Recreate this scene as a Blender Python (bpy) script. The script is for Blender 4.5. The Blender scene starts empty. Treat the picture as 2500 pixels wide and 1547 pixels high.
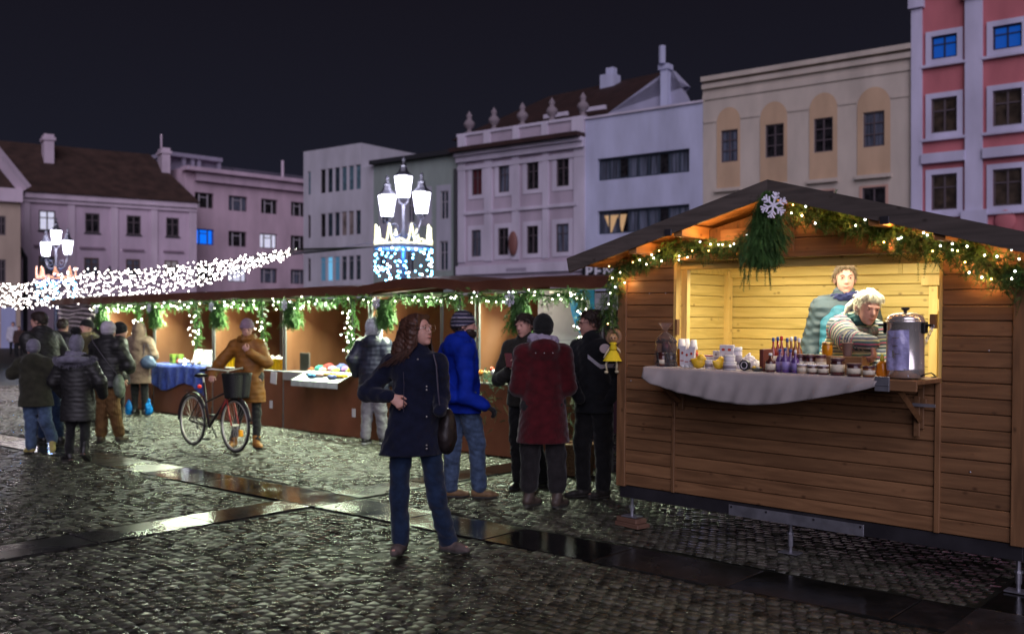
import bpy, math, random
import numpy as np
from mathutils import Vector, Matrix
random.seed(7)
rng = np.random.default_rng(7)
S = bpy.context.scene
FILL_SUN_E = 1.75
C = S.collection
F, EH, HY = 2400.0, 1.63, 790.0          # focal length in photo pixels, eye height, horizon row
R = math.radians

def G(px, py, z=0.0):
    """point at height z seen at this photo position"""
    d = F*(EH-z)/(py-HY)
    return Vector(((px-1250)/F*d, d, z))

def D(px, py, d):
    return Vector(((px-1250)/F*d, d, EH+(HY-py)/F*d))

# ------------------------------------------------------------------ materials
MATS = {}
def mat(name, col=(.5, .5, .5), rough=.8, metal=0., bump=None, var=None, spec=.5, emit=None, es=1., sheen=0., trans=0., coat=0.,
        attr=0., wave=None, sample=True, alpha=1., stretch=None, ior=1.45, varcol=None):
    if name in MATS: return MATS[name]
    m = bpy.data.materials.new(name); m.use_nodes = True
    nt = m.node_tree; N = nt.nodes; L = nt.links
    b = N['Principled BSDF']
    b.inputs['Base Color'].default_value = (*col, 1)
    b.inputs['Roughness'].default_value = rough
    b.inputs['Metallic'].default_value = metal
    b.inputs['Specular IOR Level'].default_value = spec
    b.inputs['IOR'].default_value = ior
    b.inputs['Sheen Weight'].default_value = sheen
    b.inputs['Transmission Weight'].default_value = trans
    b.inputs['Coat Weight'].default_value = coat
    b.inputs['Alpha'].default_value = alpha
    if emit:
        b.inputs['Emission Color'].default_value = (*emit, 1)
        b.inputs['Emission Strength'].default_value = es
    if not sample: m.cycles.emission_sampling = 'NONE'
    tc = N.new('ShaderNodeTexCoord'); co = tc.outputs['Object']
    if stretch:
        mp = N.new('ShaderNodeMapping'); mp.inputs['Scale'].default_value = stretch
        L.new(co, mp.inputs['Vector']); co = mp.outputs['Vector']
    last = None
    if var or varcol:
        sc, am = var or (4, .2)
        n = N.new('ShaderNodeTexNoise'); n.inputs['Scale'].default_value = sc; n.inputs['Detail'].default_value = 5
        L.new(co, n.inputs['Vector'])
        r = N.new('ShaderNodeValToRGB')
        lo = varcol if varcol else tuple(c*(1-am) for c in col)
        hi = col if varcol else tuple(min(1, c*(1+am)) for c in col)
        r.color_ramp.elements[0].position = .32; r.color_ramp.elements[0].color = (*lo, 1)
        r.color_ramp.elements[1].position = .68; r.color_ramp.elements[1].color = (*hi, 1)
        L.new(n.outputs['Fac'], r.inputs['Fac']); last = r.outputs['Color']
    if attr:
        a = N.new('ShaderNodeAttribute'); a.attribute_name = 'rnd'
        mr = N.new('ShaderNodeMapRange'); mr.inputs['To Min'].default_value = 1-attr; mr.inputs['To Max'].default_value = 1+attr
        L.new(a.outputs['Fac'], mr.inputs['Value'])
        mx = N.new('ShaderNodeMix'); mx.data_type = 'RGBA'; mx.blend_type = 'MULTIPLY'; mx.inputs[0].default_value = 1
        if last: L.new(last, mx.inputs[6])
        else: mx.inputs[6].default_value = (*col, 1)
        L.new(mr.outputs['Result'], mx.inputs[7]); last = mx.outputs[2]
    if last: L.new(last, b.inputs['Base Color'])
    if bump or wave:
        bp = N.new('ShaderNodeBump'); bp.inputs['Distance'].default_value = .01
        if wave:
            sc, st, ax = wave
            w = N.new('ShaderNodeTexWave'); w.bands_direction = ax; w.inputs['Scale'].default_value = sc
            w.inputs['Distortion'].default_value = 1.5; w.inputs['Detail'].default_value = 1
            L.new(tc.outputs['Object'], w.inputs['Vector']); L.new(w.outputs['Fac'], bp.inputs['Height']); bp.inputs['Strength'].default_value = st
        else:
            sc, st = bump
            n2 = N.new('ShaderNodeTexNoise'); n2.inputs['Scale'].default_value = sc; n2.inputs['Detail'].default_value = 9 if sc < 25 else 4
            L.new(co, n2.inputs['Vector']); L.new(n2.outputs['Fac'], bp.inputs['Height']); bp.inputs['Strength'].default_value = st
        L.new(bp.outputs['Normal'], b.inputs['Normal'])
    MATS[name] = m
    return m

def wood(name, dark, light, rough=.55, attr=.18, axis=0):
    """boards with stretched grain and knots; axis = direction of the grain"""
    if name in MATS: return MATS[name]
    m = bpy.data.materials.new(name); m.use_nodes = True
    nt = m.node_tree; N = nt.nodes; L = nt.links; b = N['Principled BSDF']
    tc = N.new('ShaderNodeTexCoord'); at = N.new('ShaderNodeAttribute'); at.attribute_name = 'rnd'
    mu = N.new('ShaderNodeVectorMath'); mu.operation = 'SCALE'; mu.inputs[0].default_value = (37., 11., 5.)
    L.new(at.outputs['Fac'], mu.inputs['Scale'])
    ad = N.new('ShaderNodeVectorMath'); ad.operation = 'ADD'
    L.new(tc.outputs['Object'], ad.inputs[0]); L.new(mu.outputs[0], ad.inputs[1])
    mp = N.new('ShaderNodeMapping'); sc = [26., 26., 26.]; sc[axis] = 2.6; mp.inputs['Scale'].default_value = sc
    L.new(ad.outputs[0], mp.inputs['Vector'])
    n = N.new('ShaderNodeTexNoise'); n.inputs['Scale'].default_value = 1.; n.inputs['Detail'].default_value = 6; n.inputs['Distortion'].default_value = .6
    L.new(mp.outputs['Vector'], n.inputs['Vector'])
    mpk = N.new('ShaderNodeMapping'); sk = [10., 10., 10.]; sk[axis] = 6.5; mpk.inputs['Scale'].default_value = sk
    L.new(ad.outputs[0], mpk.inputs['Vector'])
    v = N.new('ShaderNodeTexVoronoi'); v.inputs['Scale'].default_value = 1.; L.new(mpk.outputs['Vector'], v.inputs['Vector'])
    kr = N.new('ShaderNodeValToRGB'); kr.color_ramp.elements[0].position = .04; kr.color_ramp.elements[0].color = (.35, .3, .25, 1)
    kr.color_ramp.elements[1].position = .15; kr.color_ramp.elements[1].color = (1, 1, 1, 1)
    L.new(v.outputs['Distance'], kr.inputs['Fac'])
    r = N.new('ShaderNodeValToRGB')
    r.color_ramp.elements[0].position = .22; r.color_ramp.elements[0].color = (*dark, 1)
    r.color_ramp.elements[1].position = .74; r.color_ramp.elements[1].color = (*light, 1)
    L.new(n.outputs['Fac'], r.inputs['Fac'])
    mx = N.new('ShaderNodeMix'); mx.data_type = 'RGBA'; mx.blend_type = 'MULTIPLY'; mx.inputs[0].default_value = .85
    L.new(r.outputs['Color'], mx.inputs[6]); L.new(kr.outputs['Color'], mx.inputs[7])
    mr = N.new('ShaderNodeMapRange'); mr.inputs['To Min'].default_value = 1-attr; mr.inputs['To Max'].default_value = 1+attr
    L.new(at.outputs['Fac'], mr.inputs['Value'])
    m2 = N.new('ShaderNodeMix'); m2.data_type = 'RGBA'; m2.blend_type = 'MULTIPLY'; m2.inputs[0].default_value = 1
    L.new(mx.outputs[2], m2.inputs[6]); L.new(mr.outputs['Result'], m2.inputs[7])
    L.new(m2.outputs[2], b.inputs['Base Color'])
    b.inputs['Roughness'].default_value = rough
    bp = N.new('ShaderNodeBump'); bp.inputs['Strength'].default_value = .25; bp.inputs['Distance'].default_value = .006
    L.new(n.outputs['Fac'], bp.inputs['Height']); L.new(bp.outputs['Normal'], b.inputs['Normal'])
    MATS[name] = m
    return m

# ------------------------------------------------------------------ mesh builder
class MB:
    def __init__(s): s.v = []; s.f = []; s.r = []; s.g = []; s.M = None
    def add(s, vs, fs, r=None):
        o = len(s.v); s.g.append((o, len(s.f)))
        if s.M is not None: vs = [tuple(s.M @ Vector(p)) for p in vs]
        s.v += [tuple(p) for p in vs]; s.f += [tuple(i+o for i in q) for q in fs]
        r = random.random() if r is None else r
        s.r += [r]*len(fs)
        return s
    def quad(s, a, b, c, d, r=None): return s.add([a, b, c, d], [(0, 1, 2, 3)], r)
    def box(s, x0, x1, y0, y1, z0, z1, r=None):
        vs = [(x0,y0,z0),(x1,y0,z0),(x1,y1,z0),(x0,y1,z0),(x0,y0,z1),(x1,y0,z1),(x1,y1,z1),(x0,y1,z1)]
        return s.add(vs, [(0,3,2,1),(4,5,6,7),(0,1,5,4),(1,2,6,5),(2,3,7,6),(3,0,4,7)], r)
    def cbox(s, x0, x1, y0, y1, z0, z1, c=.004, r=None):
        """box with chamfered edges"""
        vs = []; 
        for z, k in ((z0, c), (z0+c, 0), (z1-c, 0), (z1, c)):
            a0, a1, b0, b1 = x0+k, x1-k, y0+k, y1-k
            vs += [(a0+c,b0,z),(a1-c,b0,z),(a1,b0+c,z),(a1,b1-c,z),(a1-c,b1,z),(a0+c,b1,z),(a0,b1-c,z),(a0,b0+c,z)]
        fs = [tuple(range(7,-1,-1)), tuple(range(24,32))]
        for l in range(3):
            for i in range(8):
                j = (i+1) % 8
                fs.append((l*8+i, l*8+j, l*8+8+j, l*8+8+i))
        return s.add(vs, fs, r)
    def prism(s, poly, y0, y1, r=None):
        """polygon in x,z (counter clockwise seen from -y) extruded along y"""
        n = len(poly)
        vs = [(x, y0, z) for x, z in poly]+[(x, y1, z) for x, z in poly]
        fs = [tuple(range(n)), tuple(range(2*n-1, n-1, -1))]+[(i, i+n, (i+1) % n+n, (i+1) % n) for i in range(n)]
        return s.add(vs, fs, r)
    def tube(s, path, rad, n=8, caps=True, r=None, flat=None):
        P = [Vector(p) for p in path]; m = len(P)
        rs = rad if isinstance(rad, (list, tuple)) else [rad]*m
        vs = []; prev = None
        for i, p in enumerate(P):
            t = (P[min(i+1, m-1)]-P[max(i-1, 0)])
            t = t.normalized() if t.length > 1e-9 else Vector((0, 0, 1))
            if prev is None:
                a = Vector((0, 0, 1)) if abs(t.z) < .9 else Vector((1, 0, 0))
                u = t.cross(a).normalized()
            else:
                u = (prev-t*prev.dot(t)); u = u.normalized() if u.length > 1e-6 else t.orthogonal().normalized()
            prev = u; w = t.cross(u)
            for k in range(n):
                a = 2*math.pi*k/n
                vs.append(tuple(p+(u*math.cos(a)+w*math.sin(a)*(flat or 1))*rs[i]))
        fs = []
        for i in range(m-1):
            for k in range(n):
                k2 = (k+1) % n
                fs.append((i*n+k, i*n+k2, (i+1)*n+k2, (i+1)*n+k))
        if caps: fs += [tuple(range(n-1, -1, -1)), tuple(range((m-1)*n, m*n))]
        return s.add(vs, fs, r)
    def ring(s, c, ax, rad, r, n=32, m=6, rr=None):
        c = Vector(c); ax = Vector(ax).normalized(); u = ax.orthogonal().normalized(); w = ax.cross(u)
        vs = []; fs = []
        for i in range(n):
            a = 2*math.pi*i/n; e = u*math.cos(a)+w*math.sin(a)
            for k in range(m):
                b = 2*math.pi*k/m
                vs.append(tuple(c+e*(rad+r*math.cos(b))+ax*r*math.sin(b)))
        for i in range(n):
            for k in range(m):
                fs.append((i*m+k, ((i+1) % n)*m+k, ((i+1) % n)*m+(k+1) % m, i*m+(k+1) % m))
        return s.add(vs, fs, rr)
    def lathe(s, prof, c=(0, 0, 0), n=20, r=None, sx=1., sy=1.):
        vs = []; fs = []; m = len(prof)
        for rad, z in prof:
            for k in range(n):
                a = 2*math.pi*k/n
                vs.append((c[0]+rad*math.cos(a)*sx, c[1]+rad*math.sin(a)*sy, c[2]+z))
        for i in range(m-1):
            for k in range(n):
                k2 = (k+1) % n
                fs.append((i*n+k, i*n+k2, (i+1)*n+k2, (i+1)*n+k))
        fs += [tuple(range(n-1, -1, -1)), tuple(range((m-1)*n, m*n))]
        return s.add(vs, fs, r)
    def ball(s, c, rx, ry=None, rz=None, n=12, r=None):
        ry = ry or rx; rz = rz or rx
        k = max(4, n//2)
        return s.lathe([(max(1e-4, math.sin(math.pi*i/k)), -math.cos(math.pi*i/k)*rz) for i in range(k+1)], c, n, r, rx, ry)
    def grid(s, fn, nu, nv, r=None):
        vs = [fn(i/nu, j/nv) for i in range(nu+1) for j in range(nv+1)]
        fs = [(i*(nv+1)+j, (i+1)*(nv+1)+j, (i+1)*(nv+1)+j+1, i*(nv+1)+j+1) for i in range(nu) for j in range(nv)]
        return s.add(vs, fs, r)
    def build_each(s, name, m=None, parent=None, smooth=False, n=1):
        """one object for every n shapes added"""
        g = s.g+[(len(s.v), len(s.f))]; out = []
        for i in range(0, len(s.g), n):
            (v0, f0), (v1, f1) = g[i], g[min(i+n, len(s.g))]
            q = MB(); q.v = s.v[v0:v1]; q.f = [tuple(k-v0 for k in f) for f in s.f[f0:f1]]; q.r = s.r[f0:f1]
            out.append(q.build(name, m, parent, smooth))
        return out
    def build(s, name, m=None, parent=None, smooth=False, loc=None, bevel=0, solid=0):
        me = bpy.data.meshes.new(name)
        me.from_pydata(s.v, [], s.f); me.update()
        at = me.attributes.new('rnd', 'FLOAT', 'FACE'); at.data.foreach_set('value', np.array(s.r, dtype=np.float32))
        return link(name, me, m, parent, smooth, loc, bevel, solid)

def link(name, me, m, parent=None, smooth=False, loc=None, bevel=0, solid=0):
    o = bpy.data.objects.new(name, me); C.objects.link(o)
    if m: me.materials.append(m)
    if smooth: me.polygons.foreach_set('use_smooth', np.ones(len(me.polygons), dtype=bool)); me.update()
    if parent: o.parent = parent
    if loc is not None: o.location = loc
    if solid:
        q = o.modifiers.new('solid', 'SOLIDIFY'); q.thickness = solid; q.offset = 0
    if bevel:
        q = o.modifiers.new('bevel', 'BEVEL'); q.width = bevel; q.segments = 2; q.limit_method = 'ANGLE'
    return o

def npmesh(name, V, Fc, m, parent=None, smooth=False, rnd=None):
    """numpy arrays: verts (n,3), faces (m,k)"""
    me = bpy.data.meshes.new(name)
    nv, nf, k = len(V), len(Fc), Fc.shape[1]
    me.vertices.add(nv); me.vertices.foreach_set('co', np.ascontiguousarray(V, dtype=np.float32).ravel())
    me.loops.add(nf*k); me.loops.foreach_set('vertex_index', np.ascontiguousarray(Fc, dtype=np.int32).ravel())
    me.polygons.add(nf); me.polygons.foreach_set('loop_start', np.arange(0, nf*k, k, dtype=np.int32))
    try: me.polygons.foreach_set('loop_total', np.full(nf, k, dtype=np.int32))
    except Exception: pass
    me.update(calc_edges=True)
    if rnd is not None:
        at = me.attributes.new('rnd', 'FLOAT', 'FACE'); at.data.foreach_set('value', rnd.astype(np.float32))
    return link(name, me, m, parent, smooth)

def tag(o, label=None, cat=None, group=None, kind=None):
    if label: o['label'] = label
    if cat: o['category'] = cat
    if group: o['group'] = group
    if kind: o['kind'] = kind
    return o

def thing(name, label, cat, loc=(0, 0, 0), rot=0., group=None, M=None):
    o = bpy.data.objects.new(name, None); C.objects.link(o); o.empty_display_size = .1
    if M is not None: o.matrix_world = M
    else: o.location = loc; o.rotation_euler = (0, 0, rot)
    return tag(o, label, cat, group)

def dup(root, loc=None, rotz=None, label=None, M=None, scale=None):
    r = root.copy(); C.objects.link(r)
    if M is not None: r.matrix_world = M
    if loc is not None: r.location = loc
    if rotz is not None: r.rotation_euler = (0, 0, rotz)
    if scale is not None: r.scale = scale
    if label: r['label'] = label
    for ch in list(root.children):
        c = ch.copy(); C.objects.link(c); c.parent = r
        for g in list(ch.children):
            d = g.copy(); C.objects.link(d); d.parent = c
    return r

def light(kind, loc, energy, col, parent=None, size=.1, rot=None, sy=None, spot=None):
    d = bpy.data.lights.new('lamp_light', kind); d.energy = energy; d.color = col
    if kind == 'AREA':
        d.size = size
        if sy: d.shape = 'RECTANGLE'; d.size_y = sy
    elif kind != 'SUN': d.shadow_soft_size = size
    if spot: d.spot_size = spot; d.spot_blend = .6
    o = bpy.data.objects.new('lamp_light', d); C.objects.link(o); o.location = loc
    if rot: o.rotation_euler = rot
    if parent: o.parent = parent
    return o

# ------------------------------------------------------------------ smooth-blended solids, meshed with surface nets
def smin(a, b, k):
    h = np.clip(.5+.5*(b-a)/k, 0, 1)
    return b+(a-b)*h-k*h*(1-h)
A3 = lambda p: np.array(tuple(p), dtype=np.float64)

def cone(a, b, ra, rb, flat=None, k=.03, op='add'): return ('c', A3(a), A3(b), ra, rb, flat, k, op)
def ell(c, rad, Rm=None, k=.02, op='add'): return ('e', A3(c), A3(rad), Rm, None, None, k, op)

def sdf_mesh(prims, h, cuts=(), noise=None):
    lo = np.full(3, 1e9); hi = -lo
    for p in prims:
        if p[7] != 'add': continue
        if p[0] == 'c': m = max(p[3], p[4]); pts = [p[1]-m, p[1]+m, p[2]-m, p[2]+m]
        else: m = p[2].max(); pts = [p[1]-m, p[1]+m]
        for q in pts: lo = np.minimum(lo, q); hi = np.maximum(hi, q)
    lo -= 3*h+.01; hi += 3*h+.01
    n = np.ceil((hi-lo)/h).astype(int)+1
    ax = [lo[i]+h*np.arange(n[i]) for i in range(3)]
    fld = np.full(n, 1.0, dtype=np.float32)
    for kind, a, b, ra, rb, flat, k, op in prims:
        mg = k+3*h
        if kind == 'c': m = max(ra, rb); l0 = np.minimum(a, b)-m-mg; h0 = np.maximum(a, b)+m+mg
        else: m = b.max(); l0 = a-m-mg; h0 = a+m+mg
        i0 = np.clip(np.floor((l0-lo)/h).astype(int), 0, n-1); i1 = np.clip(np.ceil((h0-lo)/h).astype(int)+1, 1, n)
        if (i1 <= i0).any(): continue
        sl = tuple(slice(i0[i], i1[i]) for i in range(3))
        X, Y, Z = np.meshgrid(ax[0][sl[0]], ax[1][sl[1]], ax[2][sl[2]], indexing='ij')
        P = np.stack([X-a[0], Y-a[1], Z-a[2]], -1)
        if kind == 'c':
            ab = b-a
            if flat is not None:
                f, sc = A3(flat[0]), flat[1]; f = f/np.linalg.norm(f)
                P = P+(P@f)[..., None]*f*(1/sc-1); ab = ab+f*(ab@f)*(1/sc-1)
            else: sc = 1.
            L2 = max(ab@ab, 1e-12)
            t = np.clip((P@ab)/L2, 0, 1)
            d = np.sqrt(((P-t[..., None]*ab)**2).sum(-1))-(ra+(rb-ra)*t)
            if flat is not None: d = d*(.5+.5*sc)
        else:
            if ra is not None: P = P@np.array(ra)      # columns = axes
            q = P/b
            ln = np.sqrt((q**2).sum(-1))
            g = np.sqrt(((q/b)**2).sum(-1))+1e-9
            d = ln*(ln-1)/g
        cur = fld[sl]
        if op == 'add': fld[sl] = smin(cur, d, k)
        else: fld[sl] = -smin(-cur, d, k)
    if noise:
        amp, fr, seed = noise
        rg = np.random.default_rng(seed)
        X, Y, Z = np.meshgrid(*ax, indexing='ij', sparse=True)
        tot = 0
        for i in range(4):
            f = rg.normal(size=3)*fr*(1+.5*i)*np.array([.8, .8, 1.4]); ph = rg.uniform(0, 6.28, 3)
            tot = tot+np.sin(X*f[0]+Y*f[1]+Z*f[2]+ph[0])*np.sin(X*f[1]-Y*f[2]+Z*f[0]+ph[1])/(1+.5*i)
        fld = fld+amp*tot
    for p0, nn in cuts:
        p0 = A3(p0); nn = A3(nn); nn = nn/np.linalg.norm(nn)
        X, Y, Z = np.meshgrid(*ax, indexing='ij', sparse=True)
        fld = np.maximum(fld, (X-p0[0])*nn[0]+(Y-p0[1])*nn[1]+(Z-p0[2])*nn[2])
    return nets(fld, lo, h)

def nets(f, lo, h):
    ins = f < 0
    c = [ins[i:ins.shape[0]-1+i, j:ins.shape[1]-1+j, k:ins.shape[2]-1+k] for i in (0, 1) for j in (0, 1) for k in (0, 1)]
    cnt = sum(x.astype(np.int8) for x in c)
    mix = (cnt > 0) & (cnt < 8)
    idx = np.argwhere(mix)
    vid = np.full(mix.shape, -1, dtype=np.int64); vid[mix] = np.arange(len(idx))
    pos = np.zeros((len(idx), 3)); num = np.zeros(len(idx))
    for ax in range(3):
        o = [a for a in range(3) if a != ax]
        for i in (0, 1):
            for j in (0, 1):
                s0 = np.zeros(3, int); s0[o[0]] = i; s0[o[1]] = j
                s1 = s0.copy(); s1[ax] = 1
                a = f[tuple((idx+s0).T)]; b = f[tuple((idx+s1).T)]
                cr = (a < 0) != (b < 0)
                t = np.where(cr, a/np.where(cr, a-b, 1), 0)
                p = s0+np.zeros((len(idx), 3)); p[:, ax] = t
                pos += np.where(cr[:, None], p, 0); num += cr
    V = lo+h*(idx+pos/np.maximum(num, 1)[:, None])
    faces = []
    for ax in range(3):
        o = [(ax+1) % 3, (ax+2) % 3]
        sl0 = [slice(None)]*3; sl1 = [slice(None)]*3
        sl0[ax] = slice(0, -1); sl1[ax] = slice(1, None)
        A, B = ins[tuple(sl0)], ins[tuple(sl1)]
        e = np.argwhere(A != B)
        e = e[(e[:, o[0]] > 0) & (e[:, o[1]] > 0) & (e[:, o[0]] < ins.shape[o[0]]-1) & (e[:, o[1]] < ins.shape[o[1]]-1)]
        if not len(e): continue
        def at(d0, d1):
            q = e.copy(); q[:, o[0]] += d0; q[:, o[1]] += d1
            return vid[tuple(q.T)]
        q = np.stack([at(-1, -1), at(0, -1), at(0, 0), at(-1, 0)], 1)
        fl = ~A[tuple(e.T)]
        q[fl] = q[fl][:, ::-1]
        faces.append(q[(q >= 0).all(1)])
    return V, np.concatenate(faces)

def cat(*ms):
    V = []; Q = []; o = 0
    for v, f in ms: V.append(v); Q.append(f+o); o += len(v)
    return np.concatenate(V), np.concatenate(Q)

def solid(name, prims, m, parent, h=.012, cuts=(), noise=None, extra=(), fz=None):
    V, Q = cat(sdf_mesh(prims, h, cuts, noise), *extra)
    if fz: V, Q = cat((V, Q), fuzz(V, Q, fz[0], fz[1], fz[2], 3, fz[3]))
    return npmesh(name, V, Q, m, parent, True)

# ------------------------------------------------------------------ fir sprays: many thin needles along short twigs
def sprays(P, Dr, length, nn=9, nl=.022, nw=.0032, seed=0):
    """P (n,3) twig roots, Dr (n,3) unit twig directions -> (V, quads)"""
    rg = np.random.default_rng(seed)
    n = len(P); length = np.broadcast_to(length, n)
    up = rg.normal(size=(n, 3)); sd = np.cross(Dr, up); sd /= np.linalg.norm(sd, axis=1)[:, None]+1e-9
    nr = np.cross(sd, Dr)
    Vs = []; 
    for i in range(nn):
        t = (i+.6)/nn
        for sg in (-1, 1):
            base = P+Dr*(length*t)[:, None]-np.array([0, 0, 1.])*(length*t*t*.25)[:, None]
            nd = sd*sg*.8+Dr*.7+nr*rg.normal(0, .25, (n, 1)); nd /= np.linalg.norm(nd, axis=1)[:, None]
            L = nl*(1-.45*t)*rg.uniform(.7, 1.2, (n, 1))
            tip = base+nd*L
            w = np.cross(nd, nr); w = w/(np.linalg.norm(w, axis=1)[:, None]+1e-9)*nw
            Vs.append(np.stack([base-w*.6, base+w*.6, tip+w*.35, tip-w*.35], 1))
    # twig itself
    w = sd*.0022
    e = P+Dr*length[:, None]-np.array([0, 0, 1.])*(length*.25)[:, None]
    Vs.append(np.stack([P-w, P+w, e+w*.3, e-w*.3], 1))
    V = np.concatenate(Vs).reshape(-1, 3)
    return V, np.arange(len(V)).reshape(-1, 4)

def along(path, n, rg, jitter):
    P = np.array([tuple(p) for p in path]); seg = np.linalg.norm(np.diff(P, axis=0), axis=1); cum = np.concatenate([[0], np.cumsum(seg)])
    s = rg.uniform(0, cum[-1], n); i = np.clip(np.searchsorted(cum, s)-1, 0, len(seg)-1)
    t = ((s-cum[i])/seg[i])[:, None]
    q = P[i]*(1-t)+P[i+1]*t
    return q+rg.normal(0, 1, (n, 3))*jitter

# ------------------------------------------------------------------ people
SKIN = lambda: mat('skin', (.56, .30, .24), .55, var=(30, .08), bump=(160, .12))
def fabric(name, col, sc=220, st=.35, rough=.9, v=.25, sheen=.15):
    return mat(name, col, rough, bump=(13 if sc > 150 else 17, 1.0 if sc > 150 else .9), var=(14, v), sheen=sheen, spec=.2)
def quilt(name, col, sc=5.5, rough=.5):
    return mat(name, col, rough, wave=(sc, 1.0, 'Z'), var=(12, .2), spec=.4)

def lerp(a, b, t): return a+(b-a)*t

def person(label, at, h=1.72, face=0, head=None, pitch=0, tilt=0, pose={}, wear={}, res=.012, bres=None, detail=False, build=1., group=None):
    """at = world point under the feet; pose in metres, picture-aligned axes (x right, y away, z up) relative to at.
    face: 0 looks at the camera, 90 to the right, 180 away."""
    root = thing('person', label, 'person', at, 0, group)
    k = h/1.75
    ph = R(face); lat = np.array([math.cos(ph), math.sin(ph), 0]); fw = np.array([math.sin(ph), -math.cos(ph), 0])
    UP = np.array([0, 0, 1.])
    if head is None: head = face
    sL = -1 if math.cos(ph) > 0 else 1                       # which body side is on the picture's left
    sg = {'L': sL, 'R': -sL}
    def J(key, la, f, z): return A3(pose[key]) if key in pose else (lat*la+fw*f+UP*z)*k
    pel = A3(pose['pel']) if 'pel' in pose else UP*.95*k
    nk = A3(pose['neck']) if 'neck' in pose else UP*1.46*k
    sp = lambda t: pel+(nk-pel)*t                            # 0 pelvis, 1 base of the neck
    j = {}
    for q in 'LR':
        s = sg[q]
        j[q+'hip'] = pel+lat*s*.09*k-UP*.02*k
        j[q+'kn'] = J(q+'kn', s*.10, .02, .50); j[q+'an'] = J(q+'an', s*.105, -.02, .09)
        j[q+'sh'] = A3(pose[q+'sh']) if q+'sh' in pose else nk+lat*s*.175*k*build-UP*.055*k
        j[q+'el'] = J(q+'el', s*.245, -.03, 1.13); j[q+'wr'] = J(q+'wr', s*.25, .06, .88)
        fd = R(pose.get(q+'ft', face)); fdir = np.array([math.sin(fd), -math.cos(fd), 0])
        an = j[q+'an']; heel = an-fdir*.035*k; 
        j[q+'heel'] = np.array([heel[0], heel[1], max(.035, an[2]-.055*k)])
        j[q+'toe'] = A3(pose[q+'toe']) if q+'toe' in pose else np.array([an[0], an[1], 0])+fdir*.155*k+UP*.032
    hp = R(head); hl = np.array([math.cos(hp), math.sin(hp), 0]); hf0 = np.array([math.sin(hp), -math.cos(hp), 0])
    hf = hf0*math.cos(R(pitch))+UP*math.sin(R(pitch)); hu = np.cross(hf, hl)*-1
    hu = np.cross(hl, hf); hu = hu if hu[2] > 0 else -hu
    if tilt:
        a = R(tilt); hl, hu = hl*math.cos(a)+hu*math.sin(a), hu*math.cos(a)-hl*math.sin(a)
    HM = np.stack([hl, hf, hu], 1)
    hc = nk+(A3(pose['headoff']) if 'headoff' in pose else hf0*.025*k+UP*.175*k)
    H = lambda a, b, c: hc+(hl*a+hf*b+hu*c)*k
    E3 = lambda a, b, c: (a*k, b*k, c*k)
    bb = build
    # ---- body
    B = [cone(sp(.15), sp(.8), .13*k*bb, .14*k*bb, (fw, .7)), cone(j['Lhip'], j['Rhip'], .10*k*bb, .10*k*bb, None),
         cone(j['Lsh'], j['Rsh'], .05*k, .05*k), cone(nk-UP*.04*k, hc-hf*.02*k, .056*k, .052*k)]
    for q in 'LR':
        B += [cone(j[q+'hip'], j[q+'kn'], .08*k, .052*k), cone(j[q+'kn'], j[q+'an'], .05*k, .036*k), cone(j[q+'heel'], j[q+'toe'], .033*k, .026*k),
              cone(j[q+'an'], j[q+'heel'], .034*k, .03*k), cone(j[q+'sh'], j[q+'el'], .046*k, .037*k), cone(j[q+'el'], j[q+'wr'], .037*k, .025*k)]
    B += [ell(H(0, -.012, .03), E3(.075, .096, .094), HM, .02), ell(H(0, .038, -.045), E3(.054, .058, .066), HM, .03), ell(H(0, .05, -.01), E3(.058, .048, .08), HM, .02)]
    if detail:
        B += [cone(H(0, .094, .018), H(0, .112, -.02), .008*k, .0125*k, k=.012), ell(H(0, .102, -.026), E3(.017, .012, .009), HM, .008)]
        for s in (-1, 1): B += [ell(H(s*.031, .1, .012), E3(.017, .016, .012), HM, .012, 'sub')]
        for s in (-1, 1): B += [ell(H(s*.031, .086, .012), E3(.0125, .0125, .010), HM, .004), ell(H(s*.03, .094, .031), E3(.022, .008, .006), HM, .012)]
        B += [ell(H(0, .094, -.052), E3(.024, .012, .0055), HM, .006), ell(H(0, .09, -.063), E3(.019, .012, .006), HM, .006), ell(H(0, .078, -.092), E3(.022, .02, .018), HM, .015)]
    else:
        B += [cone(H(0, .094, .015), H(0, .108, -.018), .009*k, .014*k, k=.012), ell(H(0, .078, -.09), E3(.02, .018, .018), HM, .015)]
    for s in (-1, 1): B += [ell(H(s*.077, -.01, -.004), E3(.010, .019, .030), HM, .008)]
    hands = {q: [] for q in 'LR'}
    for q in 'LR':
        W = j[q+'wr']; d = pose.get(q+'hd')
        d = A3(d) if d is not None else (W-j[q+'el']); d = d/np.linalg.norm(d)
        n = pose.get(q+'pn'); n = A3(n) if n is not None else -lat*sg[q]+fw*.3
        n = n-d*(n@d); n = n/np.linalg.norm(n)
        l = np.cross(d, n)*(sg[q]); cu = pose.get(q+'cu', .35)
        g = hands[q]
        g += [cone(W, W+d*.03*k, .026*k, .030*k, (n, .62), .01), cone(W+d*.03*k, W+d*.075*k, .034*k, .036*k, (n, .42), .012)]
        for i, ln in enumerate((.068, .076, .071, .056)):
            b0 = W+d*.085*k+l*(-.030+.020*i)*k; c1 = cu*(1+.12*i)
            e1 = d*math.cos(c1)+n*math.sin(c1); e2 = d*math.cos(2.1*c1)+n*math.sin(2.1*c1); b1 = b0+e1*ln*.52*k
            g += [cone(b0, b1, .0092*k, .0082*k, None, .005), cone(b1, b1+e2*ln*.5*k, .0082*k, .0068*k, None, .003)]
        t0 = W+d*.028*k-l*.026*k; td = d*.62-l*.55+n*.35; td = td/np.linalg.norm(td); t1 = t0+td*.042*k
        t2d = d*.8+n*.45-l*.1; t2d = t2d/np.linalg.norm(t2d)
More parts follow.
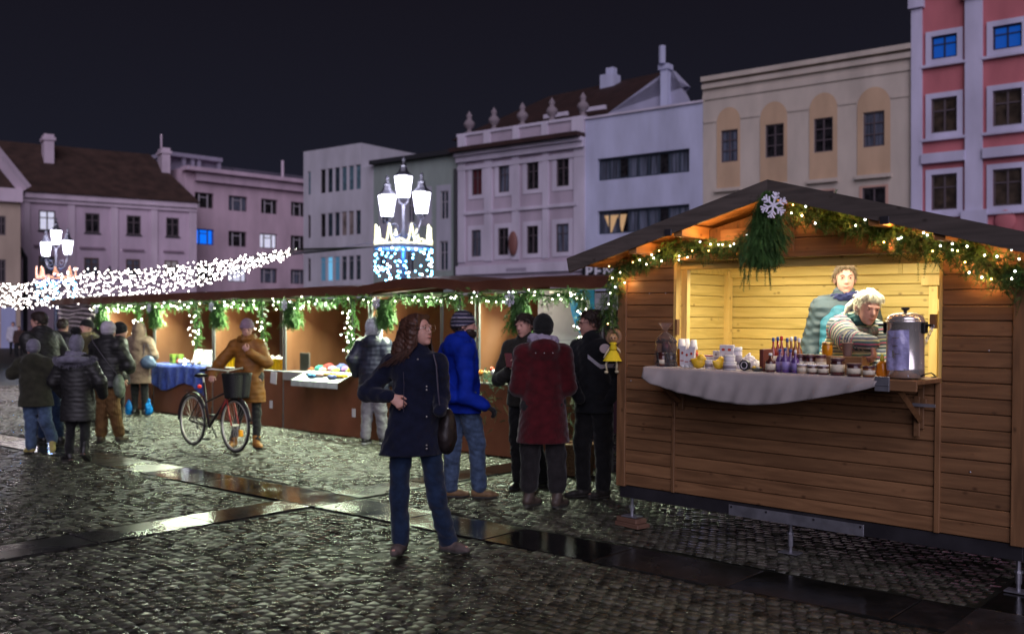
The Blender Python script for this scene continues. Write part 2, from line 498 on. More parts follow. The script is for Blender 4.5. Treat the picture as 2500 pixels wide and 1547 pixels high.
        g += [cone(t0, t1, .014*k, .0105*k, None, .008), cone(t1, t1+t2d*.032*k, .0105*k, .008*k, None, .004)]
    gl = wear.get('gloves')
    if not gl:
        for q in 'LR':
            if q not in wear.get('hide', ''): B += hands[q]
    solid('body', B, wear.get('skin') or SKIN(), root, bres or res)
    if gl:
        for q in 'LR':
            if q in wear.get('hide', ''): continue
            solid('glove', [(p[0], p[1], p[2], p[3]+.004, p[4]+.004, p[5], p[6], p[7]) for p in hands[q]], gl, root, .007)
    # ---- trousers
    tr = wear['trousers']; tm, th, fl = tr[0], tr[1], tr[2]        # material, extra thickness, width at the ankle
    T = [cone(j['Lhip']+UP*.04*k, j['Rhip']+UP*.04*k, .105*k*bb+th*.4, .105*k*bb+th*.4, (fw, .9)), cone(sp(0), sp(.22), .13*k*bb+th*.3, .13*k*bb, (fw, .75))]
    for q in 'LR':
        a = lerp(j[q+'kn'], j[q+'an'], tr[3] if len(tr) > 3 else .93)
        T += [cone(j[q+'hip'], j[q+'kn'], .088*k+th, .06*k+th, None, .03), cone(j[q+'kn'], a, .06*k+th, fl, None, .03)]
    solid('trousers', T, tm, root, res, noise=(.0055, 24, 3+len(label)))
    # ---- shoes
    sm, kind = wear['shoes'][0], wear['shoes'][1]
    for q in 'LR':
        he, to, an = j[q+'heel'], j[q+'toe'], j[q+'an']
        ball = lerp(he, to, .68); dd = (to-he); dd = dd/(np.linalg.norm(dd)+1e-9)
        u = np.cross(np.cross(dd, UP), dd); u /= np.linalg.norm(u)+1e-9
        Sx = [cone(he+u*.008, ball+u*.004, .042*k, .044*k, (u, .9), .02), cone(ball+u*.002, to, .043*k, .032*k, (u, .75), .02), cone(he+u*.02, an+UP*.01, .042*k, .045*k, None, .02)]
        if kind == 'boot': Sx += [cone(an, lerp(an, j[q+'kn'], wear['shoes'][2] if len(wear['shoes']) > 2 else .25), .048*k, .056*k, None, .02)]
        cuts = [((0, 0, .0), (0, 0, -1))] if to[2] < .05 and he[2] < .06 else [(he-u*.036*k, -u)]
        sh = solid('shoe', Sx, sm, root, min(res, .009), cuts=cuts)
        if kind != 'plain':
            so = [cone(he-u*.022, ball-u*.024, .045*k, .047*k, (u, .4), .01), cone(ball-u*.024, to-u*.014, .047*k, .033*k, (u, .4), .01)]
            cuts = [((0, 0, .0), (0, 0, -1))] if to[2] < .05 and he[2] < .06 else []
            solid('sole', so, wear.get('solemat') or mat('sole_rubber', (.03, .028, .025), .7), sh, min(res, .009), cuts=cuts)
    # ---- coat
    ct = wear['coat']; cm = ct['m']; t = ct.get('t', .02); hem = ct['hem']; fl = ct.get('flare', 1.)
    hc2 = A3(ct['hemc']) if 'hemc' in ct else np.array([pel[0], pel[1], 0])
    hemP = np.array([hc2[0], hc2[1], hem-.02])
    Cc = [cone(sp(.3), sp(.78), .145*k*bb+t, .158*k*bb+t, (fw, .72), .05), cone(j['Lsh'], j['Rsh'], .062*k+t*.7, .062*k+t*.7, None, .05),
          cone(sp(.32), hemP, .145*k*bb+t, .185*k*fl*bb+t, (fw, .74), .06), cone(nk-UP*.05*k, nk+UP*.015*k, .085*k+t*.4, .068*k+t*.3, None, .04)]
    for q in 'LR':
        Cc += [cone(j[q+'sh'], j[q+'el'], .06*k+t*.9, .05*k+t*.75, None, .035), cone(j[q+'el'], lerp(j[q+'el'], j[q+'wr'], .93), .05*k+t*.75, .036*k+t*.7, None, .02)]
    if ct.get('collar'): Cc += [cone(nk, nk+UP*.05*k+hf0*.01, .072*k+t*.4, .075*k+t*.4, None, .02)]
    if ct.get('hood'):
        Cc += [ell(nk-fw*.10*k+UP*.0*k, E3(.14, .085, .10), np.stack([lat, fw, UP], 1), .04), ell(nk-fw*.02*k+UP*.02*k, E3(.125, .12, .055), np.stack([lat, fw, UP], 1), .04)]
    co = solid('coat', Cc, cm, root, res, cuts=[((0, 0, hem), (0, 0, -1))], noise=(ct.get('n', .0045), ct.get('nf', 20), len(label)))
    for part, f in ct.get('extra', ()): f(co, locals())
    # ---- head
    if detail:
        eye = mat('eyeball', (.03, .02, .015), .2); lip = mat('lips', (.42, .15, .13), .5)
        for s in (-1, 1):
            b = MB(); b.ball(tuple(H(s*.031, .0945, .013)), .008*k, .006*k, .0055*k, 10); b.build('eye', eye, root, True)
        b = MB()
        b.tube([H(x, .1075-abs(x)*.35, -.057+abs(x)*.05) for x in (-.022, -.011, 0, .011, .022)], [.001, .0035, .004, .0035, .001], 6); b.build('lips', lip, root, True)
    hr = wear.get('hair')
    if hr:
        hm, style = hr[0], hr[1]
        hn = (.004, 70, 5)
        base = [ell(H(0, -.02, .034), E3(.085, .101, .096), HM, .02)]
        if style == 'short':
            solid('hair', base+[ell(H(0, .03, .095), E3(.06, .05, .035), HM, .03)], hm, root, min(res, .009), cuts=[(H(0, .056, .062), hf*.80-hu*.60)], noise=hn, fz=(1400 if detail else 500, .028*k, .0022, H(0, 0, 0)))
        elif style == 'bowl':
            solid('hair', [ell(H(0, -.012, .034), E3(.093, .112, .1), HM, .02)], hm, root, min(res, .009), cuts=[(H(0, .06, .055), hf*.62-hu*.78)], noise=hn, fz=(1600, .034*k, .0024, H(0, 0, 0)))
        else:
            pr = base+[]
            for s in (-1, 1):
                pr += [cone(H(s*.07, -.02, .04), H(s*.085, -.03, -.12), .032*k, .035*k, None, .04)]
            pr += [cone(H(0, -.06, 0), H(0, -.075, -.18), .075*k, .06*k, None, .05)]
            sh = solid('hair', pr, hm, root, min(res, .009), cuts=[(H(0, .062, .05), hf*.97-hu*.25)], noise=(.006, 55, 9), fz=(900, .03*k, .0022, H(0, 0, 0)))
    ht = wear.get('hat')
    if ht:
        bm = ht[1]; zc = ht[3] if len(ht) > 3 else .02
        pr = [ell(H(0, -.012, .04), E3(.094, .114, .112 if ht[0] != 'cone' else .15), HM, .02)]
        rim = sdf_mesh([ell(H(0, -.012, .03), E3(.099, .119, .11), HM, .02)], .009, cuts=[(H(0, .08, zc), hf*.25-hu), (H(0, .08, zc+.045), hu)])
        solid('hat', pr, bm, root, min(res, .009), cuts=[(H(0, .08, zc+.008), hf*.25-hu)], noise=(.002, 60, 2), extra=[rim])
        if ht[0] in ('pom', 'cone'):
            p = H(0, -.02, .19 if ht[0] == 'pom' else .215)
            pv = rng.normal(size=(500, 3)); pv /= np.linalg.norm(pv, axis=1)[:, None]
            V, Q = sprays(p+pv*.02, pv, .045, 2, .012, .002)
            V0, Q0 = sdf_mesh([ell(p, (.045,)*3)], .012)
            npmesh('pompom', *cat((V, Q), (V0, Q0)), ht[2], root)
    sc = wear.get('scarf')
    if sc:
        r0 = sc[1]; ps = []
        for i in range(9):
            a = i/9*2*math.pi; b = (i+1)/9*2*math.pi
            dzs = sc[2] if len(sc) > 2 else 0; f1 = lambda a: nk+(hl*math.cos(a)*(.085+dzs*.5)+hf0*(math.sin(a)*(.085+dzs*.5)+.012))*k+UP*(.045+dzs+.012*math.sin(a+2))*k
            ps.append(cone(f1(a), f1(b), r0, r0*(1+.1*math.sin(i*2.)), None, .02))
        o = solid('scarf', ps, sc[0], root, min(res, .01), noise=(.006, 45, 4))
    return root, locals()

def fuzz(V, Q, n, ln, w, seed, c, down=.6):
    """short loose hairs lifting off a surface"""
    rg = np.random.default_rng(seed); i = rg.integers(0, len(Q), n); A = V[Q[i, 0]]; Bq = V[Q[i, 1]]; Dq = V[Q[i, 3]]
    nr = np.cross(Bq-A, Dq-A); nr /= np.linalg.norm(nr, axis=1)[:, None]+1e-9
    nr *= np.sign((nr*(A-c)).sum(1))[:, None]+1e-9
    d = nr*.30+np.array([0, 0, -down])+rg.normal(0, .38, (n, 3)); d /= np.linalg.norm(d, axis=1)[:, None]
    L = ln*rg.uniform(.5, 1.2, (n, 1)); s = np.cross(d, nr); s /= np.linalg.norm(s, axis=1)[:, None]+1e-9
    p = A+nr*.001; m = p+d*L*.6; e = p+d*L-np.array([0, 0, .25])*L
    W = np.stack([p-s*w, p+s*w, m+s*w*.8, m-s*w*.8, e+s*w*.2, e-s*w*.2], 1).reshape(-1, 3)
    k = np.arange(n)[:, None]*6
    return W, np.concatenate([k+np.array([[0, 1, 2, 3]]), k+np.array([[3, 2, 4, 5]])])

def strands(name, m, parent, roots, ctrl, w=.0022, seed=1, n=5):
    """hair strands: each a narrow ribbon through control points"""
    b = MB(); rg = random.Random(seed)
    for r in roots:
        b.tube(ctrl(r, rg), [w, w, w*.9, w*.7, w*.25][:n], 3, False)
    return b.build(name, m, parent, True)

# ------------------------------------------------------------------ camera, night sky
cam_d = bpy.data.cameras.new('camera'); cam = bpy.data.objects.new('camera', cam_d); C.objects.link(cam); S.camera = cam
cam.location = (0, 0, EH); cam.rotation_euler = (R(90), 0, 0)
cam_d.sensor_width = 36; cam_d.lens = 36*F/2500; cam_d.shift_y = (HY-773.5)/2500
cam_d.clip_end = 2000; cam_d.dof.use_dof = True; cam_d.dof.focus_distance = 7.2; cam_d.dof.aperture_fstop = 1.7
wd = bpy.data.worlds.new('World'); S.world = wd; wd.use_nodes = True
nt = wd.node_tree; bg = nt.nodes['Background']
tc = nt.nodes.new('ShaderNodeTexCoord'); sx = nt.nodes.new('ShaderNodeSeparateXYZ'); rp = nt.nodes.new('ShaderNodeValToRGB')
nt.links.new(tc.outputs['Generated'], sx.inputs[0]); nt.links.new(sx.outputs['Z'], rp.inputs['Fac']); nt.links.new(rp.outputs['Color'], bg.inputs['Color'])
rp.color_ramp.elements[0].position = 0.; rp.color_ramp.elements[0].color = (.0145, .0150, .030, 1)
rp.color_ramp.elements[1].position = .36; rp.color_ramp.elements[1].color = (.0075, .0065, .0108, 1)
e = rp.color_ramp.elements.new(.17); e.color = (.0105, .0107, .0185, 1)
bg.inputs['Strength'].default_value = 1.0
vs = S.view_settings; vs.view_transform = 'Standard'; vs.look = 'None'; vs.exposure = 0; vs.gamma = 1
S.cycles.use_denoising = True; S.cycles.sample_clamp_indirect = 1.6; S.cycles.sample_clamp_direct = 0; S.cycles.max_bounces = 6
S.cycles.use_light_tree = True; S.cycles.caustics_reflective = False; S.cycles.caustics_refractive = False
fill_sun = light('SUN', (-10, -20, 20), FILL_SUN_E, (.88, .81, 1.0)); fill_sun.data.angle = R(55)  # night fill added in place of the square's unseen lamps behind the camera
sd = Vector((-.06, .94, -.50)); fill_sun.rotation_euler = sd.to_track_quat('-Z', 'Y').to_euler()

# ------------------------------------------------------------------ ground: wet setts between granite strips
ga = Vector((.656, .7547, 0)); gb = Vector((.7547, -.656, 0))       # the two directions of the paving
P0 = Vector((-1.765, 8.77, 0))                                      # where the two strips cross (near corner)
gd = mat('ground_joint', (.012, .014, .008), .6, bump=(60, .6), var=(3, .4))
b = MB(); b.quad((-300, -60, -.016), (300, -60, -.016), (300, 400, -.016), (-300, 400, -.016))
tag(b.build('ground', gd), kind='structure')

def wet(name, lo, hi, r0, r1, bsc, bst, attr, spec=.6, psc=.9, p0=.42, p1=.62):
    m = bpy.data.materials.new(name); m.use_nodes = True; nt = m.node_tree; N = nt.nodes; L = nt.links; b = N['Principled BSDF']
    tc = N.new('ShaderNodeTexCoord'); n = N.new('ShaderNodeTexNoise'); n.inputs['Scale'].default_value = 9; n.inputs['Detail'].default_value = 6
    L.new(tc.outputs['Object'], n.inputs['Vector'])
    r = N.new('ShaderNodeValToRGB'); r.color_ramp.elements[0].position = .35; r.color_ramp.elements[0].color = (*lo, 1); r.color_ramp.elements[1].position = .7; r.color_ramp.elements[1].color = (*hi, 1)
    L.new(n.outputs['Fac'], r.inputs['Fac'])
    at = N.new('ShaderNodeAttribute'); at.attribute_name = 'rnd'; mr = N.new('ShaderNodeMapRange'); mr.inputs['To Min'].default_value = 1-attr; mr.inputs['To Max'].default_value = 1+attr
    L.new(at.outputs['Fac'], mr.inputs['Value'])
    mx = N.new('ShaderNodeMix'); mx.data_type = 'RGBA'; mx.blend_type = 'MULTIPLY'; mx.inputs[0].default_value = 1
    L.new(r.outputs['Color'], mx.inputs[6]); L.new(mr.outputs['Result'], mx.inputs[7]); L.new(mx.outputs[2], b.inputs['Base Color'])
    n2 = N.new('ShaderNodeTexNoise'); n2.inputs['Scale'].default_value = psc; n2.inputs['Detail'].default_value = 4
    L.new(tc.outputs['Object'], n2.inputs['Vector'])
    m2 = N.new('ShaderNodeMapRange'); m2.inputs['From Min'].default_value = p0; m2.inputs['From Max'].default_value = p1; m2.inputs['To Min'].default_value = r0; m2.inputs['To Max'].default_value = r1
    ma = N.new('ShaderNodeMath'); ma.operation = 'MULTIPLY_ADD'; ma.inputs[1].default_value = .5; L.new(at.outputs['Fac'], ma.inputs[0]); ms = N.new('ShaderNodeMath'); ms.operation = 'SUBTRACT'; ms.inputs[1].default_value = .25; L.new(n2.outputs['Fac'], ms.inputs[0]); L.new(ms.outputs[0], ma.inputs[2]); L.new(ma.outputs[0], m2.inputs['Value']); L.new(m2.outputs['Result'], b.inputs['Roughness'])
    b.inputs['Specular IOR Level'].default_value = spec
    n3 = N.new('ShaderNodeTexNoise'); n3.inputs['Scale'].default_value = bsc; n3.inputs['Detail'].default_value = 5; n3.inputs['Roughness'].default_value = .6
    L.new(tc.outputs['Object'], n3.inputs['Vector'])
    bp = N.new('ShaderNodeBump'); bp.inputs['Strength'].default_value = bst; bp.inputs['Distance'].default_value = .01
    L.new(n3.outputs['Fac'], bp.inputs['Height']); L.new(bp.outputs['Normal'], b.inputs['Normal'])
    return m
M_sett = wet('wet_sett', (.024, .024, .017), (.085, .084, .064), .12, .32, 95, .6, .45)
M_slab = wet('wet_granite', (.010, .010, .009), (.028, .026, .025), .05, .30, 30, .10, .6, .6, 2.2, .30, .72)

def setts():
    sp = .082; rg = np.random.default_rng(11)
    I, Jn = np.meshgrid(np.arange(-270, 430), np.arange(-220, 400), indexing='ij')
    I = I.ravel(); Jn = Jn.ravel()
    s = I*sp*1.0; t = Jn*sp*.93
    s = s+(Jn % 2)*sp*.5
    # slow waves bend the courses as hand-laid setts do
    t = t+.05*np.sin(s*1.1+1)+.03*np.sin(s*2.3+t*.6)
    s = s+.04*np.sin(t*1.3)
    a = np.array(ga[:2]); bb = np.array(gb[:2])
    # courses run roughly along the strip that falls to the lower right
    XY = np.array(P0[:2])+t[:, None]*a+s[:, None]*bb
    keep = (XY[:, 1] > 4.2) & (XY[:, 1] < 26) & (np.abs(XY[:, 0]) < .58*XY[:, 1]+2.2)
    da = (XY-np.array(P0[:2]))@a; db = (XY-np.array(P0[:2]))@bb
    keep &= ~((da > -.03) & (da < .60)) & ~((db > -.55) & (db < -.0+.03) )
    keep &= ~((db > 5.35) & (db < 5.93))
    XY = XY[keep]; n = len(XY)
    XY = XY+rg.normal(0, .003, (n, 2))
    g = np.array([-1, -.84, .84, 1.]); U, W = np.meshgrid(g, g, indexing='ij')
    U = U.ravel()[None]*rg.uniform(.0355, .0392, (n, 1)); W = W.ravel()[None]*rg.uniform(.0335, .0366, (n, 1))
    U = U+rg.normal(0, .0018, U.shape); W = W+rg.normal(0, .0018, W.shape)
    rot = rg.normal(0, .05, n); cu, su = np.cos(rot)[:, None], np.sin(rot)[:, None]
    U, W = U*cu-W*su, U*su+W*cu
    edge = (np.abs(np.repeat(g, 4)) > .9) | (np.abs(np.tile(g, 4)) > .9)
    tilt = rg.normal(0, .013, (n, 2))
    base = .006*np.sin(XY[:, 0]*1.7+XY[:, 1]*.9)+.005*np.sin(XY[:, 1]*2.3-XY[:, 0])-.004
    z = base[:, None]+U*tilt[:, :1]+W*tilt[:, 1:]+rg.normal(0, .0022, (n, 1))+rg.normal(0, .0012, U.shape)
    z = np.where(edge[None], z-.010-rg.uniform(0, .005, z.shape), z)
    X = XY[:, :1]+U*bb[0]+W*a[0]; Y = XY[:, 1:]+U*bb[1]+W*a[1]
    V = np.stack([X, Y, z], -1).reshape(-1, 3)
    q = np.array([[i*4+j, (i+1)*4+j, (i+1)*4+j+1, i*4+j+1] for i in range(3) for j in range(3)])
    Q = (q[None]+16*np.arange(n)[:, None, None]).reshape(-1, 4)
    # face up
    Q = Q if np.cross(V[Q[0, 1]]-V[Q[0, 0]], V[Q[0, 2]]-V[Q[0, 0]])[2] > 0 else Q[:, ::-1]
    o = npmesh('sett_paving', V, Q, M_sett, None, True, np.repeat(rg.uniform(0, 1, n), 9))
    tag(o, kind='structure')
setts()

def strip(p, d, nrm, n0, n1, L0, w, name, skip=()):
    b = MB()
    for i in range(n0, n1):
        if i in skip: continue
        s0, s1 = i*L0+.004, (i+1)*L0-.004
        h = random.uniform(-.002, .003)
        q = [p+d*s0, p+d*s1, p+d*s1+nrm*w, p+d*s0+nrm*w]
        c = .006; dd = [(d+nrm)*c, (-d+nrm)*c, (-d-nrm)*c, (d-nrm)*c]
        vs = [tuple(x+Vector((0, 0, -.02))) for x in q]+[tuple(x+Vector((0, 0, h-.004))) for x in q]+[tuple(x+e+Vector((0, 0, h))) for x, e in zip(q, dd)]
        fs = [(0, 1, 5, 4), (1, 2, 6, 5), (2, 3, 7, 6), (3, 0, 4, 7), (4, 5, 9, 8), (5, 6, 10, 9), (6, 7, 11, 10), (7, 4, 8, 11), (8, 9, 10, 11)]
        if (q[1]-q[0]).cross(q[3]-q[0]).z < 0: fs = [f[::-1] for f in fs]
        b.add(vs, fs)
    return tag(b.build(name, M_slab), kind='structure')
# strip running to the lower right / upper left, then the one running to the lower left / upper right
strip(P0, gb, ga, -14, 9, 1.02, .54, 'granite_path')
strip(P0-gb*.5, ga, gb, -9, 0, .98, .46, 'granite_path')
strip(P0-gb*.5+ga*.56, ga, gb, 0, 16, .98, .46, 'granite_path')
strip(P0+gb*5.4+ga*.56, ga, gb, -1, 12, .98, .46, 'granite_path')

# ------------------------------------------------------------------ facades
class Fr:
    """vertical plane through two points given as photo column + distance"""
    def __init__(s, pxa, da, vp, off=0.):
        s.O = Vector(((pxa-1250)/F*da, da, 0))
        e = Vector((vp-1250, F, 0)); e = -e if vp < 1250 else e
        s.e = e.normalized(); s.n = Vector((-s.e.y, s.e.x, 0))
        if s.n.y < 0: s.n = -s.n
        s.ang = math.atan2(s.e.y, s.e.x)
    def uz(s, px, py, v=0.):
        d = Vector(((px-1250)/F, 1, 0)); C0 = Vector((0, 0, 0))
        t = (s.O+s.n*v-C0).dot(s.n)/d.dot(s.n); P = d*t-s.O
        return P.dot(s.e), EH+(HY-py)/F*t
    def u(s, px, v=0.): return s.uz(px, 500, v)[0]
    def W(s, u, v, z): p = s.O+s.e*u+s.n*v; return Vector((p.x, p.y, z))

def holed(b, u0, u1, z0, z1, holes, rev=.12, y=0.):
    us = sorted({u0, u1, *[h[0] for h in holes], *[h[1] for h in holes]}); zs = sorted({z0, z1, *[h[2] for h in holes], *[h[3] for h in holes]})
    us = [u for u in us if u0-1e-6 <= u <= u1+1e-6]
    for i in range(len(us)-1):
        for k in range(len(zs)-1):
            cu, cz = (us[i]+us[i+1])/2, (zs[k]+zs[k+1])/2
            if any(h[0] < cu < h[1] and h[2] < cz < h[3] for h in holes): continue
            b.quad((us[i], y, zs[k]), (us[i+1], y, zs[k]), (us[i+1], y, zs[k+1]), (us[i], y, zs[k+1]), .5)
    for a, c, l, t in holes:
        b.quad((a, y, l), (c, y, l), (c, y+rev, l), (a, y+rev, l), .5); b.quad((a, y, t), (a, y+rev, t), (c, y+rev, t), (c, y, t), .5)
        b.quad((a, y, l), (a, y+rev, l), (a, y+rev, t), (a, y, t), .5); b.quad((c, y, l), (c, y, t), (c, y+rev, t), (c, y+rev, l), .5)

def window(parent, h, fm, pm, nx=2, nz=(.62,), fw=.06, rev=.1, name='window', sill=None):
    a, c, l, t = h; y = rev-.06
    b = MB(); b.box(a, a+fw, y, y+.08, l, t); b.box(c-fw, c, y, y+.08, l, t); b.box(a+fw, c-fw, y, y+.08, l, l+fw); b.box(a+fw, c-fw, y, y+.08, t-fw, t)
    for i in range(1, nx):
        x = a+(c-a)*i/nx; b.box(x-fw*.5, x+fw*.5, y+.005, y+.075, l+fw, t-fw)
    for q in nz:
        z = l+(t-l)*q; b.box(a+fw, c-fw, y+.01, y+.07, z-fw*.4, z+fw*.4)
    w = b.build(name, fm, parent)
    p = MB(); p.quad((a, rev, l), (c, rev, l), (c, rev, t), (a, rev, t)); p.build('pane', pm, w)
    if sill:
        q = MB(); q.box(a-.08, c+.08, -.1, rev, l-.09, l-.005); q.build('sill', sill, w)
    return w

def stucco(name, c): return mat(name, c, .9, bump=(3, .3), var=(.8, .15), spec=.2, stretch=(1, 1, .3))
glass_d = mat('dark_glass', (.02, .018, .02), .12, var=(3, .6), spec=.6)
glass_b = mat('bluish_glass', (.03, .045, .06), .12, var=(2.5, .5), spec=.6)
curt = mat('curtained_glass', (.10, .11, .15), .3, var=(2.0, .8), stretch=(5, 1, .25), spec=.6)
gl_white = mat('lit_window', (.3, .3, .35), .5, emit=(.75, .75, .95), es=.75, var=(3, .3))
gl_blue = mat('blue_lit_window', (.02, .1, .4), .5, emit=(.0, .17, 1.0), es=1.0)
gl_cyan = mat('dim_blue_lit_window', (.05, .08, .12), .3, emit=(.10, .32, .55), es=.32)
gl_dblue = mat('deep_blue_lit_window', (.02, .05, .2), .3, emit=(.0, .10, .55), es=.45)
fr_d = mat('dark_window_frame', (.10, .075, .085), .6); fr_l = mat('pale_window_frame', (.42, .38, .42), .6)
tile = mat('roof_tile', (.05, .026, .02), .8, bump=(6, .5), var=(1.2, .35)); tile_r = mat('red_roof_tile', (.036, .015, .013), .8, bump=(6, .5), var=(1.5, .3))
pipe_m = mat('dark_metal_pipe', (.03, .03, .035), .5)

def block(fr, name, label, x0, x1, top, wm, holes, depth=9, zb=0., off=0., cat_='building', roof=None, rev=.1, endpost=True):
    """building standing on frame fr: wall with real openings"""
    root = thing(name, label, cat_, fr.W(0, off, 0), fr.ang)
    b = MB(); holed(b, x0, x1, zb, top, holes, rev)
    b.quad((x0, 0, zb), (x0, 0, top), (x0, depth, top), (x0, depth, zb), .5); b.quad((x1, 0, zb), (x1, depth, zb), (x1, depth, top), (x1, 0, top), .5)
    b.quad((x0, depth, zb), (x0, depth, top), (x1, depth, top), (x1, depth, zb), .5); b.quad((x0, 0, top), (x1, 0, top), (x1, depth, top), (x0, depth, top), .5)
    b.build('wall', wm, root)
    return root

FR = Fr(741, 70.9, -1950)
def rect(fr, x0, x1, y0, y1, v=0.):
    """photo rectangle -> (u0,u1,z0,z1) on the facade"""
    u0 = fr.u(x0, v); u1 = fr.u(x1, v); xm = (x0+x1)/2
    return (u0, u1, fr.uz(xm, y1, v)[1], fr.uz(xm, y0, v)[1])
def crop(cx, cy, sc):
    return lambda x, y=0: (cx+x/sc, cy+y/sc)

# --- white modern block with ribbon of upright windows
c3 = crop(720, 330, 3.877)
H3 = []
for r_, (t0, t1, b0, b1) in enumerate(((322, 277, 549, 518), (741, 712, 963, 944), (1150, 1143, 1385, 1368))):
    for i in range(6):
        x = 240+66.5*i; f = i/5
        H3.append((r_, i, rect(FR, 720+x/3.877, 720+(x+50)/3.877, 330+(t0+(t1-t0)*f)/3.877, 330+(b0+(b1-b0)*f)/3.877)))
    yb = ((345, 560), (752, 970), (1152, 1377))[r_]
    H3.append((r_, 9, rect(FR, 720+119/3.877, 720+149/3.877, 330+yb[0]/3.877, 330+yb[1]/3.877)))
# level the rows
def level(hs):
    z0 = sum(h[2] for h in hs)/len(hs); z1 = sum(h[3] for h in hs)/len(hs)
    return [(h[0], h[1], z0, z1) for h in hs]
hh = []
for r_ in range(3):
    row = [q for q in H3 if q[0] == r_]; lv = level([q[2] for q in row]); hh += [(r_, q[1], l) for q, l in zip(row, lv)]
topz = FR.uz(881, 349)[1]
m_w3 = stucco('grey_white_render', (0.502, 0.479, 0.536))
B3 = block(FR, 'office_building', 'flat roofed grey-white building with rows of narrow upright windows', FR.u(741), FR.u(882), topz, m_w3, [q[2] for q in hh], 22)
for r_, i, h in hh:
    pm = glass_d if i in (0, 9) else glass_b
    if r_ == 0 and i > 2: pm = mat('teal_glass', (.10, .17, .21), .2, var=(3, .3))
    if r_ == 2 and i < 3: pm = gl_cyan
    if r_ == 2 and i == 1: pm = mat('bright_cyan_window', (.1, .3, .4), .4, emit=(.16, .5, .8), es=.75)
    if r_ == 1 and i in (3, 4): pm = mat('beige_curtain_glass', (.2, .16, .15), .4, var=(2, .5))
    window(B3, h, fr_l, pm, 1, (.8,) if r_ == 2 else (), .035)
lo3 = MB(); lo3.box(FR.u(882), FR.u(912), -.02, 6, 0, FR.uz(897, 400)[1]-.2); lo3.build('side_bay', m_w3, B3)

# --- pale green narrow house behind the lamp
zt = FR.uz(1010, 389)[1]; c_g = stucco('grey_green_render', (0.285, 0.331, 0.308)); c_gl = stucco('pale_lilac_render', (0.410, 0.399, 0.467))
H4 = level([rect(FR, 1076, 1095, 468, 537), rect(FR, 995, 1012, 473, 541), rect(FR, 930, 948, 482, 548)])+level([rect(FR, 1074, 1094, 590, 661), rect(FR, 992, 1010, 594, 663), rect(FR, 926, 944, 598, 666)])
B4 = block(FR, 'town_house', 'narrow grey-green house behind the lit three-headed lamp', FR.u(912), FR.u(1119), zt, c_g, H4, 10)
for h in H4: window(B4, h, fr_l, glass_b, 2, (.62,), .06)
b = MB()
for (xa, xb) in ((925, 958), (962, 1001), (1018, 1055), (1066, 1102)):
    u0, u1 = FR.u(xa), FR.u(xb); za, zb_ = 8, zt-1.9
    hs = [h for h in H4 if h[0] > u0-.5 and h[1] < u1+.5]
    holed(b, u0, u1, za, zb_, [(max(h[0], u0+.02), min(h[1], u1-.02), h[2], h[3]) for h in hs], .01, -.03)
b.build('wall_panel', c_gl, B4)
b = MB(); b.box(FR.u(912), FR.u(1119), -.45, .1, zt-.05, zt+.22); b.build('cornice', pipe_m, B4)
b = MB(); b.tube([(FR.u(1116), -.15, 0), (FR.u(1116), -.15, zt-1)], .13, 8); b.build('downpipe', pipe_m, B4)

# --- baroque four-bay house with parapet and urns
c4 = crop(1080, 130, 2.653); X = lambda x: 1080+x/2.653; Y4 = lambda y: 130+y/2.653
rowA = [(192, 258, 748, 915), (365, 435, 728, 900), (548, 625, 705, 885), (740, 822, 680, 862)]
rowB = [(190, 252, 1142, 1310), (362, 430, 1130, 1305), (548, 622, 1120, 1300), (738, 820, 1108, 1295)]
HA = level([rect(FR, X(a), X(b_), Y4(c), Y4(d)) for a, b_, c, d in rowA]); HB = level([rect(FR, X(a), X(b_), Y4(c), Y4(d)) for a, b_, c, d in rowB])
m5 = stucco('lilac_render', (0.456, 0.376, 0.456)); m5t = stucco('pale_trim', (0.593, 0.536, 0.638))
zc = FR.uz(1276, 347)[1]; zp = FR.uz(1276, 312)[1]; ua, ub = FR.u(1119), FR.u(1429)
B5 = block(FR, 'town_house', 'lilac four-bay house with stone urns along its parapet', ua, ub, zc, m5, HA+HB, 12)
for i, h in enumerate(HA+HB): window(B5, h, fr_d, mat('red_blind_glass', (.09, .02, .025), .4) if i == 0 else curt if i % 3 == 1 else glass_d, 2, (.66,), .06)
b = MB()
for h in HA+HB:
    for q in ((h[0]-.28, h[0], h[2]-.25, h[3]+.28), (h[1], h[1]+.28, h[2]-.25, h[3]+.28), (h[0], h[1], h[3], h[3]+.28), (h[0], h[1], h[2]-.25, h[2])): b.box(q[0], q[1], -.045, .02, q[2], q[3])
b.build_each('window_surround', m5t, B5, n=4)
b = MB(); pil = [(105, 150), (275, 325), (455, 500), (652, 690), (855, 925)]
for a, c in pil: b.box(FR.u(X(a)), FR.u(X(c)), -.09, .02, FR.uz(1276, Y4(1335))[1], zc-.3)
b.build_each('pilaster', m5t, B5)
b = MB()
zl = FR.uz(X(600), Y4(1000))[1]
for h in HB: b.box(h[0]-.65, h[1]+.65, -.14, .02, zl-.10, zl+.10)
for h in HA: b.box(h[0]-.5, h[1]+.5, -.09, .02, h[3]+.55, h[3]+.68)
z6 = FR.uz(1276, Y4(1400))[1]; b.box(ua, ub, -.25, .02, z6-.2, z6+.35)
b.build_each('window_ledge', m5t, B5)
b = MB(); b.box(ua, ub, -.5, .1, zc-.45, zc-.22); b.box(ua, ub, -.3, .1, zc-.8, zc-.45); b.box(ua, ub, -.12, .1, zc-1.3, zc-1.05); b.build('cornice', m5t, B5)
b = MB(); b.box(ua, ub, -.95, .3, zc-.22, zc+.02); b.build('cornice_tiles', tile_r, B5)
b = MB(); b.box(ua, ub, -.1, .3, zc+.02, zp); b.build('parapet', m5, B5)
b = MB()
for a, c in ((115, 160), (280, 320), (468, 505), (655, 692), (850, 925)): b.box(FR.u(X(a)), FR.u(X(c)), -.25, .4, zc+.02, zp+.08)
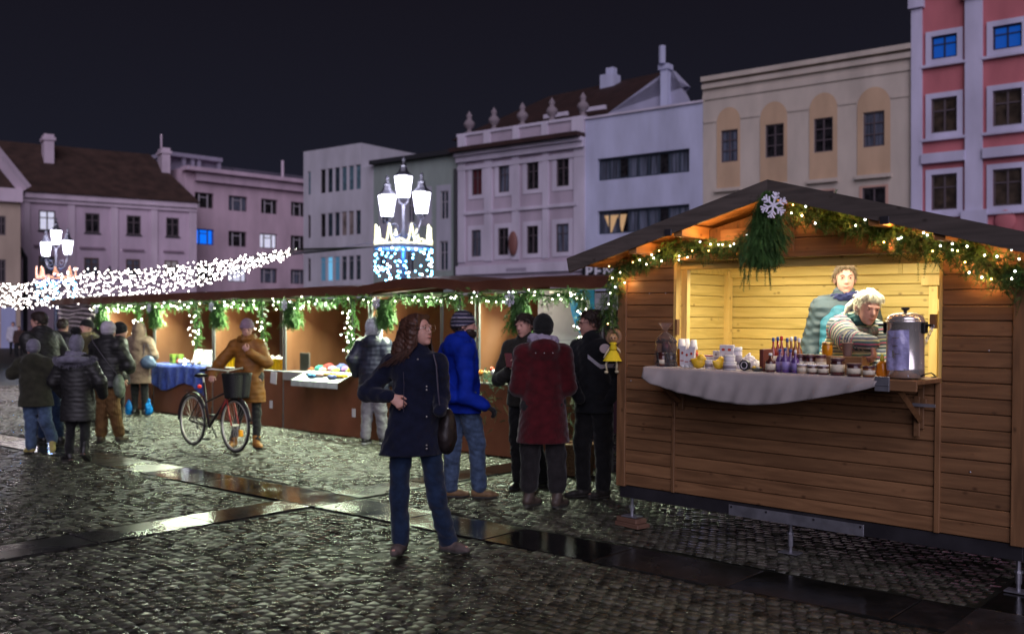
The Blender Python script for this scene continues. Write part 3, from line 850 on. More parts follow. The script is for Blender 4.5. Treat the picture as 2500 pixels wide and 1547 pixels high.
b.box(ua, ub, -.2, .35, zp-.02, zp+.15); b.build_each('parapet_pier', m5t, B5)
for i, x in enumerate((168, 328, 512, 703, 905)):
    u = FR.u(X(x)); q = MB(); q.lathe([(.26*.8, 0), (.3*.8, .1), (.12, .16), (.14, .25), (.40*.8, .45), (.46*.8, .62), (.32*.8, .78), (.14, .88), (.18, 1.0), (.2, 1.12), (.08, 1.3), (.02, 1.4)], (u, .1, zp+.15), 12); q.build('stone_urn', stucco('urn_stone', (0.251, 0.205, 0.228)), B5, True)
q = MB(); u, z = FR.uz(X(470), Y4(1232)); q.ball((u, -.2, z), .35, .15, .75, 12); q.build('wall_crest', mat('crest_brown', (.2, .08, .07), .6), B5, True)
b = MB(); b.box(FR.u(X(430)), FR.u(X(560)), -.27, -.25, z6-.1, z6+.1); b.build('name_band', stucco('band_lilac', (0.342, 0.296, 0.376)), B5)

# --- tiled roof and gable behind
G5 = Fr(1119, FR.W(FR.u(1119), 6, 0).y, -1950)
def gz(px, py, v=0): return FR.uz(px, py, v)
root = thing('gabled_house', 'steep dark red tiled roof with a white gable and chimney rising behind the urns', 'building', FR.W(0, 0, 0), FR.ang)
uL, uR = gz(X(350), Y4(510), 8)[0], gz(X(1080), Y4(385), 8)[0]
rl, rr = gz(X(690), Y4(280), 12), gz(X(1430), Y4(120), 12)
ev = gz(X(700), Y4(470), 3)[1]
b = MB(); b.add([(uL, 3, ev), (rr[0]+4, 3, ev), (rr[0], 12, rr[1]), (rl[0], 12, rl[1])], [(0, 1, 2, 3)]); b.add([(uL, 3, ev), (rl[0], 12, rl[1]), (uL, 22, ev)], [(0, 1, 2)])
b.add([(rl[0], 12, rl[1]), (rr[0], 12, rr[1]), (rr[0], 22, ev), (uL, 22, ev)], [(0, 1, 2, 3)])
b.build('roof', tile_r, root)
m6 = stucco('bluish_white_render', (0.502, 0.513, 0.684))
ga0, ga1, ga2 = gz(X(1075), Y4(388), 3), gz(X(1435), Y4(125), 3), gz(X(1595), Y4(322), 3)
b = MB(); b.prism([(ga0[0], ga0[1]-3), (ga2[0], ga2[1]-3), (ga2[0], ga2[1]), (ga2[0]-1, ga2[1]+2), (ga1[0]+1.5, ga1[1]-1), (ga1[0], ga1[1]), (ga0[0], ga0[1])], 3, 3.4); b.build('gable', stucco('gable_render', (0.376, 0.365, 0.479)), root)
c0, c1 = gz(X(1418), Y4(85), 2.9), gz(X(1484), Y4(345), 2.9)
b = MB(); b.box(c0[0]+.1, c1[0]-.1, 2.6, 3.0, c1[1]-1, c0[1]); b.box(c0[0], c1[0], 2.5, 3.1, c0[1]-.3, c0[1]); b.tube([((c0[0]+c1[0])/2, 2.4, c0[1]), ((c0[0]+c1[0])/2, 2.4, c0[1]+1)], .2); b.build('chimney', m6, root)
c0, c1 = gz(X(1040), Y4(150), 11), gz(X(1125), Y4(215), 11)
b = MB(); b.box(c0[0], c1[0], 10.6, 11.6, c1[1]-1, c0[1]); b.box(c0[0]+.3, c0[0]+.9, 10.9, 11.4, c0[1], c0[1]+.5); b.build('chimney', m6, root)
b = MB()
for x, y in ((770, 405), (1010, 365)):
    u, z = gz(X(x), Y4(y), 4); b.box(u-.9, u+.9, 3.3, 3.5, z-.2, z+.05)
b.build_each('skylight', m5t, root)

# --- white functionalist house with ribbon windows
HR = []
for (yl0, yr0, yl1, yr1) in ((680, 622, 822, 775), (1018, 982, 1162, 1150)):
    a = FR.uz(X(1003), Y4(yl0))[1]; c = FR.uz(X(1003), Y4(yl1))[1]; a2 = FR.uz(X(1598), Y4(yr0))[1]; c2 = FR.uz(X(1598), Y4(yr1))[1]
    HR.append((FR.u(X(1005)), FR.u(X(1600)), (c+c2)/2, (a+a2)/2))
zt6 = (FR.uz(1429, 290)[1]+FR.uz(1719, 251)[1])/2
B6 = block(FR, 'functionalist_house', 'plain bluish-white house with two long ribbon windows', FR.u(1429), FR.u(1717), zt6, m6, HR, 14, rev=.3)
for k, h in enumerate(HR):
    w = MB(); n = 9
    w.box(h[0], h[1], .2, .3, h[2], h[2]+.1); w.box(h[0], h[1], .2, .3, h[3]-.1, h[3])
    for i in range(n+1):
        x = h[0]+(h[1]-h[0]-.08)*i/n; w.box(x, x+.08, .2, .3, h[2]+.1, h[3]-.1)
    w = w.build('ribbon_window', mat('slate_window_frame', (.045, .06, .085), .5), B6)
    for i in range(n):
        x0 = h[0]+(h[1]-h[0])*i/n; x1 = h[0]+(h[1]-h[0])*(i+1)/n
        q = MB(); q.quad((x0, .28, h[2]), (x1, .28, h[2]), (x1, .28, h[3]), (x0, .28, h[3]))
        q.build('pane', curt if i not in (2, 6) else glass_d, w)
    if k == 1:
        for i, wd_ in ((0, .9), (1, .6)):
            x = h[0]+.3+(h[1]-h[0])*(i*1.35)/n
            q = MB(); q.prism([(x+wd_*.5, h[3]-1.3), (x+wd_, h[3]-.25), (x, h[3]-.25)], .25, .27); q.build('lit_lamp', mat('warm_lamp', (.6, .4, .2), .5, emit=(1, .6, .28), es=.28), w)
b = MB(); b.box(FR.u(1429), FR.u(1717), -.12, .3, zt6-.02, zt6+.1); b.build('coping', m5t, B6)
sg_ = thing('shop_sign', 'black shop sign with white capitals behind the roof edge of the chalet', 'sign', FR.W(0, 0, 0), FR.ang)
u0, zt_ = FR.uz(1423, 646, -.4); u1, zb_ = FR.uz(1500, 682, -.4)
b = MB(); b.box(u0, u1+1.5, -.5, -.35, zb_, zt_+.2); b.build('board', mat('sign_black', (.012, .011, .014), .4), sg_)
cu = bpy.data.curves.new('lettering', 'FONT'); cu.body = 'PEN'; cu.size = .92; cu.extrude = .02; cu.space_character = 1.25; cu.offset = .025
t_ = bpy.data.objects.new('lettering', cu); C.objects.link(t_); t_.parent = sg_; t_.location = (u0+.25, -.53, zb_+.18); t_.rotation_euler = (R(90), 0, 0)
cu.materials.append(mat('sign_white', (.75, .72, .8), .5))
bpy.context.view_layer.update(); me_ = bpy.data.meshes.new_from_object(t_.evaluated_get(bpy.context.evaluated_depsgraph_get()))
t2_ = bpy.data.objects.new('lettering', me_); C.objects.link(t2_); t2_.parent = sg_; t2_.location = t_.location; t2_.rotation_euler = t_.rotation_euler; bpy.data.objects.remove(t_); t2_.name = 'lettering'

# --- cream house with arched niches
X5 = lambda x: 1680+x/2.7; Y5 = lambda y: 60+y/2.7
m7 = stucco('cream_render', (0.570, 0.490, 0.422)); m7n = stucco('peach_render', (0.56, 0.385, 0.255))
H7 = level([rect(FR, X5(a), X5(b_), Y5(c), Y5(d)) for a, b_, c, d in ((218, 328, 692, 902), (510, 632, 660, 875), (830, 955, 617, 843), (1155, 1295, 572, 805))])
zr = FR.uz(X5(1222), Y5(1072))[1]
H7b = [(h[0]-.05, h[1]+.05, zr-2.6, zr) for h in H7]
zt7 = (FR.uz(1715, 191.5)[1]+FR.uz(2226, 108)[1])/2
B7 = block(FR, 'town_house', 'cream house with four peach arched window niches', FR.u(1716), FR.u(2226), zt7, m7, H7+H7b, 14)
for i, h in enumerate(H7+H7b): window(B7, h, fr_d, curt if i % 3 == 0 else glass_d, 2, (.36, .68), .07)
for i, h in enumerate(H7):
    x0, x1 = ((190, 345), (475, 655), (800, 985), (1115, 1335))[i]; yt = (545, 508, 450, 412)[i]; yl = (1078, 1048, 1020, 990)[i]
    u0, u1 = FR.u(X5(x0)), FR.u(X5(x1)); zt8 = FR.uz(X5((x0+x1)/2), Y5(yt))[1]; rr_ = (u1-u0)/2; zs = zt8-rr_*1.15; zl_ = FR.uz(X5((x0+x1)/2), Y5(yl))[1]
    b = MB(); holed(b, u0, u1, zl_, zs, [h], .01, -.03)
    n = 14; pts = [(u0+rr_-rr_*math.cos(math.pi*k/n), zs+rr_*1.15*math.sin(math.pi*k/n)) for k in range(n+1)]
    b.add([(x, -.03, z) for x, z in pts], [tuple(range(n, -1, -1))], .5)
    b.build('arched_niche', m7n, B7)
    b = MB(); b.box(u0-.05, u1+.05, -.22, .0, zl_-.18, zl_); b.build('ledge', m7, B7)
    zz = zr; h2 = H7b[i]
    b = MB(); holed(b, u0+.1, u1-.1, zr-3.4, zl_-.5, [(h2[0], h2[1], zr-3.3, zr)], .01, -.03); b.build('lower_niche', stucco('pinkish_render', (0.570, 0.342, 0.274)), B7)
b = MB()
for dz, o in ((0, .28), (-.38, .16), (-.95, .07)): b.box(FR.u(1716), FR.u(2226), -o, .1, zt7+dz-.25, zt7+dz)
b.build('cornice', m7, B7)
b = MB(); zz = H7[0][3]-.1
for a, c in ((105, 185), (350, 470), (660, 795), (990, 1110), (1340, 1465)): b.box(FR.u(X5(a)), FR.u(X5(c)), -.045, .0, zz+.6, zz+.74)
b.build_each('string_course', m7, B7)

# --- pink house
m8 = stucco('pink_render', (0.52, 0.165, 0.185)); m8t = stucco('white_trim', (0.593, 0.559, 0.730))
cols = [(1605, 1775), (2010, 2203), (2440, 2640)]
rows = [((65, 225), (0, 158), (-60, 95)), ((482, 710), (427, 665), (375, 620)), ((980, 1215), (950, 1195), (920, 1170))]
H8 = []
for rws in rows: H8 += level([rect(FR, X5(c[0]), X5(c[1]), Y5(y[0]), Y5(y[1])) for c, y in zip(cols, rws)])
zt8 = FR.uz(2240, -8)[1]
B8 = block(FR, 'town_house', 'tall pink house with white pilasters and blue-lit top windows', FR.u(2226)+.02, FR.u(2760), zt8+1.2, m8, H8, 14)
for i, h in enumerate(H8): window(B8, h, fr_d if i > 2 else mat('navy_frame', (.02, .03, .08), .5), gl_dblue if i < 3 else mat('brown_glass', (.05, .035, .025), .3, var=(3, .6)), 2, (.64,), .08)
b = MB(); b.ball((H8[0][0]+(H8[0][1]-H8[0][0])*.68, .15, H8[0][2]+.75), .3, .03, .62, 10); b.build('window_star', mat('cyan_star', (.1, .4, .5), .5, emit=(.08, .45, .6), es=.5), B8, True)
b = MB()
for h in H8:
    o = .24
    for q in ((h[0]-o, h[0], h[2]-o, h[3]+o), (h[1], h[1]+o, h[2]-o, h[3]+o), (h[0], h[1], h[3], h[3]+o), (h[0], h[1], h[2]-o, h[2])): b.box(q[0], q[1], -.1, .02, q[2], q[3])
    b.box(h[0]-.45, h[1]+.45, -.22, .0, h[2]-o-.12, h[2]-o)
b.build_each('window_surround', m8t, B8, n=5)
b = MB(); z9 = FR.uz(X5(1890), Y5(1225))[1]
for a, c in ((1477, 1546), (1830, 1944), (2300, 2410)):
    b.box(FR.u(X5(a)), FR.u(X5(c)), -.2, .02, 0, zt8-.6); b.box(FR.u(X5(a))-.15, FR.u(X5(c))+.2, -.32, .02, z9-2.0, z9); b.box(FR.u(X5(a))-.1, FR.u(X5(c))+.1, -.35, .02, zt8-.6, zt8-.1)
b.build_each('pilaster', m8t, B8, n=3)
b = MB(); zl8 = FR.uz(X5(1690), Y5(882))[1]
b.box(FR.u(2252), FR.u(2358), -.3, 0, zl8-.2, zl8+.25); b.box(FR.u(2401), FR.u(2540), -.3, 0, zl8-.2, zl8+.25); b.box(FR.u(2226), FR.u(2760), -.6, .1, zt8+.6, zt8+1.3); b.box(FR.u(2226), FR.u(2760), -.4, .1, zt8+.1, zt8+.35)
b.build_each('cornice', m8t, B8)
q = MB(); u, z = FR.uz(2455, 540); q.ball((u, -.1, z), .45, .1, .5); q.build('wall_medallion', m8, B8, True)

# --- left block: low house with tiled roof, tall pink block, yellow house
F1 = Fr(265, 78, 4900); X1 = lambda x: x/3.286; Y1 = lambda y: 300+y/3.286
H1 = level([rect(F1, X1(a), X1(b_), Y1(c), Y1(d)) for a, b_, c, d in ((312, 445, 690, 855), (683, 800, 722, 880), (1016, 1130, 748, 900), (1333, 1436, 772, 918))])
H1b = level([rect(F1, X1(a), X1(b_), Y1(c), Y1(d)) for a, b_, c, d in ((310, 440, 1068, 1235), (675, 795, 1080, 1225), (1010, 1125, 1094, 1222), (1320, 1430, 1105, 1225))])
m1 = stucco('mauve_render', (0.56, 0.43, 0.53)); m1t = stucco('pale_mauve_trim', (0.62, 0.50, 0.59))
z1 = (F1.uz(52, 466)[1]+F1.uz(481, 498)[1])/2
B1 = block(F1, 'low_house', 'low mauve two-storey house under a big dark tiled roof', F1.u(51), F1.u(480), z1, m1, H1+H1b, 14)
for i, h in enumerate(H1+H1b): window(B1, h, mat('brown_frame', (.12, .07, .05), .6) if i > 3 else fr_d, gl_white if i == 0 else mat('faint_lit', (.2, .18, .2), .4, emit=(.5, .45, .45), es=.25) if i == 7 else curt if i in (4, 5, 6) else glass_d, 2, (.64,), .1, sill=pipe_m if i < 4 else None)
b = MB()
for a, c in ((190, 240), (540, 600), (888, 945), (1208, 1262), (1512, 1575)): b.box(F1.u(X1(a)), F1.u(X1(c)), -.12, .02, 0, z1-.6)
b.box(F1.u(51), F1.u(480), -.35, .05, z1-.45, z1); b.box(F1.u(51), F1.u(480), -.2, .05, z1-.75, z1-.5); b.build_each('pilaster', m1t, B1)
b = MB()
for a, c, y in ((640, 838, 1000), (985, 1155, 1018), (1310, 1470, 1030), (270, 460, 985)): u, z = F1.uz(X1(a), Y1(y)); b.box(u, F1.u(X1(c)), -.15, .0, z-.08, z+.08)
b.build_each('window_ledge', stucco('dark_mauve', (0.274, 0.194, 0.251)), B1)
zrg = F1.uz(250, 366, 6)[1]; uu0, uu1 = F1.u(40), F1.u(485); ur = F1.uz(365, 380, 6)[0]
b = MB(); b.add([(uu0-14, -.5, z1), (uu1, -.5, z1), (ur, 6, zrg), (uu0-14, 6, zrg)], [(0, 1, 2, 3)]); b.add([(uu1, -.5, z1), (uu1, 14.5, z1), (ur, 6, zrg)], [(0, 1, 2)]); b.add([(ur, 6, zrg), (uu1, 14.5, z1), (uu0-14, 14.5, z1), (uu0-14, 6, zrg)], [(0, 1, 2, 3)])
rf = b.build('roof', tile, B1)
for (xa, xb, yt, yb) in ((345, 425, 95, 300), (1285, 1352, 205, 425)):
    u0, t0 = F1.uz(X1(xa), Y1(yt), 4); u1, b0 = F1.uz(X1(xb), Y1(yb), 4)
    b = MB(); b.box(u0, u1, 3.4, 4.8, b0-1.5, t0); b.box(u0-.12, u1+.12, 3.3, 4.9, t0-.5, t0-.25); b.build('chimney', m1t, rf)
b = MB(); b.tube([(u1-.6, 4, t0), (u1-.6, 4, t0+1.2)], .08, 6); b.build('antenna', m1t, rf)
b = MB(); b.box(F1.u(265), F1.u(289), -.1, 0, F1.uz(277, 672)[1], F1.uz(277, 650)[1]); b.build('sign_board', mat('blackish_board', (.015, .02, .03), .4), B1)
b = MB(); u = F1.u(54); b.tube([(u, -.5, z1), (u-1.2, -.3, z1-2.5), (u+.2, -.2, z1-5), (u+.2, -.2, 0)], .16, 8); b.box(u-1.3, u-.2, -.5, .1, z1-4, z1-2.3); b.build('downpipe', pipe_m, B1)
b = MB(); u0, z0 = F1.uz(43, 790); u1, _ = F1.uz(72, 790); n = 10; rad = (u1-u0)/2
b.add([(u0, -.05, 0), (u1, -.05, 0)]+[(u0+rad+rad*math.cos(math.pi*k/n), -.05, z0+.5+rad*math.sin(math.pi*k/n)) for k in range(n+1)], [tuple(range(n+3))]); b.build('arched_door', stucco('lilac_door', (0.570, 0.570, 0.850)), B1)

F2 = Fr(455, 84, 3685); X2 = lambda x: 400+x/3.6; Y2 = lambda y: 320+y/3.6
H2 = []
for rw in (((272, 440, 540, 675), (570, 735, 570, 705), (855, 1000, 600, 728), (1118, 1240, 625, 747)), ((272, 440, 865, 998), (568, 730, 885, 1015), (845, 998, 893, 1033), (1115, 1240, 918, 1047)), ((272, 440, 1180, 1320), (568, 730, 1190, 1328), (850, 1000, 1208, 1333), (1115, 1240, 1215, 1338))):
    H2 += level([rect(F2, X2(a), X2(b_), Y2(c), Y2(d)) for a, b_, c, d in rw])
z2 = (F2.uz(452, 407)[1]+F2.uz(741, 442)[1])/2
m2 = stucco('rose_render', (0.58, 0.42, 0.50))
B2 = block(F2, 'apartment_block', 'rose coloured modern block with wide windows and a bright blue one', F2.u(452), F2.u(770), z2, m2, H2, 16, rev=.25)
for i, h in enumerate(H2):
    pm = gl_blue if i == 4 else gl_white if i == 6 else gl_white if i == 9 else curt if i in (1, 9, 10, 11) else glass_d
    w = window(B2, h, fr_d if i != 4 else mat('blue_frame', (.01, .08, .4), .5), pm, 1, (), .1, rev=.25)
    q = MB(); a, c, l, t = h; w0 = (c-a); 
    q.box(a+w0*.24, a+w0*.3, .17, .24, l, t-.12); q.box(a+w0*.68, a+w0*.74, .17, .24, l, t-.12); q.box(a+w0*.3, a+w0*.68, .17, .24, t-.42, t-.34); q.build('mullion', fr_l if i not in (4, 6) else fr_d, w)
b = MB(); b.box(F2.u(452)-.3, F2.u(770), -.9, .2, z2-.35, z2); b.box(F2.u(474), F2.u(770), -.45, .2, z2-1.1, z2-.35); b.build('cornice', stucco('rose_trim', (0.570, 0.422, 0.513)), B2)
a0, at_ = F2.uz(411, 373, 3); a1, ab_ = F2.uz(536, 406, 3)
b = MB()
for u in (a0, a0+2.3, F2.uz(450, 380, 3)[0], F2.uz(487, 380, 3)[0], a1): b.box(u-.15, u+.15, 3, 3.3, z2, at_)
b.box(a0-.2, a1+.2, 2.8, 6, at_-.25, at_+.1); b.box(a0, a1, 3.6, 5.8, z2, at_-.25); b.build('penthouse', stucco('penthouse_render', (0.319, 0.285, 0.376)), B2)
b = MB(); u0, z0 = F2.uz(570, 398, 4); u1, _ = F2.uz(644, 410, 4); b.box(u0, u1, 4, 4.4, z2+.6, z2+1.1); b.box(u0-4, u1+9, 4.4, 10, z2, z2+1.2)
b.build('roof_plant', stucco('roof_grey', (0.114, 0.103, 0.137)), B2)
b = MB(); u0, z0 = F2.uz(690, 385, 3); b.tube([(u0, 3, z2), (u0, 3, z2+2.2)], .14, 6); b.build('flue', m1t, B2)
b = MB(); b.tube([(F2.u(453), -.3, z2-3), (F2.u(453), -.3, z2-8)], .18); b.build('downpipe', pipe_m, B2)

F0 = Fr(25, 66, 4900)
m0 = stucco('ochre_render', (0.456, 0.353, 0.285))
z0_ = F0.uz(25, 461)[1]
H0 = [rect(F0, -8, 14, 527, 574), rect(F0, -8, 14, 633, 690)]
B0 = block(F0, 'corner_house', 'ochre house with a plain cornice cut by the picture edge', F0.u(-160), F0.u(50), z0_, m0, H0, 12)
for h in H0: window(B0, h, fr_d, glass_d, 2, (.6,), .1)
b = MB(); b.box(F0.u(-160), F0.u(50)+.1, -.4, .1, z0_-.9, z0_); b.build('cornice', m1t, B0)
g0, g1 = F0.uz(-30, 350), F0.uz(54, 458)
b = MB(); b.prism([(g1[0]-22, z0_), (g1[0]+.2, z0_), (g0[0], g0[1])], 0, 12); b.build('roof', tile, B0)
b = MB(); b.tube([(g0[0], -.1, g0[1]), (g1[0]+.2, -.1, z0_)], .45, 4); b.build('verge', m1t, B0)
b = MB(); b.box(F0.u(2), F0.u(38), -.05, 0, 0, F0.uz(20, 750)[1]); b.build('pale_shopfront', stucco('lilac_front', (0.388, 0.410, 0.627)), B0)

# ------------------------------------------------------------------ wooden market chalet (x along the front, y inwards, z up)
yaw_, tl_ = .7472, .0122
cr = Vector((math.cos(yaw_)*math.cos(tl_), -math.sin(yaw_)*math.cos(tl_), -math.sin(tl_))); cn = Vector((math.sin(yaw_), math.cos(yaw_), 0)); cu_ = cr.cross(cn)
CO = Vector((.8416, 7.9027, .2503))
CM = Matrix(((cr.x, cn.x, cu_.x, CO.x), (cr.y, cn.y, cu_.y, CO.y), (cr.z, cn.z, cu_.z, CO.z), (0, 0, 0, 1)))
def CH(u, v, w): return CM @ Vector((u, v, w))
W_o = wood('stained_spruce', (.125, .058, .025), (.285, .145, .066))
W_b = wood('stained_spruce_upright', (.12, .057, .024), (.26, .130, .058), axis=2)
W_i = wood('pale_pine', (.46, .33, .085), (.70, .53, .18), rough=.6, attr=.10)
W_iv = wood('pale_pine_upright', (.56, .38, .10), (.80, .58, .21), rough=.6, attr=.10, axis=2)
W_d = wood('grey_weathered_board', (.045, .036, .032), (.12, .095, .085), rough=.7)
W_e = wood('eave_board', (.30, .13, .04), (.50, .25, .09), axis=1)
steel = mat('dark_steel', (.055, .052, .062), .45, .6, var=(5, .25)); galv = mat('galvanised_steel', (.42, .42, .48), .38, .8, var=(9, .25))
chrome = mat('chrome', (.75, .72, .7), .12, 1.0)
ZG = lambda u: 2.3645-.12-.2706*abs(u-1.502)          # underside of the roof at the wall
chal = thing('market_chalet', 'large wooden market chalet with lit serving hatch, dark sloping eaves and steel base', 'market chalet', M=CM)
PH = .0955
def planks(b, u0, u1, w0, w1, top=None, y0=0., th=.022, inner=False):
    w = w0; 
    while w < w1-.01:
        a, c = w+.0022, min(w+PH-.0022, w1); k = .0045
        r = random.random()
        if top is None: segs = [(u0, u1)]
        else:
            # clip to the gable slope
            wt = c
            half = (2.3645-.12-wt)/.2706; segs = [(max(u0, 1.502-half), min(u1, 1.502+half))]
        for (x0, x1) in segs:
            if x1-x0 > .03:
                dz = random.uniform(-.0012, .0012)
                pr = [(y0+k, a), (y0+dz, a+k), (y0+dz, c-k), (y0+k, c), (y0+th, c), (y0+th, a)]
                vs = [(x0, y, z) for y, z in pr]+[(x1, y, z) for y, z in pr]; n = 6
                b.add(vs, [tuple(range(n)), tuple(range(2*n-1, n-1, -1))]+[(i, i+n, (i+1) % n+n, (i+1) % n) for i in range(n)], r)
        w += PH
b = MB(); planks(b, .085, .522, .094, 1.95); planks(b, 2.522, 2.935, .094, 1.95); planks(b, .55, 2.485, .094, 1.035)
planks(b, .02, 2.98, 1.90, 2.26, True); b.build('front_wall', W_o, chal)
b = MB(); b.box(.02, .535, .023, .034, .094, 1.9); b.box(2.505, 2.99, .023, .034, .094, 1.9); b.box(.536, 2.504, .023, .034, .094, 1.036); b.prism([(.02, 1.901), (2.99, 1.901), (1.5, 2.25)], .0235, .036); b.build('backing_board', W_b, chal)  # unseen layer added to stop interior light leaking between the planks
b = MB()
for x0, x1, z0, z1 in ((0, .085, .085, ZG(.04)), (2.935, 3.02, .085, ZG(2.98)), (.522, .55, .094, 1.04), (2.485, 2.522, .094, 1.04)): b.cbox(x0, x1, -.014, .05, z0, z1)
b.cbox(1.488, 1.516, -.012, .01, 1.90, ZG(1.5)-.01); b.build_each('corner_post', W_b, chal)
b = MB(); b.cbox(.52, 2.53, -.016, .06, 1.866, 1.905); b.build('hatch_header', W_o, chal)
b = MB(); b.box(.522, .545, .0, .06, 1.04, 1.866); b.box(2.50, 2.52, .0, .03, 1.04, 1.866); b.build_each('hatch_jamb', W_iv, chal)
b = MB()
for x0 in (0., 2.98):
    for v0 in np.arange(0, 1.68, 1.68): b.box(x0, x0+.02, .05, 1.72, .094, 1.98)
b.box(0, 3, 1.70, 1.72, .094, 2.0); b.prism([(0, 2.0), (3, 2.0), (1.5, 2.25)], 1.70, 1.72); b.build('outer_cladding', W_o, chal)
# pale interior boards
W_iy = wood('pale_pine_side', (.46, .33, .085), (.70, .53, .18), rough=.6, attr=.10, axis=1)
b = MB(); planks(b, .02, 1.86, .10, 1.90, None, 1.63)
planks(b, 2.62, 2.98, .10, 1.90, None, 1.63); planks(b, 1.86, 2.62, 1.71, 1.90, None, 1.63); b.build('inner_wall', W_i, chal)
for side, x in ((0, .022), (1, 2.955)):
    w = .10; b = MB()
    while w < 1.89:
        b.cbox(x, x+.022, .06, 1.62, w+.002, min(w+PH-.002, 1.90), .003); w += PH
    b.build('inner_side_wall', W_iy, chal)
b = MB(); x = 1.93
while x < 2.55: b.cbox(x, min(x+.11, 2.56), 1.61, 1.635, .12, 1.60, .003); x += .112
b.cbox(1.93, 2.56, 1.59, 1.61, 1.50, 1.60); b.cbox(1.86, 1.93, 1.595, 1.635, .1, 1.70); b.cbox(2.56, 2.62, 1.595, 1.635, .1, 1.70); b.cbox(1.80, 2.98, 1.585, 1.632, 1.705, 1.79)
dr = b.build('rear_door', W_iv, chal)
b = MB(); b.box(.02, .09, 1.55, 1.62, .1, 1.86); b.box(.548, .60, .065, .11, .1, 1.86); b.box(.05, .11, .45, .52, .1, 1.86)
b.build_each('inner_post', W_iv, chal)
b = MB(); b.cbox(.02, 2.98, 1.58, 1.63, 1.80, 1.90); b.cbox(.02, 2.98, .06, .12, 1.80, 1.865); b.cbox(.02, .07, .1, 1.6, 1.82, 1.9); b.cbox(1.62, 1.66, 1.575, 1.6, 1.80, 1.9); b.build_each('ceiling_beam', W_i, chal)
b = MB()
for i in range(17): b.cbox(.02, 2.98, .05+i*.098, .05+i*.098+.096, 1.9, 1.915, .003)
b.build('ceiling', W_i, chal)
b = MB(); b.box(.02, 2.98, .03, 1.68, .094, .105); b.build('floor', W_i, chal)
# roof
for s in (-1, 1):
    b = MB(); L = 1.74
    for i in range(21):
        v0 = -.345+i*.11
        x0, x1 = 1.502, 1.502+s*L
        zt = lambda u: 2.3645-.2706*abs(u-1.502)
        pr = [(x0, zt(x0)-.055), (x1, zt(x1)-.055), (x1, zt(x1)-.035), (x0, zt(x0)-.035)]
        if s < 0: pr = pr[::-1]
        b.prism(pr, v0, v0+.107)
    b.build('eave_boards', W_e, chal)
    b = MB(); pr = [(x0, zt(x0)-.034), (x1, zt(x1)-.034), (x1, zt(x1)-.02), (x0, zt(x0)-.02)]
    if s < 0: pr = pr[::-1]
    b.prism(pr, -.34, 1.97); b.build('roof', mat('bitumen_felt', (.03, .028, .028), .9, bump=(60, .4)), chal)
    b = MB(); dx = .012*s
    pr = [(x0, zt(x0)-.117), (x1-dx*2, zt(x1)-.112), (x1, zt(x1)), (x0, zt(x0))]
    if s < 0: pr = pr[::-1]
    b.prism(pr, -.372, -.346); b.build('barge_board', W_d, chal)
b = MB()
for u in (.38, .78, 2.22, 2.62, 1.502):
    z = 2.3645-.2706*abs(u-1.502)-.06; b.cbox(u-.035, u+.035, -.345, 1.9, z-.09, z)
b.build_each('purlin', W_e, chal)
b = MB()
for u in (.72, 2.3):
    z = 2.3645-.2706*abs(u-1.502)-.13; b.cbox(u-.03, u+.03, -.385, -.372, z, z+.05)
b.build_each('rafter_end', steel, chal)
# steel base and legs
b = MB(); b.box(0.02, 3.0, .012, .075, -.005, .090); b.box(.02, .08, .075, 1.7, -.005, .09); b.box(2.94, 3.0, .075, 1.7, -.005, .09); b.box(.08, 2.94, 1.64, 1.70, -.005, .09); b.box(1.4, 1.46, .075, 1.64, -.005, .09)
b.build('steel_base', steel, chal, bevel=.003)
b = MB(); b.box(1.015, 2.03, .004, .0118, -.008, .070); sp_ = b.build('steel_plate', galv, chal, bevel=.002)
for u in (1.04, 1.32, 1.68, 2.01): b = MB(); b.tube([(u, .004, .055), (u, -.003, .055)], .008, 8); b.build('bolt', steel, sp_)
for u, v, gz_ in ((.08, .10, -.172), (1.46, .10, -.222), (2.955, .10, -.205), (.08, 1.6, -.2), (1.46, 1.6, -.22), (2.955, 1.6, -.2)):
    g = -(CH(u, v, 0).z)+.004
    if u < .1 and v < .5: g += .075
    b = MB(); b.tube([(u, v, -.005), (u, v, g+.008)], .013, 10); b.tube([(u, v, -.09), (u, v, g+.05)], .019, 10); b.tube([(u, v, -.095), (u, v, -.08)], .026, 8); b.box(u-.07, u+.07, v-.05, v+.05, g, g+.008); b.build('leg', galv, chal)
pb = G(1536, 1278)
wb = thing('wooden_block', 'two stacked timber offcuts under the left front leg of the chalet', 'wooden block', (CH(.08, .10, 0).x, CH(.08, .10, 0).y, 0), -.9)
wm_ = wood('offcut', (.10, .05, .035), (.22, .12, .08))
b = MB(); b.cbox(-.13, .13, -.07, .07, .0, .035); b.build('lower_block', wm_, wb); b = MB(); b.cbox(-.12, .10, -.06, .065, .036, .074); b.build('upper_block', wm_, wb)
# serving shelf, brackets, cleats
b = MB(); b.cbox(.57, 2.52, -.40, .10, 1.040, 1.068); b.cbox(2.26, 2.52, -.41, -.39, 1.0, 1.068); sh_ = b.build('serving_shelf', W_o, chal)
for u in (.60, 2.40):
    b = MB(); b.cbox(u-.02, u+.02, -.38, -.02, 1.0, 1.038); b.cbox(u-.02, u+.02, -.018, -.001, .74, 1.036)
    b.M = Matrix.Translation((u, 0, 0)); b.tube([(0, -.36, 1.0), (0, -.03, .80)], .022, 4); b.M = None
    b.build('shelf_bracket', W_b, chal)
b = MB(); b.cbox(.585, .635, -.03, -.001, .735, .92); b.cbox(2.36, 2.40, -.032, -.0185, .69, .95); b.cbox(.50, 2.44, -.03, -.001, .90, .935); b.build_each('cleat', W_b, chal)
b = MB(); b.box(2.27, 2.36, -.425, -.409, .995, 1.085); b.box(2.27, 2.36, -.43, -.40, 1.03, 1.036); br = b.build('metal_bracket', galv, chal, bevel=.002)
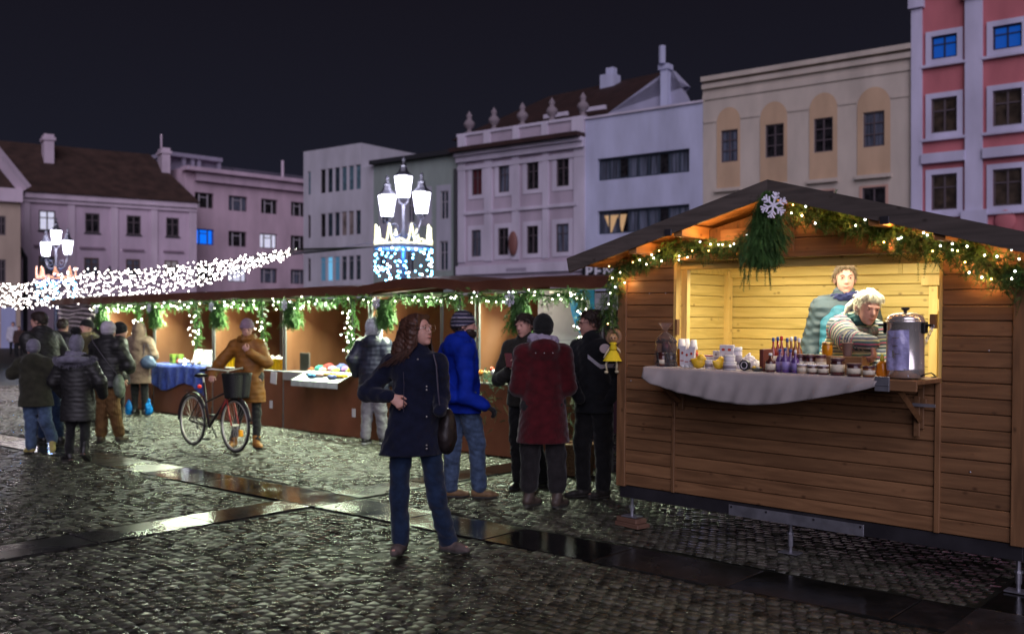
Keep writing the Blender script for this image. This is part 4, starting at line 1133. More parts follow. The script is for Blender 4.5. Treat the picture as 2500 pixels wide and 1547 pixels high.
b = MB(); b.box(2.36, 2.50, -.05, -.035, .885, .905); b.build('hinge_bar', galv, chal)
b = MB()
p0_, p1_ = Vector((2.475, -.02, 1.40)), Vector((2.44, -.33, 1.085)); n_ = 26
for i in range(n_):
    p = p0_.lerp(p1_, (i+.5)/n_); b.ring(p, (1, .2*(-1)**i, .3) if i % 2 else (.3, .9, .4), .009, .0028, 10, 5)
b.build('chain', galv, chal)
b = MB(); b.box(2.45, 2.486, -.02, .02, 1.38, 1.47); b.box(.545, .565, -.015, .02, 1.30, 1.42); b.build_each('hatch_latch', W_b, chal)
b = MB()
for u, w in ((.3, 1.62), (.45, 1.62), (.13, .93), (2.7, .5), (2.8, 1.25)): b.ball((u, -.003, w), .006, .003, .006, 6)
b.build_each('nail', galv, chal)

# lamp under the ceiling
lf = thing('ceiling_lamp', 'strip lamp fixed under the chalet ceiling behind the hatch header', 'lamp', M=CM)
b = MB(); b.box(1.0, 2.1, .13, .20, 1.865, 1.898); b.build('housing', mat('white_enamel', (.7, .7, .7), .4), lf)
b = MB(); b.tube([(1.02, .165, 1.852), (2.08, .165, 1.852)], .012, 8); b.build('tube', mat('lamp_tube', (.9, .9, .9), .4, emit=(1, .97, .85), es=6, sample=False), lf)
light('AREA', (1.55, .17, 1.83), 26, (1., .91, .68), lf, 1.5, (R(32), 0, 0), .10)
light('AREA', (1.25, .95, 1.885), 23, (1., .91, .68), lf, 1.7, (0, 0, 0), .7)  # second wide light without a fixture, added to even out the interior

# tablecloth on the shelf
def cloth(s, t):
    u = .535+s*1.755
    if t < .45: q = t/.45; return (u, .02-.43*q, 1.0725+.002*math.sin(u*9+q*5))
    q = (t-.45)/.55
    env = 1.045-(.185*math.sin(math.pi*min(1, (s*.96+.02))**.8)**.62)
    env += .012*math.sin(s*9)
    z = 1.068+(env-1.068)*q
    y = -.415-.02*math.sin(q*2.2)-.010*math.sin(s*42)*q-.006*math.sin(s*95+q*3)*q
    return (u+.05*(1-s)*q*(1-q)-.02*q*s, y, z)
b = MB(); b.grid(cloth, 110, 26); lin = mat('grey_linen', (.40, .355, .35), .95, bump=(420, .5), var=(6, .12), sheen=.2)
tc_ = thing('tablecloth', 'grey linen tablecloth hanging in a bow over the chalet shelf', 'tablecloth', M=CM)
b.build('cloth', lin, tc_, True, solid=.002)

# ------------------------------------------------------------------ goods on the chalet shelf
cap_w = mat('white_plastic', (.72, .72, .72), .35); lab = mat('cream_label', (.62, .56, .44), .7, var=(60, .15)); amber = mat('amber_liquid', (.62, .22, .02), .12, trans=.35, var=(9, .2))
darkjam = mat('dark_jam', (.07, .02, .018), .1, coat=.5, var=(12, .4)); red_l = mat('red_syrup', (.25, .025, .015), .1, coat=.6); violet = mat('violet_syrup', (.10, .05, .20), .12, coat=.6); brownl = mat('brown_syrup', (.20, .07, .02), .1, coat=.5)
clear = mat('clear_glass', (.8, .85, .8), .05, trans=.85, spec=.6); gold = mat('gold_lid', (.55, .36, .12), .3, .8); lid_d = mat('dark_lid', (.08, .03, .04), .35); lid_b = mat('blue_cap', (.05, .08, .25), .4); lid_r = mat('red_cap', (.45, .02, .02), .4)
card = mat('white_card', (.66, .63, .66), .7, var=(30, .06)); printm = mat('print_red', (.45, .06, .04), .6); greyprint = mat('print_grey', (.25, .22, .25), .7); wax = mat('yellow_wax', (.75, .48, .03), .45, var=(30, .1))
def SHF(u, v=-.2): return CH(u, v, 1.0745)
def item(name, label, cat_, u, v, group=None, lift=0., rot=0.):
    t = thing(name, label, cat_, SHF(u, v)+Vector((0, 0, lift)), -yaw_+rot, group); return t
def bottle(label, u, v, h, r, liq, capm, labm, group=None, neck=.35):
    t = item('bottle', label, 'bottle', u, v, group)
    b = MB(); b.lathe([(r*.9, 0), (r, .006), (r, h*.52), (r*.8, h*.62), (r*.34, h*.72), (r*.30, h*.90)], n=14); b.build('glass', liq, t, True)
    b = MB(); b.lathe([(r*.36, h*.885), (r*.38, h*.9), (r*.38, h), (r*.2, h+.002)], n=12); b.build('cap', capm, t, True)
    b = MB(); b.lathe([(r*1.02, h*.12), (r*1.02, h*.45)], n=14); b.build('label_band', labm, t, True)
    return t
def jar(label, u, v, h, r, cont, lidm, labm=None, group=None, lift=0., lidr=1.02):
    t = item('jar', label, 'jar', u, v, group, lift)
    b = MB(); b.lathe([(r*.92, 0), (r, .005), (r, h*.74), (r*.88, h*.82), (r*.88, h*.84)], n=16); b.build('glass', cont, t, True)
    b = MB(); b.lathe([(r*lidr*.98, h*.82), (r*lidr, h*.83), (r*lidr, h*.985), (r*lidr*.9, h)], n=16); b.build('lid', lidm, t, True)
    if labm: b = MB(); b.lathe([(r*1.015, h*.2), (r*1.015, h*.62)], n=16); b.build('label_band', labm, t, True)
    return t
def boxit(name, label, cat_, u, v, w, d, h, m, pr=None, rot=0., lift=0.):
    t = item(name, label, cat_, u, v, None, lift, rot)
    b = MB(); b.cbox(-w/2, w/2, -d/2, d/2, 0, h, .003); b.build('carton', m, t)
    if pr:
        b = MB()
        for (x0, x1, z0, z1) in pr[1]: b.box(x0*w/2, x1*w/2, -d/2-.0015, -d/2-.0002, z0*h, z1*h)
        b.build('print', pr[0], t)
    return t
PL = [(-.6, .6, .55, .62), (-.5, .5, .42, .46), (-.55, .55, .3, .34), (-.3, .3, .7, .86)]

def up(px, v):
    """position along the shelf seen at this photo column"""
    d = Vector(((px-1250)/F, 1, 0)); c = Vector((0, 0, 0)); O_ = CH(0, v, 1.07); O_.z = 0
    n_ = Vector((cn.x, cn.y, 0)); t_ = O_.dot(n_)/d.dot(n_); return (d*t_-O_).dot(Vector((cr.x, cr.y, 0)))
# cellophane gift bag
t = item('gift_bag', 'clear cellophane gift bag of dark jars at the left end of the shelf', 'gift bag', up(1625, -.26), -.26)
for x, y in ((-.036, 0), (.04, .01), (.0, -.035)):
    b = MB(); b.lathe([(.034, 0), (.036, .005), (.036, .075), (.032, .083), (.035, .085), (.035, .103), (.02, .105)], (x, y, 0), 12); j_ = b.build('jar', darkjam, t, True)
    b = MB(); b.lathe([(.0365, .018), (.0365, .05)], (x, y, 0), 12); b.build('label_band', lab, j_, True)
b = MB(); b.lathe([(.03, .105), (.034, .14), (.02, .18)], (0, .01, 0), 10); b.build('ribbon_bow', mat('pink_ribbon', (.45, .08, .12), .5), t, True)
cello = mat('cellophane', (.95, .9, .95), .12, trans=.95, spec=.8, ior=1.05)
def bag(s, q):
    a = s*2*math.pi; z = q*.32; r = .085*(1-.12*q) if q < .55 else (.075*(1-(q-.55)/.25)**.8+.012 if q < .8 else .012+.22*(q-.8))
    r *= 1+.09*math.sin(a*7+q*9)+.05*math.sin(a*13-q*14); return (r*math.cos(a), r*.75*math.sin(a), z)
b = MB(); b.grid(bag, 40, 30); b.build('wrapper', cello, t, True)
for px, v, h, lm, lbl in ((1664, -.15, .20, None, 'amber honey shampoo bottle with tall white cap beside the gift bag'), (1676, -.08, .20, None, 'amber bottle half hidden behind the first amber one'), (1693, -.15, .195, printm, 'orange bottle with red label and white cap among the lotions')):
    t = item('bottle', lbl, 'bottle', up(px, v), v); b = MB(); b.lathe([(.030, 0), (.034, .005), (.034, h*.6), (.024, h*.68)], n=14); b.build('glass', amber, t, True)
    b = MB(); b.lathe([(.031, h*.64), (.032, h*.66), (.022, h), (.012, h+.002)], n=14); b.build('cap', cap_w, t, True)
    if lm: b = MB(); b.lathe([(.0345, h*.42), (.0345, h*.55)], n=14); b.build('label_band', lm, t, True)
for px, h, lbl in ((1668, .155, 'white lotion tube with red emblem in front of the amber bottles'), (1679, .135, 'small white lotion tube standing between two others'), (1690, .15, 'white tube with red dot in front of the orange bottle')):
    t = item('tube', lbl, 'tube', up(px, -.31), -.31)
    b = MB(); b.add([(-.026, -.005, h), (.026, -.005, h), (.026, .005, h), (-.026, .005, h), (-.018, -.016, .015), (.018, -.016, .015), (.018, .016, .015), (-.018, .016, .015)], [(0, 1, 2, 3), (4, 5, 1, 0), (5, 6, 2, 1), (6, 7, 3, 2), (7, 4, 0, 3)]); b.build('tube_body', card, t)
    b = MB(); b.lathe([(.019, 0), (.020, .018)], n=12); b.build('cap', cap_w, t, True)
    b = MB(); b.ball((0, -.0125, h*.68), .010, .002, .010, 8); b.box(-.014, .014, -.0165, -.0155, h*.3, h*.34); b.build_each('print', printm, t)
boxit('cream_box', 'low grey-white cosmetics box with a red top edge behind the yellow candle', 'box', up(1708, -.12), -.12, .10, .06, .085, card, (printm, [(-1, 1, .92, 1.0), (-.5, .5, .3, .4)]))
boxit('cream_box', 'wide white box beside the red-topped box', 'box', up(1738, -.10), -.10, .11, .06, .088, card, (printm, [(-1, 1, .9, 1.0), (-.6, .6, .4, .5)]))
def candle(label, u, v, s, rot):
    t = item('beeswax_candle', label, 'candle', u, v, None, 0, rot)
    V, Q = sdf_mesh([ell((0, 0, .024*s), (.03*s, .02*s, .024*s)), ell((.012*s, 0, .05*s), (.014*s, .013*s, .014*s)), cone((.012*s, 0, .05*s), (.034*s, 0, .046*s), .007*s, .003*s), cone((-.015*s, 0, .03*s), (-.04*s, 0, .042*s), .012*s, .004*s)], .0035, noise=(.0012, 120, 2))
    npmesh('wax_figure', V, Q, wax, t, True); b = MB(); b.tube([(.01*s, 0, .06*s), (.012*s, 0, .075*s)], .0012, 5); b.build('wick', cap_w, t)
candle('yellow beeswax candle shaped like a bird, left of the pair', up(1706, -.33), -.33, 1.5, 0.2)
candle('yellow beeswax candle standing before the white boxes', up(1756, -.33), -.33, 1.35, 1.2)
jar('small frosted jar between the two yellow candles', up(1731, -.30), -.30, .06, .027, card, cap_w, greyprint)
boxit('cream_box', 'lilac white box standing upright left of the two tall cartons', 'box', up(1752, -.18), -.18, .055, .045, .125, card, (greyprint, PL))
for px, lbl in ((1768, 'tall white carton with red emblem, left one of the upright pair'), (1783, 'tall white carton with red emblem, right one of the upright pair')):
    boxit('tall_carton', lbl, 'carton', up(px, -.22), -.22, .056, .035, .17, card, (printm, [(-.4, .4, .75, .85), (-.6, .6, .45, .48)]), .15)
jar('round white cream jar with grey band in the middle of the lotions', up(1782, -.33), -.33, .055, .046, card, cap_w, greyprint, None, 0., 1.03)
jar('white cream jar stacked on the round grey-banded one', up(1781, -.33), -.33, .045, .040, card, cap_w, None, None, .056, 1.05)
jar('white capped bottle-like jar behind the stacked cream jars', up(1801, -.18), -.18, .155, .032, card, cap_w, greyprint)
t = item('tea_tin', 'dark round tin with pale ring lying on its rim', 'tin', up(1819, -.33), -.33); b = MB(); b.tube([(0, -.014, .037), (0, .014, .037)], .037, 20); b.build('tin_body', mat('tin_dark', (.03, .03, .035), .3), t, False); b = MB(); b.ring((0, -.0145, .037), (0, 1, 0), .023, .003, 20, 5); b.build('ring_print', card, t)
t = item('paper_bag', 'crumpled white paper bag behind the round tin', 'bag', up(1830, -.18), -.18)
V, Q = sdf_mesh([ell((0, 0, .045), (.055, .045, .05)), ell((.04, 0, .025), (.06, .045, .03)), cone((-.01, 0, .07), (0, 0, .11), .015, .008)], .006, noise=(.005, 60, 3), cuts=[((0, 0, 0), (0, 0, -1))]); npmesh('paper', V, Q, card, t, True)
t = item('soap_dish', 'shallow glass dish of pale soaps with an orange rim', 'dish', up(1850, -.30), -.30); b = MB(); b.lathe([(.03, 0), (.06, .02), (.062, .023), (.05, .022), (.02, .012)], n=20); b.build('dish_body', clear, t, True)
for k in range(6):
    a = k*1.05; b = MB(); b.ball((.028*math.cos(a), .028*math.sin(a), .024), .016, .013, .012, 8); b.build('soap', lab if k % 2 else wax, t, True)
boxit('wine_box', 'dark red upright box at the left end of the bottles', 'box', up(1871, -.24), -.24, .03, .14, .15, mat('dark_red_board', (.13, .03, .02), .6))
bt = [(1888, -.14, red_l, lid_b, 'tall red syrup bottle with dark cap, first of the back row'), (1899, -.10, red_l, lid_b, 'tall red syrup bottle second in the back row'), (1908, -.14, red_l, lid_r, 'tall syrup bottle with bright red cap'),
      (1922, -.13, brownl, lid_b, 'brown syrup bottle with blue cap, the left of two such'), (1932, -.08, brownl, cap_w, 'tallest bottle, with white cap, in the back row'), (1942, -.15, brownl, lid_b, 'blue capped bottle second from the right in the back row'), (1951, -.10, brownl, cap_w, 'white capped bottle at the right end of the back row')]
for i, (px, v, liq, cp, lb) in enumerate(bt): bottle(lb, up(px, v), v, .225+.006*(i % 3), .026, liq, cp, lab)
vl = mat('violet_label', (.25, .2, .45), .6)
fr_ = [(1881, .125, .034, darkjam, cap_w, lab, 'squat dark bottle with shield label at the front left of the bottles'), (1904, .155, .027, violet, lid_b, vl, 'violet bottle just right of the squat one'),
       (1917, .165, .027, violet, lid_b, vl, 'violet bottle, the tallest in the front row'), (1930, .155, .027, violet, lid_b, vl, 'third violet bottle from the left in the front row'), (1942, .15, .026, violet, cap_w, vl, 'violet bottle with white cap at the right of the front row')]
for i, (px, h, r, liq, cp, lm, lb) in enumerate(fr_): v = -.34 if i % 2 == 0 else -.29; bottle(lb, up(px, v), v, h, r, liq, cp, lm)
for row in (0, 1):
    for i, px in enumerate((1959, 1984, 2010)):
        v = -.34+.085*row; jar('small jar with pale label in the block of little jars right of the violet bottles', up(px+(-6 if row else 0), v), v, .064 if row == 0 else .125, .035, darkjam if (i+row) % 3 else mat('pale_jam', (.42, .3, .2), .3), lid_d if row else card, lab, 'small jars in the block beside the violet bottles')
jar('large jar of dark jam with cream label left of the two low jars', up(2045, -.33), -.33, .112, .045, darkjam, lid_d, lab)
jar('low wide jam jar with cream label between the large and the honey coloured jars', up(2086, -.34), -.34, .082, .047, darkjam, lid_d, lab)
jar('low honey coloured jam jar right of the wide one', up(2121, -.34), -.34, .068, .038, brownl, lid_d, lab)
ris = item('display_step', 'low wooden display step carrying honey jar and paper cup', 'display step', up(2040, -.16), -.16); b = MB(); b.cbox(-.22, .20, -.05, .07, 0, .115); b.build('step_board', W_o, ris)
jar('open glass of golden honey standing on the display step', up(2020, -.15), -.15, .088, .034, mat('honey', (.75, .30, .01), .15, trans=.3), gold, None, None, .117)
t = item('paper_cup', 'brown paper cup on the display step right of the golden honey', 'cup', up(2069, -.15), -.15, None, .117)
b = MB(); b.lathe([(.026, 0), (.027, .002), (.036, .085), (.038, .087), (.036, .09), (.025, .01)], n=18); b.build('cup_body', mat('kraft_cup', (.22, .14, .12), .7), t, True)
t = item('honey_bottle', 'orange squeeze bottle of honey beside the drink urn', 'bottle', up(2154, -.28), -.28); b = MB(); b.lathe([(.032, 0), (.036, .01), (.034, .075), (.028, .09), (.014, .10)], n=14); b.build('bottle_body', mat('honey2', (.65, .20, .01), .15, trans=.25), t, True); b = MB(); b.lathe([(.014, .098), (.014, .115), (.006, .14), (.002, .143)], n=12); b.build('cap', mat('yellow_cap', (.6, .5, .05), .4), t, True)

# ------------------------------------------------------------------ hot drink urn
t = thing('drink_urn', 'tall metal hot drink urn with black handles and a paper sheet taped on', 'urn', CH(2.385, -.235, 1.0745), -yaw_)
um = mat('polished_urn', (.78, .73, .70), .22, .75)
b = MB(); b.lathe([(.100, 0), (.112, .004), (.112, .05), (.115, .055), (.112, .06), (.110, .335), (.116, .34), (.118, .352), (.110, .356)], n=40); b.build('urn_body', um, t, True)
b = MB(); b.lathe([(.112, .354), (.113, .362), (.10, .385), (.07, .398), (.02, .404)], n=36); b.build('lid', um, t, True)
b = MB(); b.lathe([(.012, .40), (.01, .415), (.024, .422), (.026, .43), (.02, .436), (.004, .437)], n=18); b.build('lid_knob', mat('black_plastic', (.012, .012, .012), .4), t, True)
for s in (-1, 1):
    b = MB(); b.cbox(s*.115-.014, s*.115+.014, -.03, .03, .275, .345, .004); b.cbox(min(s*.12, s*.165), max(s*.12, s*.165), -.018, .018, .318, .333, .003); b.build('handle', MATS['black_plastic'], t)
def sheet(s, q):
    a = -1.62-.75+s*1.35; r = .1165+.004*math.sin(q*7+s*5)+.005*s*s+.003*math.sin(s*13)
    return (r*math.cos(a), r*math.sin(a), .045+.245*q+.008*s)
b = MB(); b.grid(sheet, 24, 18); b.build('taped_sheet', mat('plastic_sleeve', (.40, .38, .66), .25, var=(25, .25), bump=(30, .8), coat=.6), t, True)
b = MB()
for s_, q_, l_ in ((.35, .8, .3), (.35, .6, .25), (.3, .4, .35), (.3, .33, .2)): b.grid(lambda a_, c_: tuple(Vector(sheet(s_+a_*l_, q_+c_*.022))*1.0+Vector((0, -.0016, 0))), 4, 1)
b.build('sheet_writing', greyprint, t)
b = MB(); b.tube([(.10, -.03, .01), (.14, -.04, .03), (.165, -.02, .035), (.17, .05, .01), (.13, .09, .004)], .004, 6); b.build('cable', MATS['black_plastic'], t, True)

# ------------------------------------------------------------------ bee doll hanging on the corner post
q0 = CH(-.045, -.09, 0)
dp = Vector((q0.x, q0.y, 0)); dz = lambda py: EH+(HY-py)/F*q0.y
dpp = D(1497, 895, q0.y); t = thing('bee_doll', 'wooden bee doll in a yellow dress and straw hat hanging on the chalet corner', 'doll', tuple(dpp), 0)
sc_ = 1/F*q0.y
pv = lambda x, y, d=0: ((x-1497)*sc_, d, (895-y)*sc_)
wdm = mat('doll_wood', (.42, .26, .14), .5); yel = mat('yellow_felt', (.75, .60, .02), .8, bump=(200, .3)); straw = mat('straw', (.28, .17, .10), .8, bump=(150, .6)); stripe = mat('pale_cord', (.5, .45, .3), .7)
b = MB(); b.ball(pv(1497, 825), 12*sc_, n=14); b.ball(pv(1496, 828, -.04), 2.5*sc_, n=6); b.build('head', wdm, t, True)
b = MB(); b.ring(pv(1499, 822, .01), (.2, 1, .1), 15*sc_, 6.5*sc_, 20, 8); b.ball(pv(1499, 821, .03), 16*sc_, 4*sc_, 15*sc_, 14); b.build('straw_hat', straw, t, True)
b = MB(); b.lathe([(.02, 0), (.035, .02), (.022, .05), (.034, .062), (.012, .072)], pv(1497, 856), 12); b.build('blouse', yel, t, True)
b = MB(); b.grid(lambda s, q: (pv(1497, 0)[0]+(.025+.05*q)*(1+.12*math.sin(s*44))*math.cos(s*6.2832), (.02+.035*q)*math.sin(s*6.2832), pv(0, 855)[2]-q*.085), 40, 5); b.build('skirt', yel, t, True)
b = MB(); b.tube([pv(1487, 872), pv(1479, 890), pv(1482, 905)], .009); b.tube([pv(1504, 872), pv(1506, 890), pv(1505, 903)], .010); b.tube([pv(1505, 848), pv(1515, 858), pv(1518, 872)], .009); b.tube([pv(1489, 848), pv(1480, 862), pv(1474, 874)], .007); b.ball(pv(1519, 876), .016); b.ball(pv(1506, 907), .018, .024, .013); b.ball(pv(1480, 908), .018, .024, .013)
b.build('limbs', stripe, t, True)
for s, x in ((-1, 1478), (1, 1520)): b = MB(); b.ball(pv(x, 851, .03), 14*sc_, .003, 12*sc_, 16); b.build('wing', mat('gauze_wing', (.32, .26, .27), .6, alpha=.8), t, True)
b = MB(); b.tube([pv(1498, 808), pv(1499, 790)], .002, 5); b.build('hanging_cord', stripe, t)
for x in (1492, 1500): b = MB(); b.ball(pv(x, 824, -.045), .006, n=6); b.build('eye', mat('black_eye', (.01, .01, .01), .3), t)

# ------------------------------------------------------------------ greenery with lights
fir = mat('fir_green', (.05, .115, .028), .65, var=(18, .5), spec=.3); firb = mat('bright_fir', (.05, .125, .028), .6, var=(18, .4), spec=.3); wire_m = mat('dark_wire', (.015, .02, .012), .6)
bulb_m = mat('bulb_glow', (1, 1, .9), .4, emit=(1, .92, .72), es=22, sample=False); bulb_w = mat('warm_bulb_glow', (1, .8, .5), .4, emit=(1, .50, .14), es=16, sample=False)
bulb_c = mat('cold_bulb_glow', (1, 1, 1), .4, emit=(1, .91, .84), es=34, sample=False); bulb_b = mat('blue_bulb_glow', (.6, .8, 1), .4, emit=(.14, .58, 1.), es=26, sample=False)
bulb_n = mat('neutral_bulb_glow', (1, 1, 1), .4, emit=(.85, .92, 1.), es=22, sample=False)
def bmesh_ball(m, r):
    b = MB(); b.ball((0, 0, 0), r, n=8); o = b.build('bulb', m, None, True); me = o.data; bpy.data.objects.remove(o); return me
BM = {}
def bulb(parent, p, m, r):
    k = (m.name, r)
    if k not in BM: BM[k] = bmesh_ball(m, r)
    o = bpy.data.objects.new('bulb', BM[k]); C.objects.link(o); o.parent = parent; o.location = p; return o

def garland(label, path, rad, n, bulbs, br, loc, cat_='garland', name='fir_garland', group=None, m=None, tl=(.07, .13), nn=7, nl=.02, nw=.003, seed=0, down=.35, spread=.6, bm=None, wire=True):
    """path, bulbs: world points"""
    loc = Vector(loc); t = thing(name, label, cat_, loc, 0, group)
    pth = [Vector(p)-loc for p in path]; rg = np.random.default_rng(seed)
    P = along(pth, n, rg, rad*.42)
    dr = rg.normal(size=(n, 3)); tg = np.array(tuple(pth[-1]-pth[0])); tg = tg/np.linalg.norm(tg)
    dr = dr*spread+tg*rg.choice([-1, 1], (n, 1))*.45+np.array([0, 0, -down]); dr /= np.linalg.norm(dr, axis=1)[:, None]
    V, Q = sprays(P, dr, rg.uniform(*tl, n), nn, nl, nw, seed)
    npmesh('foliage', V, Q, m or fir, t)
    if wire: b = MB(); b.tube(pth, rad*.14, 5); b.build('wire', wire_m, t)
    for i, q in enumerate(bulbs):
        bulb(t, Vector(q)-loc, bm(i) if bm else bulb_m, br)
    return t

def snowflake(parent, s, m, loc=(0, 0, 0), rot=(0, 0, 0)):
    b = MB()
    for k in range(6):
        b.M = Matrix.Rotation(k*math.pi/3, 4, 'Y')
        b.box(-.075*s, .075*s, -.02*s-.0003*k, .02*s+.0003*k, 0, s*.96)
        for h, l in ((.42, .36), (.68, .30)):
            for sg in (-1, 1): b.tube([(0, 0, h*s), (sg*l*s*.8, 0, (h+.26)*s)], .075*s, 4)
    b.M = None; o = b.build('snowflake', m, parent); o.location = loc; o.rotation_euler = rot; return o
snow_m = mat('white_felt', (.62, .60, .72), .8)

def plane_pt(px, py, v):
    d = Vector(((px-1250)/F, 1, (HY-py)/F)); c = Vector((0, 0, EH)); O_ = CH(0, v, 0)
    return c+d*((O_-c).dot(cn)/d.dot(cn))

def bulbs_on(path, n, jit, seed, dz=-.02):
    rg = np.random.default_rng(seed); P = along(path, n, rg, jit); P[:, 2] += dz
    return [Vector(p) for p in P]

# left half of the chalet garland, down the corner and up to the middle bunch
pl = [(1484, 800), (1490, 745), (1497, 700), (1503, 665), (1530, 652), (1574, 634), (1625, 610), (1680, 600), (1720, 606), (1770, 606), (1830, 590)]
pl = [plane_pt(x, y, -.075) for x, y in pl]
b1 = [(1487, 650), (1495, 678), (1502, 700), (1514, 665), (1525, 690), (1545, 640), (1562, 635), (1578, 645), (1591, 622), (1596, 630), (1609, 612), (1615, 637), (1658, 625), (1657, 634), (1678, 628), (1690, 612), (1709, 590), (1735, 596), (1754, 597), (1764, 597), (1730, 612), (1792, 595), (1783, 600), (1823, 574), (1490, 715), (1484, 790), (1486, 742)]
bm_ = lambda i: (bulb_w if i % 5 == 0 else bulb_n if i % 7 == 2 else bulb_m)
g1 = garland('fir garland with lights along the left slope of the chalet front', pl, .07, 1300, [plane_pt(x, y, -.15) for x, y in b1], .0052, pl[5], seed=3, bm=bm_, nn=7, nl=.017, nw=.0026, tl=(.045, .09))
b = [(1935, 492), (1960, 510), (2036, 522), (2110, 545), (2160, 566), (2222, 578), (2300, 596), (2360, 606), (2405, 640), (2440, 662), (2510, 680)]
pr_ = [plane_pt(x, y, -.08) for x, y in b]
b2 = [(1936, 500), (1967, 504), (1932, 520), (1958, 526), (1990, 545), (2059, 516), (2089, 550), (2112, 536), (2136, 538), (2158, 591), (2193, 583), (2200, 580), (2255, 568), (2264, 574), (2293, 560), (2305, 572), (2296, 600), (2277, 613), (2325, 595), (2338, 612), (2361, 601), (2387, 587), (2356, 640), (2404, 623), (2434, 626), (2470, 609), (2488, 632), (2366, 665), (2397, 677), (2420, 681), (2470, 680), (2478, 662), (2325, 610)]
warm_ids = {0, 9, 17, 19, 21, 22, 29}
g2 = garland('thick fir garland with lights along the right slope of the chalet front', pr_, .115, 2200, [plane_pt(x, y, -.19) for x, y in b2], .0056, pr_[5], seed=4, bm=lambda i: bulb_w if i in warm_ids else bulb_n if i % 3 == 1 else bulb_m, nn=7, nl=.018, nw=.0028, tl=(.05, .10))
# glow of some of the bulbs on the boards behind them
for i in (1, 4, 6, 9, 12, 17, 19, 22): light('POINT', plane_pt(*b1[i], -.07), .8, (1, .50, .16), None, .006).name = 'bulb_and_eave_light'
for i in (0, 3, 6, 9, 10, 12, 17, 19, 22, 24, 29, 28): light('POINT', plane_pt(*b2[i], -.05), .8, (1, .50, .16), None, .006).name = 'bulb_and_eave_light'
for px, py in ((1620, 590), (1720, 560), (1800, 525), (1950, 480), (2060, 505), (2180, 540), (2300, 565), (2420, 590)): light('POINT', plane_pt(px, py, -.20), 1.3, (1, .48, .14), None, .02).name = 'bulb_and_eave_light'  # extra orange lights added to brighten the eaves, not placed at any bulb
# middle bunch with the snowflake
top = plane_pt(1880, 465, -.395); t = thing('fir_bunch', 'big hanging fir bunch with a white snowflake under the chalet gable', 'fir bunch', top)
rg = np.random.default_rng(8); n = 3200
hz = rg.uniform(0, 1, n)**.8; s_ = 1/F*top.y
cx = -8-14*hz*hz; wd_ = np.where(hz < .6, 12+55*hz, 45-12*(hz-.6)/.4)
off = rg.normal(0, .42, n)*wd_
P = np.stack([(cx+off)*s_, rg.normal(-.02, .03, n), -(hz*165)*s_], 1)
dr = np.stack([off/60*1.0+rg.normal(0, .35, n), rg.normal(-.3, .45, n), -np.ones(n)], 1); dr /= np.linalg.norm(dr, axis=1)[:, None]
V, Q = sprays(P, dr, rg.uniform(.05, .10, n), 8, .019, .0026, 9); npmesh('foliage', V, Q, fir, t)
n = 60; hx = np.repeat(np.array([-60, -48, -30, -8, 2, -70]), 10); hy = np.tile(np.linspace(120, 205, 10), 6)*np.repeat(np.array([1.08, 1.05, .95, 1.02, 1.03, .9]), 10)
P = np.stack([(hx+hy*-.03)*s_, np.full(60, -.03), -hy*s_], 1); dr = np.tile(np.array([[.0, -.1, -1.]]), (60, 1))+rg.normal(0, .15, (60, 3)); dr /= np.linalg.norm(dr, axis=1)[:, None]
V, Q = sprays(P, dr, rg.uniform(.05, .08, 60), 8, .018, .0024, 12); npmesh('hanging_sprig', V, Q, fir, t)
snowflake(t, .088, mat('bright_felt', (.85, .82, .95), .8), ((1872-1880)*s_, -.17, -(508-465)*s_), (0, .2, -.45))

# ------------------------------------------------------------------ row of tarpaulin stalls
RA = Vector((-3.65, 15.4, 0)); re = Vector((.7215, -.6926, 0)); rn = Vector((.6926, .7215, 0)); ra_ = math.atan2(re.y, re.x); SW = 2.158
def SX(k): return RA+re*(.139+SW*k)
def ST(k, x, y, z=0): p = SX(k)+re*x+rn*y; return Vector((p.x, p.y, z))
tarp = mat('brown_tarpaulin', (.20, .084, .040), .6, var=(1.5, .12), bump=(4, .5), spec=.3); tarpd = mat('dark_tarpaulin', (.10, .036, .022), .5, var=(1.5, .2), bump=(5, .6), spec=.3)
tarpf = mat('front_tarpaulin', (.19, .068, .036), .55, var=(2, .15), bump=(5, .6), spec=.3); pole = mat('grey_pole', (.22, .22, .22), .4, .5); board = mat('counter_board', (.35, .33, .32), .6, var=(8, .1))
paper = mat('white_paper', (.62, .6, .62), .8)
stl = {-4: 'stall at the far left end of the row, hung with crumpled grey sheeting', -3: 'brown market stall third from the far end, behind the hooded shoppers', -2: 'brown market stall with the blue tablecloth', -1: 'brown market stall with yellow crates behind the bicycle', 0: 'brown market stall with colourful knitted goods', 1: 'brown market stall behind the woman in the navy coat', 2: 'brown market stall nearest the wooden chalet'}
sheetm = mat('crumpled_sheeting', (.30, .26, .27), .35, var=(5, .5), bump=(7, 1.0))
